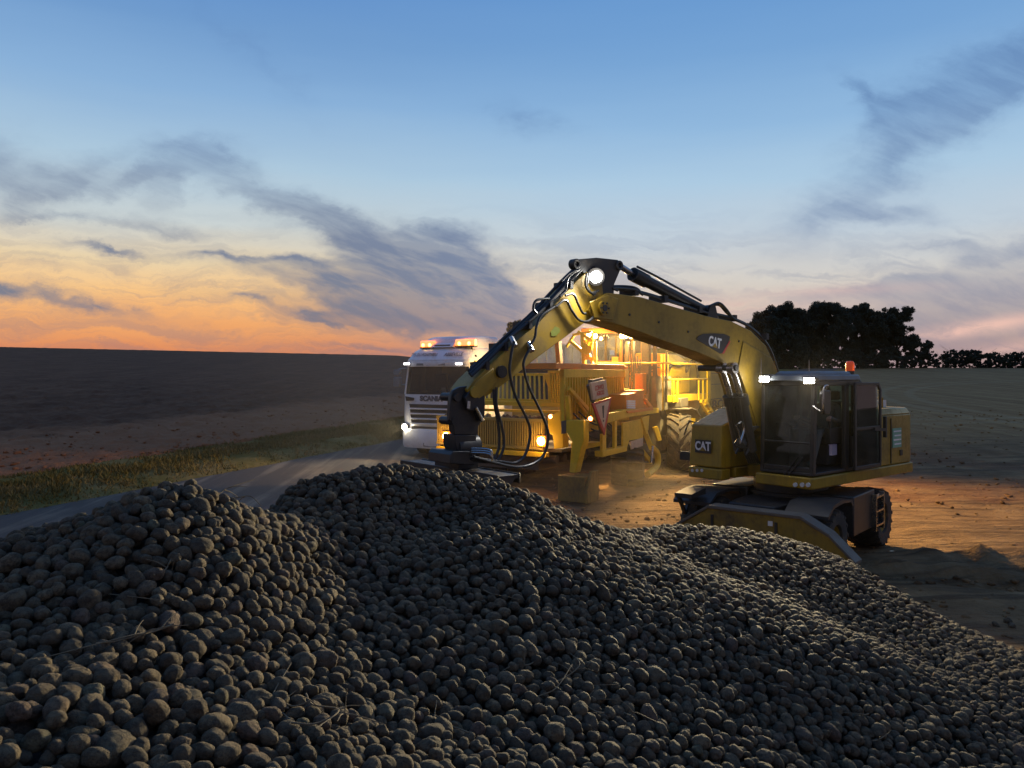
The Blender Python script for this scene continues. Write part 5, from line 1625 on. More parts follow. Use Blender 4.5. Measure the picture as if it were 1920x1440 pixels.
# side: door seam, yellow reflective grab, vent
mb = MB(); mb.box((-.55, 1.225, tz(700)), (-.47, 1.275, tz(676))); mb.hexa([(-.75, 1.24, tz(712)), (-.62, 1.24, tz(712)), (-.62, 1.28, tz(712)), (-.75, 1.28, tz(712))], [(-.60, 1.24, tz(701)), (-.48, 1.24, tz(701)), (-.48, 1.28, tz(701)), (-.60, 1.28, tz(701))])
mb.build('warning_strip', Mt['reflect_yellow'], lorry)
mb = MB(); mb.box((-.62, 1.165, tz(669)), (-.56, 1.20, tz(665))); mb.box((-1.24, 1.235, 1.0), (-1.225, 1.245, 2.0)); mb.build('panel_seams', Bk, lorry)
# chassis, wheels and tipping trailer
mb = MB(); mb.box((-5.5, -.45, .7), (-.4, .45, 1.0)); mb.box((-2.6, -1.2, .95), (-2.3, 1.2, 1.1)); mb.box((-2.4, .55, .45), (-1.6, 1.2, .95)); mb.box((-2.4, -1.2, .45), (-1.6, -.55, .95)); mb.build('chassis', Ds, lorry, bevel=.02)
for x in (-1.1, -4.3):
    for y in (-1.0, 1.0):
        tyre(lorry, 'wheel', (x, y, .52), (0, 1, 0), .52, .34 if x > -2 else .5, 30, .012, Mt['lorry_grey'], .55, nsec=32)
for s_ in (-1, 1):
    mb = MB(); mb.prism([(-1.75, .5), (-1.72, .95), (-1.5, 1.14), (-1.1, 1.2), (-.7, 1.14), (-.48, .95), (-.45, .5), (-.5, .5), (-.54, .9), (-.75, 1.08), (-1.1, 1.13), (-1.45, 1.08), (-1.66, .9), (-1.7, .5)], 'y', min(s_ * .8, s_ * 1.24), max(s_ * .8, s_ * 1.24)); mb.build('mudguard', Mt['lorry_grey'], lorry)
trl = thing('trailer', 'pale tall-sided tipping trailer behind the white lorry cab', 'trailer', TF.loc, TF.rz)
x0, x1, zt0, zt1 = -2.75, -12.5, 1.25, 3.78
mb = MB()
mb.box((x1, 1.20, zt0), (x0, 1.25, zt1)); mb.box((x1, -1.25, zt0), (x0, -1.20, zt1)); mb.box((x0 - .05, -1.20, zt0), (x0, 1.20, zt1)); mb.box((x1, -1.20, zt0), (x1 + .05, 1.20, zt1)); mb.box((x1, -1.2, zt0 - .05), (x0, 1.2, zt0))
mb.box((x1, 1.25, zt1 - .12), (x0, 1.30, zt1)); mb.box((x1, -1.30, zt1 - .12), (x0, -1.25, zt1)); mb.box((x0, -1.25, zt1 - .12), (x0 + .05, 1.25, zt1))
tb_ = mb.build('body', Mt['trailer_white'], trl, bevel=.012)
mb = MB()
for k in range(14):
    xx = x0 - .35 - k * .72
    mb.box((xx - .06, 1.25, zt0), (xx + .06, 1.29, zt1 - .12)); mb.box((xx - .06, -1.29, zt0), (xx + .06, -1.25, zt1 - .12))
mb.build('ribs', Mt['trailer_white'], tb_)
mb = MB(); mb.box((x1 + .3, -.5, .95), (x0 - .3, .5, 1.19)); mb.build('chassis', Ds, trl)
for x in (-9.2, -10.5, -11.8):
    for y in (-1.0, 1.0):
        tyre(trl, 'wheel', (x, y, .52), (0, 1, 0), .52, .4, 30, .012, Mt['lorry_grey'], .55, nsec=28)
# ================================================================== self-propelled cleaner loader
LZ = 0.12
LF = Fr((-.51, 19.75, LZ), math.atan2(-0.855, -0.52))
ldr = thing('loader', 'tall yellow self-propelled potato cleaner loader lit by amber lamps behind the arm', 'loader', LF.loc, LF.rz)
Y_ = Mt['loader_yellow']
paint('loader_grey', (0.085, 0.08, 0.07), 0.6, 0, (0.2, 0.15, 0.09), 0.5, 2.0)
paint('tarpaulin', (0.24, 0.27, 0.24), 0.6, 0, (0.2, 0.16, 0.1), 0.4, 1.5)
paint('panel_olive', (0.34, 0.255, 0.05), 0.6, 0, (0.2, 0.15, 0.09), 0.4, 1.2)
paint('orange_paint', (0.75, 0.24, 0.02), 0.45, 0, (0.2, 0.15, 0.09), 0.3, 2.0)
paint('sign_pale', (0.52, 0.42, 0.32), 0.5, 0, (0.2, 0.15, 0.09), 0.35, 3.0)


def lf(px, py, f): return LF.on(px, py, 'x', f)
def ls(px, py, s): return LF.on(px, py, 'y', s)


def sl(name, pts, s0, s1, mat=None, par=None, bevel=.01):
    mb = MB(); mb.prism([((q := ls(px, py, s1)).x, q.z) for px, py in pts], 'y', s0, s1); return mb.build(name, mat or Y_, par or ldr, bevel=bevel)


def ff(name, pts, f0, f1, mat=None, par=None, bevel=.01):
    mb = MB(); mb.prism([((q := lf(px, py, f1)).y, q.z) for px, py in pts], 'x', f0, f1); return mb.build(name, mat or Y_, par or ldr, bevel=bevel)


# ---- intake table across the front
zt_, zb_ = lf(950, 785, 0).z, lf(950, 838, 0).z
S0, S1 = -1.75, 1.5
mb = MB()
mb.box((-.06, S0, zb_), (-.03, S1, zt_))
for k in range(47):
    s = S0 + .035 + k * (S1 - S0 - .07) / 46
    mb.box((-.03, s - .018, zb_ + .04), (.02, s + .018, zt_ - .05))
mb.box((-.09, S0, zt_ - .05), (.03, S1, zt_ + .02)); mb.box((-.09, S0, zb_ - .02), (.03, S1, zb_ + .04))
mb.build('intake_front', Mt['panel_olive'], ldr)
mb = MB(); mb.box((-.12, S0, zb_ - .20), (.04, S1 + .1, zb_ - .08)); mb.box((-.30, S0, zb_ - .08), (-.10, S1, zb_ - .04)); mb.build('front_beam', Y_, ldr, bevel=.012)
mb = MB(); mb.box((-2.5, S0, zb_ - .08), (-.2, S1 + .4, zb_ + .0)); mb.box((-3.0, -1.2, .55), (-.3, 1.2, zb_ - .2)); mb.build('underframe', Mt['loader_grey'], ldr)
# belt with potatoes
mb = MB(); mb.box((-.85, S0, zt_ - .28), (-.09, S1, zt_ - .14)); mb.build('belt', Mt['rubber_hose'], ldr)
zr = lf(960, 757, -.85).z
mb = MB(); mb.box((-.90, S0, zr - .05), (-.80, S1 + .1, zr + .07)); mb.box((-.95, S0, zr - .22), (-.88, S1, zr - .15)); mb.build('crossbar', Y_, ldr, bevel=.01)
# sloping slatted hopper wall behind the belt
zh = lf(980, 702, -1.35).z
mb = MB()
a0, a1 = Vector((-.88, S0, zr + .07)), Vector((-1.35, S0, zh))
vv = (a1 - a0)
for k in range(24):
    s = S0 + .1 + k * .142
    mb.bar((a0.x, s + .28, a0.z), (a1.x, s, a1.z), .055, .03)
mb.bar((a0.x, S0, a0.z + .02), (a0.x, S1 + .3, a0.z + .02), .08, .08); mb.bar((a1.x, S0, a1.z), (a1.x, S1 - .1, a1.z), .09, .07)
hop = mb.build('slatted_wall', Y_, ldr)
mb = MB(); mb.hexa([(a0.x - .10, S0, a0.z), (a0.x - .08, S0, a0.z), (a0.x - .08, S1 + .1, a0.z), (a0.x - .10, S1 + .1, a0.z)], [(a1.x - .10, S0, a1.z), (a1.x - .08, S0, a1.z), (a1.x - .08, S1 - .1, a1.z), (a1.x - .10, S1 - .1, a1.z)]); mb.build('backing', Mt['loader_grey'], hop)
mb = MB(); mb.box((a1.x - .2, S0, a1.z + .04), (a1.x, S1 - .3, a1.z + .17)); mb.build('rubber_flap', Mt['rubber_hose'], hop)
ff('corner_beam', [(1019, 702), (1028, 700), (1050, 758), (1040, 760)], -.98, -.86)
# short slatted corner panel
mb = MB()
for k in range(6):
    a, c = lf(1031 + k * 4.6, 698, -.75), lf(1033 + k * 4.6, 758, -.75)
    mb.bar(a, c, .04, .05)
a, c = lf(1028, 697, -.75), lf(1058, 697, -.75); mb.bar(a, c, .06, .06); a, c = lf(1028, 757, -.75), lf(1058, 759, -.75); mb.bar(a, c, .06, .08)
a, c = lf(1028, 697, -.80), lf(1058, 759, -.80); mb.hexa([(a.x, a.y, c.z), (a.x - .02, a.y, c.z), (a.x - .02, c.y, c.z), (a.x, c.y, c.z)], [(a.x, a.y, a.z), (a.x - .02, a.y, a.z), (a.x - .02, c.y, a.z), (a.x, c.y, a.z)])
mb.build('corner_slats', Y_, ldr)
# high slatted side wall
SW = 2.2
q0, q1 = ls(1057, 692, SW), ls(1172, 792, SW)
x0, x1, zt2, zb2 = q0.x, q1.x, q0.z, ls(1100, 790, SW).z
mb = MB()
mb.box((x1, SW - .10, zb2), (x0, SW - .07, zt2))
nb_ = 26
for k in range(nb_):
    x = x1 + .06 + (x0 - x1 - .12) * k / (nb_ - 1)
    mb.box((x - .025, SW - .07, zb2 + .05), (x + .025, SW - .01, zt2 - .18))
mb.box((x1, SW - .10, zt2 - .20), (x0, SW, zt2)); mb.box((x1, SW - .10, zb2), (x0, SW, zb2 + .08)); mb.box((x0 - .10, SW - .1, zb2), (x0, SW + .01, zt2)); mb.box(((x0 + x1) / 2 - .05, SW - .1, zb2), ((x0 + x1) / 2 + .05, SW + .01, zt2))
sw = mb.build('side_wall', Y_, ldr, bevel=.006)
sl('gusset', [(1146, 778), (1172, 728), (1180, 728), (1180, 788), (1146, 790)], SW + .02, SW + .06)
mb = MB(); mb.box((x1 - .2, S0, zt2 + .02), (x1 + .0, SW, zt2 + .10)); mb.box((x1, SW - .22, zt2 + .01), (x0 + .35, SW - .02, zt2 + .14)); mb.box((x0 + .25, .2, zt2 + .01), (x0 + .40, SW, zt2 + .14)); mb.build('top_rail', Mt['orange_paint'], ldr, bevel=.01)
a, c = lf(1046, 640, -.9), lf(1050, 691, -.9)
mb = MB(); mb.bar((a.x, a.y, a.z), (c.x, c.y + .0, c.z), .16, .12); mb.build('post', Mt['orange_paint'], ldr, bevel=.01)
# ---- amber side box, lamps, support leg
ff('side_box', [(1027, 783), (1055, 767), (1056, 840), (1039, 842), (1036, 816), (1027, 811)], -.25, .05, bevel=.015)
for px, py in ((837, 818), (1015, 827)):
    q = lf(px, py, .06)
    mb = MB(); mb.box((.02, q.y - .13, q.z - .15), (.07, q.y + .13, q.z + .14)); lb = mb.build('turn_lamp', Mt['orange_paint'], ldr, bevel=.02)
    mb = MB(); mb.lathe([(.045, .03), (.06, .045), (.085, .045), (.098, .02), (.10, .0)], (.072, q.y, q.z), (1, 0, 0), 22); mb.build('lens', Mt['lamp_amber_hot'], lb)
    mb = MB(); mb.lathe([(.001, .03), (.03, .03), (.045, .02)], (.072, q.y, q.z), (1, 0, 0), 18); mb.build('bulb_cap', Mt['lamp_amber'], lb)
    area_light('turn_lamp_light', (.28, q.y, q.z), ldr, 16, (1.0, .5, .12), 'POINT', .08)
for px, py, f in ((1107, 785, .35), (1032, 781, .06)):
    q = lf(px, py, f)
    mb = MB(); mb.cyl((f - .03, q.y, q.z), (f, q.y, q.z), .075, n=16); lb = mb.build('side_lamp', Mt['orange_paint'], ldr)
    mb = MB(); mb.lathe([(.001, .03), (.025, .025), (.04, 0)], (f + .002, q.y, q.z), (1, 0, 0), 16); mb.build('lens', Mt['lamp_amber_hot'], lb)
lf0 = .40
ff('support_leg', [(1060, 788), (1095, 788), (1095, 828), (1091, 837), (1079, 887), (1067, 886), (1072, 828), (1060, 809)], lf0 - .28, lf0, bevel=.02)
ff('leg_bracket', [(1052, 790), (1061, 788), (1061, 812), (1052, 814)], lf0 - .25, lf0 + .02, Mt['loader_grey'])
q = lf(1070, 905, .6)
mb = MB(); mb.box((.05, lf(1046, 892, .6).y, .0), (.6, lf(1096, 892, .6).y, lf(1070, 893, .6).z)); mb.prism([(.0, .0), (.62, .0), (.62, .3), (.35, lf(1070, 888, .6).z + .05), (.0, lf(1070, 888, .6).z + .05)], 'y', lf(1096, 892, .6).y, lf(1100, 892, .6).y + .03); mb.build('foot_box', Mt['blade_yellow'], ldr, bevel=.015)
mb = MB(); mb.bar(ls(1066, 728, SW + .12), ls(1102, 768, SW + .12), .08, .10); mb.cyl(ls(1082, 752, SW + .1), ls(1098, 775, SW + .1), .05, n=12); mb.bar(ls(1064, 742, SW + .1), ls(1068, 790, SW + .1), .10, .12); mb.build('strut', Y_, ldr, bevel=.01)
# ---- warning signs
sq = Vector((1, 0, 0))
SG = 2.88


def flat(name, pts, s, th, mat, par):
    mb = MB(); mb.prism([((q := ls(px, py, s)).x, q.z) for px, py in pts], 'y', s - th, s); return mb.build(name, mat, par)


sg = flat('warning_panel', [(1108, 718), (1136, 712), (1141, 742), (1113, 750)], SG, .05, Mt['sign_pale'], ldr)
mb = MB()
o = ls(1124, 727, SG + .003); r = ls(1136, 724.5, SG + .003) - ls(1112, 730, SG + .003); r.y = 0; r.normalize(); up = Vector((0, 1, 0)).cross(r); up = up if up.z > 0 else -up
if r.cross(up).y < 0: r = -r
mb.text('CONVOI', o, r, up, .17, depth=.004, bold=.004, sx=.72); o = ls(1126, 737, SG + .003); mb.text('AGRICOLE', o, r, up, .15, depth=.004, bold=.004, sx=.60)
mb.build('lettering', Mt['signal_red'], sg)
tri = flat('warning_triangle', [(1111, 757), (1147, 745), (1134, 816)], SG + .02, .04, Mt['signal_red'], ldr)
flat('panel', [(1116.5, 759), (1143, 750.5), (1133, 803)], SG + .026, .006, Mt['sign_pale'], tri)
mb = MB(); mb.prism([((q := ls(px, py, SG + .030)).x, q.z) for px, py in [(1129, 761), (1133, 760), (1132.2, 784), (1130.8, 784)]], 'y', SG + .026, SG + .031); mb.prism([((q := ls(px, py, SG + .030)).x, q.z) for px, py in [(1130.5, 787), (1132.6, 787), (1132.4, 791), (1131, 791)]], 'y', SG + .026, SG + .031); mb.build('exclamation_mark', Bk, tri)
mb = MB(); mb.bar(ls(1104, 722, SG - .12), ls(1104, 722, 2.2), .05, .05); mb.bar(ls(1104, 722, SG - .1), ls(1112, 752, SG - .1), .10, .08); mb.bar(ls(1107, 716, SG - .15), ls(1126, 712, SG - .15), .12, .09); mb.bar(ls(1112, 752, SG - .08), ls(1128, 812, SG - .08), .07, .06); mb.build('sign_bracket', Mt['loader_grey'], ldr)
# ---- low side frame
SF = 2.73
sl('frame_beam', [(1140, 776), (1168, 770), (1168, 768), (1235, 765), (1235, 774), (1180, 782), (1140, 793)], SF - .2, SF)
sl('frame_post', [(1130, 793), (1137, 792), (1137, 850), (1130, 852)], SF - .08, SF)
sl('frame_post', [(1153, 790), (1157, 789), (1157, 845), (1153, 846)], SF - .08, SF)
sl('lower_beam', [(1130, 846), (1176, 836), (1176, 846), (1130, 857)], SF - .2, SF + .02)
sl('side_panel', [(1168, 793), (1206, 785), (1206, 822), (1180, 826), (1176, 840), (1168, 842)], SF - .06, SF - .01)
sl('panel_strut', [(1204, 784), (1208, 783), (1216, 812), (1212, 814)], SF - .02, SF + .05)
sl('slotted_plate', [(1206, 782), (1218, 779), (1216, 806), (1211, 812)], SF - .1, SF - .03)
pl = sl('text_plate', [(1183, 828), (1206, 821), (1206, 836), (1184, 843)], SF, SF + .03, Mt['sign_pale'])
mb = MB()
for k in range(7):
    a = ls(1144 + 3.2 * k, 812 + (k % 3) * 12, SF - .5); mb.cyl(a, a + Vector((.1, .3, .05)), .05 + .02 * (k % 2), n=12)
a, c = ls(1150, 800, SF - .4), ls(1150, 815, SF - .4); mb.box((a.x - .25, SF - .6, c.z), (a.x + .2, SF - .35, a.z))
mb.tube([ls(1140, 842, SF - .4), ls(1150, 825, SF - .35), ls(1165, 835, SF - .4), ls(1175, 820, SF - .4)], .03, 8); mb.tube([ls(1142, 800, SF - .4), ls(1160, 815, SF - .3), ls(1166, 840, SF - .4)], .03, 8)
mb.build('hydraulic_block', Mt['loader_grey'], ldr)
# orange step box with slots
st_ = sl('step_box', [(1173, 740), (1194, 736), (1194, 732), (1208, 731), (1208, 756), (1218, 766), (1176, 770)], SF - .55, SF - .05, Mt['orange_paint'])
mb = MB()
for k in range(4):
    a, c = ls(1176, 752 + 4 * k, SF - .03), ls(1190, 752.4 + 4 * k, SF - .03); mb.bar(a, c, .04, .05)
mb.build('step_slats', Mt['letter_white'], st_)
sl('deck_edge', [(1176, 770), (1224, 764), (1226, 769), (1178, 775)], SF - .5, SF + .04, Mt['orange_paint'])
sl('slanted_guard', [(1208, 748), (1213, 748), (1226, 764), (1220, 766)], SF - .1, SF, Mt['orange_paint'])
# ---- wheels
q = LF.I @ Vector((3.10, 20.7, 0)); 
tyre(ldr, 'wheel', (q.x, q.y, .47), (-.33, .944, 0), .45, .85, 11, .085, Y_, .55, chevron=False)
tyre(ldr, 'wheel', (q.x, -1.6, .47), (-.33, .944, 0), .45, .85, 11, .085, Y_, .55, chevron=False)
q = LF.I @ Vector((5.0, 23.2, 0)); WR = .87
tyre(ldr, 'wheel', (q.x, q.y, WR + .02), (-.36, .933, 0), WR, .72, 17, .055, Y_, .52)
tyre(ldr, 'wheel', (q.x, -2.0, WR + .02), (-.36, .933, 0), WR, .72, 17, .055, Y_, .52)
tyre(ldr, 'wheel', (-10.2, q.y, WR + .08), (0, 1, 0), WR, .72, 17, .055, Y_, .52)
tyre(ldr, 'wheel', (-10.2, -1.6, WR + .08), (0, 1, 0), WR, .72, 17, .055, Y_, .52)
mb = MB(); mb.prism([(q.x - 1.0, 2 * WR - .15), (q.x - .55, 2 * WR + .10), (q.x - .1, 2 * WR + .17), (q.x + .18, 2 * WR + .15), (q.x + .18, 2 * WR + .20), (q.x - .1, 2 * WR + .22), (q.x - .57, 2 * WR + .15), (q.x - 1.05, 2 * WR - .12)], 'y', q.y - .45, q.y + .38)
mb.box((q.x - .6, q.y - .9, 2 * WR + .22), (q.x + .1, q.y + .1, 2 * WR + .50)); mb.build('mudguard', Mt['loader_grey'], ldr, bevel=.02)
mb = MB(); mb.box((q.x - .25, -2.2, WR - .2), (q.x + .25, q.y - .3, WR + .25)); mb.box((-12, -.9, 1.0), (-2.5, .9, 1.5)); mb.box((q.x - .3, q.y - .9, WR - .3), (q.x + .3, q.y - .45, WR + 1.1)); mb.build('axle_frame', Mt['loader_grey'], ldr, bevel=.02)
# yellow lifting arm with piston beside the small wheel
mb = MB(); mb.tube([ls(1222, 838, 2.9), ls(1232, 850, 2.9), ls(1232, 872, 2.9), ls(1214, 890, 2.9)], .09, 10); 
arm_ = mb.build('lift_arm', Y_, ldr, bevel=.01)
for a_, c_ in (((1208, 806, 2.6), (1222, 842, 2.8)), ((1228, 800, 2.6), (1236, 826, 2.7)), ((1202, 846, 2.7), (1218, 866, 2.7))):
    mb = MB(); mb.bar(ls(*a_), ls(*c_), .14, .13); mb.build('link_bar', Y_, ldr, bevel=.01)
mb = MB(); mb.cyl(ls(1224, 836, 3.0), ls(1221, 868, 3.0), .035, n=12); mb.build('piston_rod', St, arm_)
mb = MB(); a, c = ls(1192, 850, 2.6), ls(1236, 858, 2.6); mb.bar(a, c, .16, .10); mb.bar(ls(1164, 866, 2.7), ls(1220, 866, 2.7), .05, .05); mb.box((a.x - 1.0, 2.0, a.z - .05), (a.x, 2.6, a.z + .2)); mb.build('axle_link', Mt['loader_grey'], ldr)

# ---- driver's cab
cf = -4.9
ca, cb_ = lf(1088, 618, cf), lf(1204, 700, cf)
s0_, s1_, ztc, zbc = lf(1112, 620, cf).y, lf(1166, 620, cf).y, lf(1130, 618, cf).z, 2.4
mb = MB()
mb.box((cf - 1.7, s0_, zbc), (cf, s1_, zbc + .15)); mb.box((cf - 1.8, s0_ - .35, ztc - .12), (cf + .12, s1_ + .45, ztc + .05))
for x in (cf - .06, cf - .9, cf - 1.7):
    for y in (s0_, s1_ - .07): mb.box((x, y, zbc + .15), (x + .07, y + .07, ztc - .12))
mb.box((cf - .05, s0_, zbc + .9), (cf, s1_, zbc + .96))
lc = mb.build('cab', Mt['orange_paint'], ldr, bevel=.01)
pane('windscreen', [(cf - .03, s0_ + .07, zbc + .15), (cf - .03, s1_ - .07, zbc + .15), (cf - .03, s1_ - .07, ztc - .12), (cf - .03, s0_ + .07, ztc - .12)], lc)
pane('side_window', [(cf - 1.65, s1_ - .03, zbc + .15), (cf - .06, s1_ - .03, zbc + .15), (cf - .06, s1_ - .03, ztc - .12), (cf - 1.65, s1_ - .03, ztc - .12)], lc)
a, c = lf(1135, 656, cf + .05), lf(1143, 665, cf + .05)
mb = MB(); mb.box((cf - .3, a.y, c.z), (cf - .27, c.y, a.z)); mb.build('screen', Mt['screen_blue'], lc)
a, c = lf(1147, 669, cf + .02), lf(1159, 680, cf + .02)
mb = MB(); mb.box((cf + .005, a.y, c.z), (cf + .02, c.y, a.z)); nb2 = mb.build('notice', Mt['reflect_yellow'], lc)
mb = MB(); mb.box((cf - 1.3, (s0_ + s1_) / 2 - .25, zbc + .15), (cf - .8, (s0_ + s1_) / 2 + .25, zbc + .6)); mb.box((cf - 1.4, (s0_ + s1_) / 2 - .25, zbc + .5), (cf - 1.25, (s0_ + s1_) / 2 + .25, zbc + 1.25)); mb.build('seat', Mt['seat_cloth'], lc, bevel=.04)
for px, py in ((1104, 628), (1116, 630), (1127, 635), (1166, 630), (1174, 629), (1184, 630)):
    f_ = cf + .16
    q = lf(px, py, f_)
    mb = MB(); mb.box((f_ - .10, q.y - .085, q.z - .08), (f_, q.y + .085, q.z + .08)); mb.box((f_ - .07, q.y - .02, q.z + .08), (f_ - .03, q.y + .02, max(q.z + .1, ztc - .1))); wl = mb.build('work_lamp', Bk, ldr, bevel=.015)
    mb = MB(); r_ = .075 if py < 635 else .045
    mb.lathe([(.001, .03), (r_ * .6, .025), (r_, .0)], (f_ + .002, q.y, q.z), (1, 0, 0), 18); mb.build('lens', Mt['lamp_amber_hot'], wl)
# light thrown by the lamp clusters
a, c = lf(1112, 630, cf + .30), lf(1176, 630, cf + .30)
area_light('work_lamp_light', a, ldr, 1700, (1.0, .64, .24), 'SPOT', .15, a + Vector((4, -1.2, -3.0)), 2.7, .6)
area_light('work_lamp_light', c, ldr, 2800, (1.0, .64, .25), 'SPOT', .15, c + Vector((4, 1.8, -2.2)), 2.8, .6)
area_light('work_lamp_side', c + Vector((-.1, .7, .1)), ldr, 10500, (1.0, .66, .25), 'SPOT', .15, c + Vector((2.4, 9.0, -3.1)), 1.45, 1.0)
area_light('work_lamp_ground', c + Vector((.05, .5, -.05)), ldr, 4600, (1.0, .68, .26), 'SPOT', .15, c + Vector((4.6, 4.3, -4.2)), .95, .8)
area_light('work_lamp_spill', c + Vector((.05, .1, -.02)), ldr, 45, (1.0, .6, .2), 'POINT', .1)
area_light('work_lamp_spill', a + Vector((.05, .1, -.02)), ldr, 25, (1.0, .6, .2), 'POINT', .1)
# elevator lattice left of the cab
mb = MB()
pp = [lf(1070, 640, -3.6), lf(1112, 676, -3.6), lf(1084, 622, -3.6), lf(1112, 640, -3.6)]
mb.bar(pp[0], pp[1], .09, .09); mb.bar(pp[2], pp[3], .09, .09); mb.bar(lf(1062, 650, -3.6), lf(1078, 626, -3.6), .06, .06); mb.bar(lf(1092, 625, -3.6), lf(1096, 690, -3.6), .10, .10); mb.bar(lf(1096, 655, -3.6), lf(1112, 628, -3.6), .06, .06)
mb.bar(lf(1096, 640, -3.6), lf(1114, 690, -3.6), .06, .06); mb.bar(lf(1074, 628, -3.6), lf(1110, 622, -3.6), .07, .07); mb.bar(lf(1092, 672, -3.6), lf(1120, 672, -3.6), .07, .07); mb.cyl(lf(1100, 656, -3.7), lf(1100, 656, -3.3), .14, n=16); mb.bar(lf(1117, 640, -3.5), lf(1117, 690, -3.5), .05, .05)
mb.build('elevator_frame', Y_, ldr)
mb = MB(); mb.prism([(lf(1094, 638, -3.7).y, lf(1094, 638, -3.7).z), (lf(1112, 632, -3.7).y, lf(1112, 632, -3.7).z), (lf(1108, 655, -3.7).y, lf(1108, 655, -3.7).z), (lf(1094, 662, -3.7).y, lf(1094, 662, -3.7).z)], 'x', -3.8, -3.75); mb.build('elevator_plate', Y_, ldr)
# columns and pipework right of the cab
mb = MB()
for px, w_ in ((1176, .10), (1189, .07), (1212, .22), (1228, .10)):
    f_ = -4.6; a, c = lf(px, 640 if px < 1200 else 632, f_), lf(px, 752, f_); mb.bar(a, c, w_, w_)
for k in range(5):
    mb.tube([lf(1180 + 5 * k, 650 + 6 * k, -4.4), lf(1184 + 4 * k, 690, -4.3), lf(1182 + 5 * k, 735, -4.4)], .025, 8)
mb.box((lf(1196, 690, -4.7).x - 1.2, lf(1196, 690, -4.7).y, 1.9), (lf(1196, 690, -4.7).x, lf(1232, 690, -4.7).y, 2.9))
mb.build('hydraulic_column', Mt['loader_grey'], ldr)
mb = MB(); a, c = lf(1190, 740, -4.2), lf(1205, 700, -4.2); mb.box((-4.6, a.y, a.z), (-4.2, c.y, c.z)); mb.build('heat_shield', Mt['orange_paint'], ldr, bevel=.03)
mb = MB(); mb.box((-8.5, -1.6, 1.5), (-3.6, 1.9, 2.4)); mb.build('main_hull', Mt['panel_olive'], ldr, bevel=.03)
# ---- engine deck with railing
SD = 2.9
mb = MB()
zd0, zd1 = ls(1290, 752, SD).z, ls(1290, 740, SD).z
xa, xb = ls(1266, 745, SD).x, ls(1330, 745, SD).x
mb.box((xb, .6, zd0), (xa, SD, zd1)); mb.build('deck', Y_, ldr, bevel=.01)
zA, zB = zd1, ls(1290, 670, SD - .6).z
mb = MB(); mb.box((xb + .2, .8, zA), (xa - .25, SD - .6, zB - .2)); mb.hexa([(xb + .2, .8, zB - .2), (xa - .25, .8, zB - .2), (xa - .25, SD - .6, zB - .2), (xb + .2, SD - .6, zB - .2)], [(xb + .6, .9, zB + .1), (xa - .6, .9, zB + .1), (xa - .6, SD - .9, zB + .1), (xb + .6, SD - .9, zB + .1)])
eng = mb.build('engine_cover', Y_, ldr, bevel=.05)
mb = MB(); mb.tube([(xa - .5, SD - .55, zA + .3), (xa - 1.0, SD - .5, zA + .9), (xa - 1.8, SD - .5, zA + .9), (xa - 2.4, SD - .5, zA + 1.0)], .06, 10)
for k in range(5):
    mb.tube([(xb + .9, SD - .5, zB - .3 - .05 * k), (xb + .6 - .05 * k, SD - .35, zB - .1), (xb + .35, SD - .3, zB - .5), (xb + .3 + .04 * k, SD - .3, zA)], .028, 8)
mb.build('engine_hose', Rb, eng)
mb = MB(); mb.box((xa - .3, 1.4, zd1), (xa + .35, SD - .3, zB + .05)); ctl = mb.build('radiator_box', Mt['orange_paint'], ldr, bevel=.04)
mb = MB()
for k in range(40):
    a = Vector((xa + .35, 1.5 + random.random() * (SD - 1.9), zd1 + .2 + random.random() * (zB - zd1 - .5)))
    mb.tube([a, a + Vector((.07, random.uniform(-.15, .15), random.uniform(-.1, .15))), a + Vector((.03, random.uniform(-.2, .2), random.uniform(-.2, .2)))], .022, 6, sub=3)
mb.build('cable_loom', Mt['worn_steel'], ctl)
mb = MB()
zr0, zr1 = ls(1290, 711, SD + .05).z, ls(1290, 682, SD + .05).z
xr0, xr1 = ls(1243, 700, SD + .05).x, ls(1326, 700, SD + .05).x
R_s = SD + .05
rail(mb, [Vector((xr0, R_s, zd0 - .2)), Vector((xr0, R_s, zr1))], .028); rail(mb, [Vector((xr0, R_s, zr1)), Vector((xr1 + .2, R_s, zr1)), Vector((xr1, R_s, zr1 - .2)), Vector((xr1, R_s, zd0 - .2))], .028); rail(mb, [Vector((xr0, R_s, zr0)), Vector((xr1, R_s, zr0))], .028)
for px in (1262, 1270, 1310, 1318):
    x = ls(px, 720, R_s).x; rail(mb, [Vector((x, R_s, zd0)), Vector((x, R_s, zr0))], .025)
rail(mb, [Vector((xr0, R_s, zr1)), Vector((xr0, .8, zr1)), Vector((xr0, .8, zd0))], .028)
x = ls(1262, 660, R_s).x; rail(mb, [Vector((x, R_s - .6, zr1)), Vector((x, R_s - .6, zr1 + 1.0)), Vector((x + .6, R_s - .6, zr1 + 1.1))], .028)
mb.build('guard_rail', Y_, ldr)
mb = MB()
for d in (0, .45):
    a, c = ls(1314, 752, R_s), ls(1337, 800, R_s); mb.bar((a.x - d, a.y, a.z), (c.x - d, c.y + .1, c.z), .08, .12)
for k in range(4):
    t_ = (k + .5) / 4; a, c = ls(1314, 752, R_s), ls(1337, 800, R_s); p = Vector(a).lerp(c, t_); mb.box((p.x - .45, p.y - .1, p.z - .02), (p.x, p.y + .1, p.z + .02))
mb.build('ladder', Y_, ldr)
sl('hopper_skirt', [(1252, 748), (1316, 752), (1300, 790), (1290, 812), (1262, 800)], SD - .7, SD - .3)
sl('skirt_plate', [(1292, 770), (1304, 768), (1304, 800), (1292, 792)], SD - .3, SD - .25)
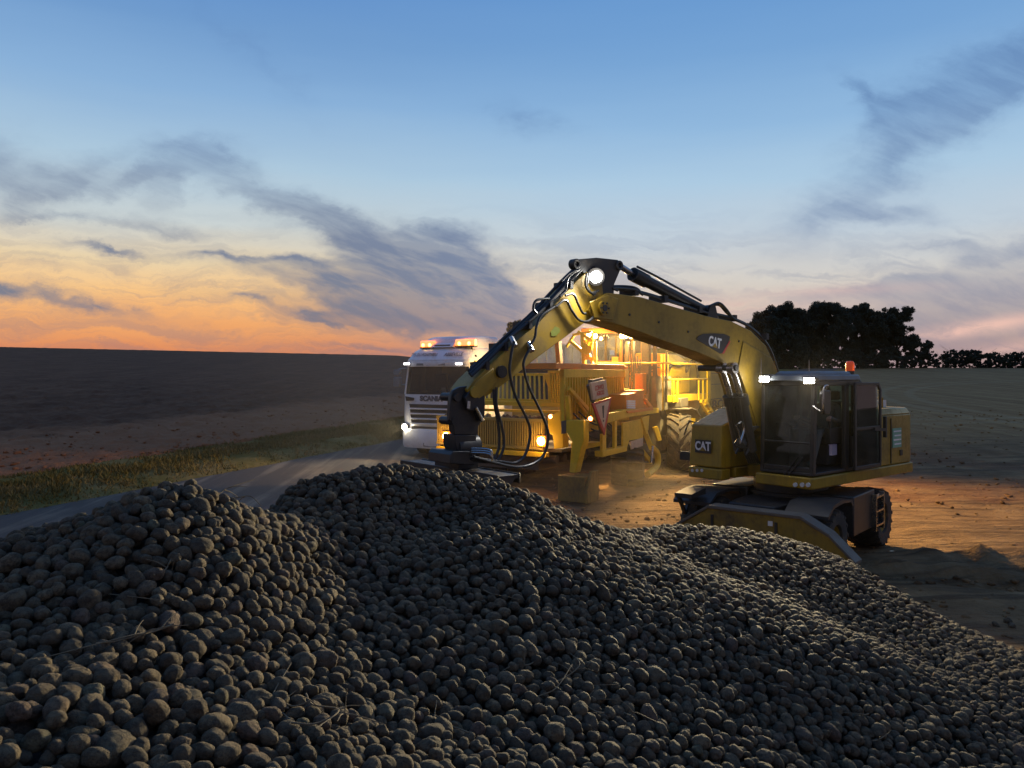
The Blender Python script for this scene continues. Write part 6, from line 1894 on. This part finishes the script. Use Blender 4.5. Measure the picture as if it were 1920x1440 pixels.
# rear hull with lettering and grey tarpaulin
SR = 2.35
xr_a, xr_b = ls(1332, 740, SR).x, ls(1378, 740, SR).x
zr_t = ls(1350, 672, SR).z
mb = MB(); mb.box((xr_b - 2.0, -1.6, 1.2), (xr_a, SR, zr_t)); hull = mb.build('rear_hull', Mt['panel_olive'], ldr, bevel=.03)
mb = MB()
for zq in (720, 700): z_ = ls(1350, zq, SR).z; mb.box((xr_b - 1.9, SR + .001, z_ - .012), (xr_a - .1, SR + .004, z_ + .012))
mb.build('panel_seams', Mt['loader_grey'], hull)
o = ls(1353, 757, SR + .01); r = Vector((-1, 0, 0))
pl_a, pl_b = ls(1334, 757, SR), ls(1376, 757, SR)
zp0, zp1 = ls(1353, 768, SR).z, ls(1353, 746, SR).z
mb = MB()
w2 = abs(pl_a.x - pl_b.x) / 2 + .1; xc = (pl_a.x + pl_b.x) / 2
for (x_0, x_1, z_0, z_1) in ((xc - w2, xc + w2, zp0, zp0 + .03), (xc - w2, xc + w2, zp1 - .03, zp1), (xc - w2, xc - w2 + .03, zp0 + .03, zp1 - .03), (xc + w2 - .03, xc + w2, zp0 + .03, zp1 - .03)):
    mb.box((x_0, SR + .001, z_0), (x_1, SR + .012, z_1))
mb.text('ROPA', (xc, SR + .006, (zp0 + zp1) / 2), (-1, 0, 0), (0, 0, 1), .42, depth=.008, bold=.012, sx=w2 * 2 / 1.22)
mb.build('lettering', Bk, hull)
mb = MB()
t_ = [ls(1262, 652, 1.2), ls(1345, 683, 1.2), ls(1338, 700, 1.2), ls(1290, 700, 1.2)]
mb.prism([(q.x, q.z) for q in t_], 'y', -.8, 1.2); mb.build('tarpaulin', Mt['tarpaulin'], ldr, bevel=.04)
q = Vector((xa + .55, SD + .75, zr1 + .55))
mb = MB(); mb.cyl((q.x, q.y, q.z), (q.x - .10, q.y - .05, q.z - .06), .06, .09, 16); mb.bar((q.x + .05, q.y, q.z), (xa + .2, SD - .2, zr1 + .35), .05); mb.bar((xa + .2, SD - .2, zr1 + .35), (xa + .2, SD - .2, zd0), .06); wl = mb.build('added_deck_lamp', Bk, ldr)  # added lamp and pole, put here to brighten the deck
area_light('added_deck_light', q + Vector((-.14, -.06, -.08)), ldr, 700, (1.0, .74, .15), 'SPOT', .08, q + Vector((-2.2, -1.3, -1.0)), 2.4, .8)
area_light('added_tyre_light', q + Vector((-.05, .10, -.12)), ldr, 1500, (1.0, .72, .30), 'SPOT', .08, q + Vector((-1.1, -.8, -2.4)), 1.5, .8)  # added spot from the same pole, brightens the big tyre
area_light('hopper_fill_light', (-1.2, -1.2, zh + .4), ldr, 40, (1.0, .85, .45), 'SPOT', .1, (-.6, -.6, zt_), 1.6, .8)  # added fill spot over the belt, has no lamp body

for k in range(9):
    a = ls(1062 + random.uniform(0, 90), 770 + random.uniform(0, 20), SW + .05); c = a + Vector((-random.uniform(.5, 1.6), random.uniform(.05, .45), -random.uniform(.2, .7)))
    mb = MB(); mb.tube([a, a.lerp(c, .35) + Vector((0, .1, -.18)), a.lerp(c, .7) + Vector((0, .12, -.15)), c], .022, 7); mb.build('hydraulic_hose', Rb, ldr)
for k in range(5):
    z_ = zb_ - .06; mb = MB(); mb.cyl((-.35 - .42 * k, S0 + .1, z_ - .22), (-.35 - .42 * k, S1 + .2, z_ - .22), .11, n=14)
    for q_ in range(10):
        an = q_ * .9; mb.box((-.35 - .42 * k + math.cos(an) * .12 - .02, S0 + .15 + q_ * .3, z_ - .22 + math.sin(an) * .12 - .02), (-.35 - .42 * k + math.cos(an) * .12 + .02, S0 + .35 + q_ * .3, z_ - .22 + math.sin(an) * .12 + .02))
    mb.build('cleaning_roller', Mt['worn_steel'], ldr)
# fascia pieces seen between leg and low frame
sl('valve_cover', [(1100, 796), (1126, 792), (1126, 806), (1100, 810)], SW - .2, SW + .25)
sl('lower_guard', [(1098, 832), (1128, 828), (1128, 836), (1098, 842)], SW - .2, SW + .2)
sl('chain_guard', [(1104, 812), (1124, 808), (1122, 824), (1106, 828)], SW - .1, SW + .3, Mt['worn_steel'])

# potatoes lying on the intake belt
N = 190
V = []
bmx = bmesh.new()
for k in range(N):
    me_ = protos[k % NPROTO] if 'protos' in globals() else None
    if me_ is None: break
    p = LF.W @ Vector((random.uniform(-.75, -.12), random.uniform(S0 + .1, S1 - .1), zt_ - .14 + random.uniform(.02, .16)))
    r_ = random.uniform(.045, .07)
    M_ = Matrix.Translation(p) @ Matrix.Rotation(random.random() * 6, 4, Vector((random.gauss(0, 1), random.gauss(0, 1), random.gauss(0, 1))).normalized()) @ Matrix.Scale(r_, 4)
    b2 = bmesh.new(); bmesh.ops.create_icosphere(b2, subdivisions=2, radius=1)
    base_i = len(bmx.verts)
    nv = [bmx.verts.new(M_ @ Vector((v_.co.x * 1.25, v_.co.y, v_.co.z * .9))) for v_ in b2.verts]
    for f_ in b2.faces: bmx.faces.new([nv[v_.index] for v_ in f_.verts]).smooth = True
    b2.free()
me = bpy.data.meshes.new('belt_potatoes'); bmx.to_mesh(me); bmx.free(); me.materials.append(MATS['potato_skin'] if 'potato_skin' in MATS else Mt['seat_cloth'])
bp_ = link_mesh('loose_potatoes', me); tag(bp_, 'row of pale potatoes lying on the loader intake belt', 'potatoes', kind='stuff')
# ================================================================== copse, hedge, far tree
m, nt, b = new_mat('foliage')
pos = nt.node('ShaderNodeNewGeometry').outputs['Position']
nt.put(b.inputs['Base Color'], nt.ramp(nt.noise(pos, 0.6, 4), [(0.3, (0.018, 0.026, 0.014)), (0.7, (0.045, 0.058, 0.028))])); b.inputs['Roughness'].default_value = 0.8
paint('bark', (0.045, 0.035, 0.027), 0.9, 0, (0.05, 0.04, 0.03), 0.3, 1.0)


def crown_clumps(r, H, W, n, low=.30):
    """limb-end foliage masses: a few big boughs, each broken into small ragged sprays"""
    C, R = [], []
    for k in range(n):
        t = r.random()
        z = H * (low + (.97 - low) * t ** .85)
        wz = W * math.sqrt(max(.10, 1 - ((z / H - .55) / .52) ** 2)) * r.uniform(.75, 1.08)
        a = r.random() * 2 * PI; q = wz * (r.random() ** .42)
        cx, cy = math.cos(a) * q, math.sin(a) * q
        for j in range(5):
            C.append((cx + r.gauss(0, .09) * H * .6, cy + r.gauss(0, .09) * H * .6, min(max(z + r.gauss(0, .045) * H, .03 * H), H))); R.append(H * (.03 + .05 * r.random()))
    return C, R


def make_tree(label, px, y, H, W, seed, n=46, group='trees of the copse', trunk=.26, per=800, size=.125, low=.3, name='tree', cat='tree'):
    r = random.Random(seed)
    x = (px - CX) / FPX * y
    o = thing(name, label, cat, (x, y, float(gz(x, y)) - .1), 0, group)
    mb = MB()
    mb.tube([(0, 0, 0), (.1, .05, H * .25), (.0, .1, H * .5), (.1, 0, H * .8)], trunk, 8, taper=.25)
    for k in range(9):
        a = r.random() * 2 * PI; z = H * r.uniform(.22, .6); L = W * r.uniform(.5, .95)
        mb.tube([(0, 0, z), (math.cos(a) * L * .5, math.sin(a) * L * .5, z + L * .35), (math.cos(a) * L, math.sin(a) * L, z + L * .75)], trunk * .42, 6, taper=.25)
    mb.build('trunk', MATS['bark'], o)
    C, R = crown_clumps(r, H, W, n, low)
    me = leaf_mesh('crown', MATS['foliage'], C, R, per, size, seed)
    link_mesh('crown', me, o)
    return o


for a in (('broad dark tree at the left end of the copse, next to the digger boom', 1470, 128, 10.3, 4.4, 1, 105, .04),
          ('dark tree filling the low left flank of the copse, half behind the boom', 1432, 126, 8.2, 3.4, 2, 100, .04),
          ('tallest round-headed tree of the copse, right of its broad left tree', 1552, 131, 11.2, 3.7, 3, 58, .14),
          ('round-topped tree in the middle of the copse with sky gaps at its foot', 1616, 132, 10.9, 3.5, 4, 55, .14),
          ('slim tree peeping between two taller crowns of the copse', 1655, 136, 10.2, 2.2, 5, 26, .14),
          ('airy tree at the right end of the copse with sky showing through its crown', 1682, 131, 10.0, 3.3, 6, 40, .10),
          ('small bushy tree at the right foot of the copse', 1726, 130, 4.6, 2.6, 7, 50, .04),
          ('dark tree standing behind the gap between the two left trees of the copse', 1512, 138, 9.0, 3.4, 8, 60, .05)):
    lab, px, y, H, W, sd, n, lw = a
    make_tree(lab, px, y, H, W, sd, n, low=lw)
make_tree('lone tree whose top shows just behind the raised digger arm', 980, 118, 10.6 - float(gz(1, 118)) + .3, 2.6, 11, 50, group=None)
for k, (px, y, H, W) in enumerate(((1545, 127, 2.6, 4.0), (1625, 127, 2.4, 4.0), (1690, 127, 2.2, 3.6), (1480, 125, 3.0, 4.2), (1590, 128, 3.2, 3.2), (1655, 129, 3.4, 2.6))):
    make_tree(['low scrub at the foot of the tallest copse tree', 'low scrub under the middle of the copse', 'low scrub under the right end of the copse', 'low scrub in front of the broad left tree of the copse', 'taller bush between the trunks left of the copse middle', 'taller bush between the trunks right of the copse middle'][k], px, y, H, W, 30 + k, 60, 'scrub under the copse', .08, 800, .12, .02, 'bush', 'bush')
for k, (px, y, H, W) in enumerate(((1768, 132, 2.5, 2.0), (1800, 132, 3.4, 2.6), (1838, 133, 3.2, 2.4), (1872, 134, 2.6, 2.2), (1903, 134, 3.0, 2.2), (1935, 134, 3.2, 2.4), (1975, 135, 2.8, 2.6))):
    make_tree(['low rounded bush at the left end of the hedge on the skyline', 'tallest rounded bush in the left half of the skyline hedge', 'rounded bush in the middle of the skyline hedge', 'low dip of the skyline hedge between two taller bushes', 'bush of the skyline hedge just inside the right frame edge', 'bush of the skyline hedge cut by the right frame edge', 'last bush of the skyline hedge beyond the frame edge'][k], px, y, H, W * 1.35, 50 + k, 70, 'bushes of the skyline hedge', .08, 800, .12, .02, 'bush', 'bush')
# ================================================================== drifting dust lit by the lamps
m = bpy.data.materials.new('dust_air'); m.use_nodes = True
nt = NT(m.node_tree); nt.n.remove(nt.n['Principled BSDF'])
pv = nt.node('ShaderNodeVolumePrincipled')
pv.inputs['Color'].default_value = (0.80, 0.70, 0.55, 1); pv.inputs['Anisotropy'].default_value = 0.35
pv.inputs['Density'].default_value = 0.0048
nt.l.new(pv.outputs[0], nt.n['Material Output'].inputs['Volume'])
mb = MB(); mb.box((-7, 14.6, -.4), (5.0, 32, 5.2))
dust = mb.build('dust', m)
tag(dust, 'thin dust hanging around the loader, lorry and digger', 'dust', kind='stuff')

m = bpy.data.materials.new('lamp_halo_haze'); m.use_nodes = True
nt = NT(m.node_tree); nt.n.remove(nt.n['Principled BSDF'])
pv = nt.node('ShaderNodeVolumePrincipled')
pv.inputs['Color'].default_value = (0.80, 0.72, 0.60, 1); pv.inputs['Anisotropy'].default_value = 0.3
pv.inputs['Density'].default_value = 0.0003
nt.l.new(pv.outputs[0], nt.n['Material Output'].inputs['Volume'])
mb = MB(); mb.box((-2.5, 9.3, -.4), (7.5, 14.5, 5.6))
halo_haze = mb.build('dust', m)  # thin volume added so the digger lamps get a halo
tag(halo_haze, 'faint haze added round the digger lamps to give them a halo', 'dust', kind='stuff')

m = bpy.data.materials.new('ground_dust_air'); m.use_nodes = True
nt = NT(m.node_tree); nt.n.remove(nt.n['Principled BSDF'])
pv = nt.node('ShaderNodeVolumePrincipled')
pv.inputs['Color'].default_value = (0.80, 0.68, 0.48, 1); pv.inputs['Anisotropy'].default_value = 0.3
pv.inputs['Density'].default_value = 0.040
nt.l.new(pv.outputs[0], nt.n['Material Output'].inputs['Volume'])
bm = bmesh.new(); bmesh.ops.create_icosphere(bm, subdivisions=4, radius=1)
for vv in bm.verts:                                   # one billowing low cloud, thinning out towards its rim
    p = vv.co; k_ = 1 + .22 * mnoise.noise(p * 1.6 + Vector((3, 1, 7))) + .10 * mnoise.noise(p * 4)
    vv.co = Vector((2.2 + p.x * 2.6 * k_, 17.4 + p.y * 2.9 * k_, .1 + p.z * 1.0 * k_))
for f_ in bm.faces: f_.smooth = True
me = bpy.data.meshes.new('dust'); bm.to_mesh(me); bm.free(); me.materials.append(m)
tag(link_mesh('dust', me), 'low golden dust cloud stirred up between the loader and the digger', 'dust', kind='stuff')

# ================================================================== clods on the yard and along the ploughed edge
def lumps(name, pts, rs, mat, seed):
    r = np.random.default_rng(seed)
    bm = bmesh.new(); bmesh.ops.create_icosphere(bm, subdivisions=1, radius=1.0)
    v0 = np.array([v_.co[:] for v_ in bm.verts]); f0 = np.array([[v_.index for v_ in f_.verts] for f_ in bm.faces]); bm.free()
    n_ = len(pts)
    jit_ = 1 + .35 * r.normal(size=(n_, len(v0), 1)).clip(-1.2, 1.2)
    sc3 = np.stack([1 + .4 * r.random(n_), 1 + .4 * r.random(n_), .55 + .3 * r.random(n_)], 1)[:, None, :]
    th_ = r.random(n_) * 2 * PI
    V_ = v0[None] * jit_ * sc3 * np.asarray(rs)[:, None, None]
    c_, s_ = np.cos(th_)[:, None], np.sin(th_)[:, None]
    V_ = np.stack([V_[..., 0] * c_ - V_[..., 1] * s_, V_[..., 0] * s_ + V_[..., 1] * c_, V_[..., 2]], -1) + np.asarray(pts)[:, None, :]
    F_ = (f0[None] + (np.arange(n_) * len(v0))[:, None, None]).reshape(-1, 3)
    me = bpy.data.meshes.new(name)
    V_ = V_.reshape(-1, 3)
    me.vertices.add(len(V_)); me.vertices.foreach_set('co', V_.astype(np.float32).ravel())
    me.loops.add(3 * len(F_)); me.loops.foreach_set('vertex_index', F_.astype(np.int32).ravel())
    me.polygons.add(len(F_)); me.polygons.foreach_set('loop_start', np.arange(0, 3 * len(F_), 3, dtype=np.int32))
    me.materials.append(mat); me.update(calc_edges=True)
    return link_mesh(name, me)


N = 7000
y = 8 * (5.5) ** RNG.random(N); x = (RNG.random(N) * .9 - .12) * y + RNG.normal(0, .3, N)
al, ac = road_coord(x, y); ok = ac > 5.2
cl = fbm(x, y, 77, 3, .9); ok &= (cl + RNG.random(N) * 1.6 > .5)
x, y = x[ok], y[ok]
rs = (.008 + .04 * RNG.random(len(x)) ** 3.5) * (1 + y * .012)
cl_ = lumps('dirt_clods', np.stack([x, y, gz(x, y) + rs * .3], 1), rs, MATS['dry_dirt'], 5)
tag(cl_, 'loose clods and crumbs of dry soil scattered over the yard', 'soil clods', kind='stuff')
N = 3500
al = -26 + 55 * RNG.random(N) ** 1.3; ac = -4.0 - 7 * RNG.random(N) ** 2.2
x = RP[0] + al * RD[0] + ac * RN[0]; y = RP[1] + al * RD[1] + ac * RN[1]
ok = (y > 5) & (x > -.75 * y - 3); x, y = x[ok], y[ok]
rs = .02 + .07 * RNG.random(len(x)) ** 3
c2 = lumps('soil_clods', np.stack([x, y, gz(x, y) + .12 + rs * .2], 1), rs, MATS['ploughed_soil'], 6)
tag(c2, 'rough clods of reddish brown soil turned up along the ploughed field edge', 'soil clods', kind='stuff')

# ================================================================== dry stalks between the potatoes
paint('dry_stalk', (0.20, 0.15, 0.085), 0.9, 0, (0.07, 0.05, 0.035), 0.5, 30.0)
STK = [(310, 1080), (330, 1100), (285, 1190), (150, 1130), (200, 1120), (520, 1350), (560, 1330), (600, 1380), (590, 1350), (430, 1395), (500, 1345), (695, 1160), (930, 1120), (845, 975), (770, 1160), (1240, 1130), (1265, 1150), (1280, 1165), (1230, 1180),
       (1390, 1200), (1440, 1240), (1350, 1230), (1100, 1330), (1080, 1310), (1120, 1345), (1010, 1315), (1180, 1350), (1060, 1280), (1610, 1350), (1640, 1400), (1690, 1320), (1450, 1290), (1790, 1250), (410, 930), (440, 945), (1590, 1100), (1700, 1085), (1000, 1250), (860, 1390), (230, 1210)]
for k, (px, py) in enumerate(STK):
    j = np.argmin((CX + pots[:, 0] / np.maximum(pots[:, 1], .5) * FPX - px) ** 2 + (HY - (pots[:, 2] - CAM.z) / np.maximum(pots[:, 1], .5) * FPX - py) ** 2 + 1e7 * (pots[:, 1] < .7) + 200 * pots[:, 1])
    x, y, z, r_ = pots[j]
    rr = random.Random(900 + k)
    L = rr.uniform(.10, .28); a = rr.random() * 2 * PI; up_ = rr.uniform(.0, .55)
    mb = MB(); p = Vector((x, y, z + r_ * 1.05)); d = Vector((math.cos(a), math.sin(a), up_ * .6 - .1)).normalized()
    pts = [p - d * L * .3 + Vector((0, 0, .01)), p, p + d * L * .4 + Vector((rr.gauss(0, .02), rr.gauss(0, .02), .012)), p + d * L + Vector((rr.gauss(0, .05), rr.gauss(0, .05), rr.gauss(0, .02)))]
    mb.tube(pts, .0035, 5, 0, sub=5, taper=.4)
    for q in range(rr.randint(0, 2)):
        b0 = pts[1].lerp(pts[2], rr.random()); e_ = Vector((rr.gauss(0, 1), rr.gauss(0, 1), rr.gauss(.2, .5))).normalized()
        mb.tube([b0, b0 + e_ * .04, b0 + e_ * .09 + Vector((0, 0, -.015))], .0025, 5, 0, sub=4, taper=.4)
    o = mb.build('dry_stalk', MATS['dry_stalk'])
    tag(o, 'thin dry plant stalk lying among the potatoes of the heap', 'stalk', 'dry stalks on the heap')
# ---- two shallow puddles in the wheel ruts
m, nt, b = new_mat('puddle_water')
b.inputs['Base Color'].default_value = (.03, .028, .025, 1); b.inputs['Roughness'].default_value = .04
for k, (px, py, w_, d_, lab) in enumerate(((1680, 1037, .30, .13, 'small bright puddle in the shaded rut right of the digger blade'), (1672, 1002, .28, .10, 'narrow puddle in the lit mud behind the digger wheel'))):
    y = CAM.z * FPX / (py - HY); x = (px - CX) / FPX * y
    rr = random.Random(k); mb = MB()
    ring_ = [(x + math.cos(a_ * .3927) * w_ * rr.uniform(.75, 1.1), y + math.sin(a_ * .3927) * d_ * rr.uniform(.75, 1.1)) for a_ in range(16)]
    zg_ = .012
    mb.prism(ring_, 'z', zg_ - .05, zg_); o = mb.build('puddle', MATS['puddle_water']); tag(o, lab, 'puddle', kind='structure')
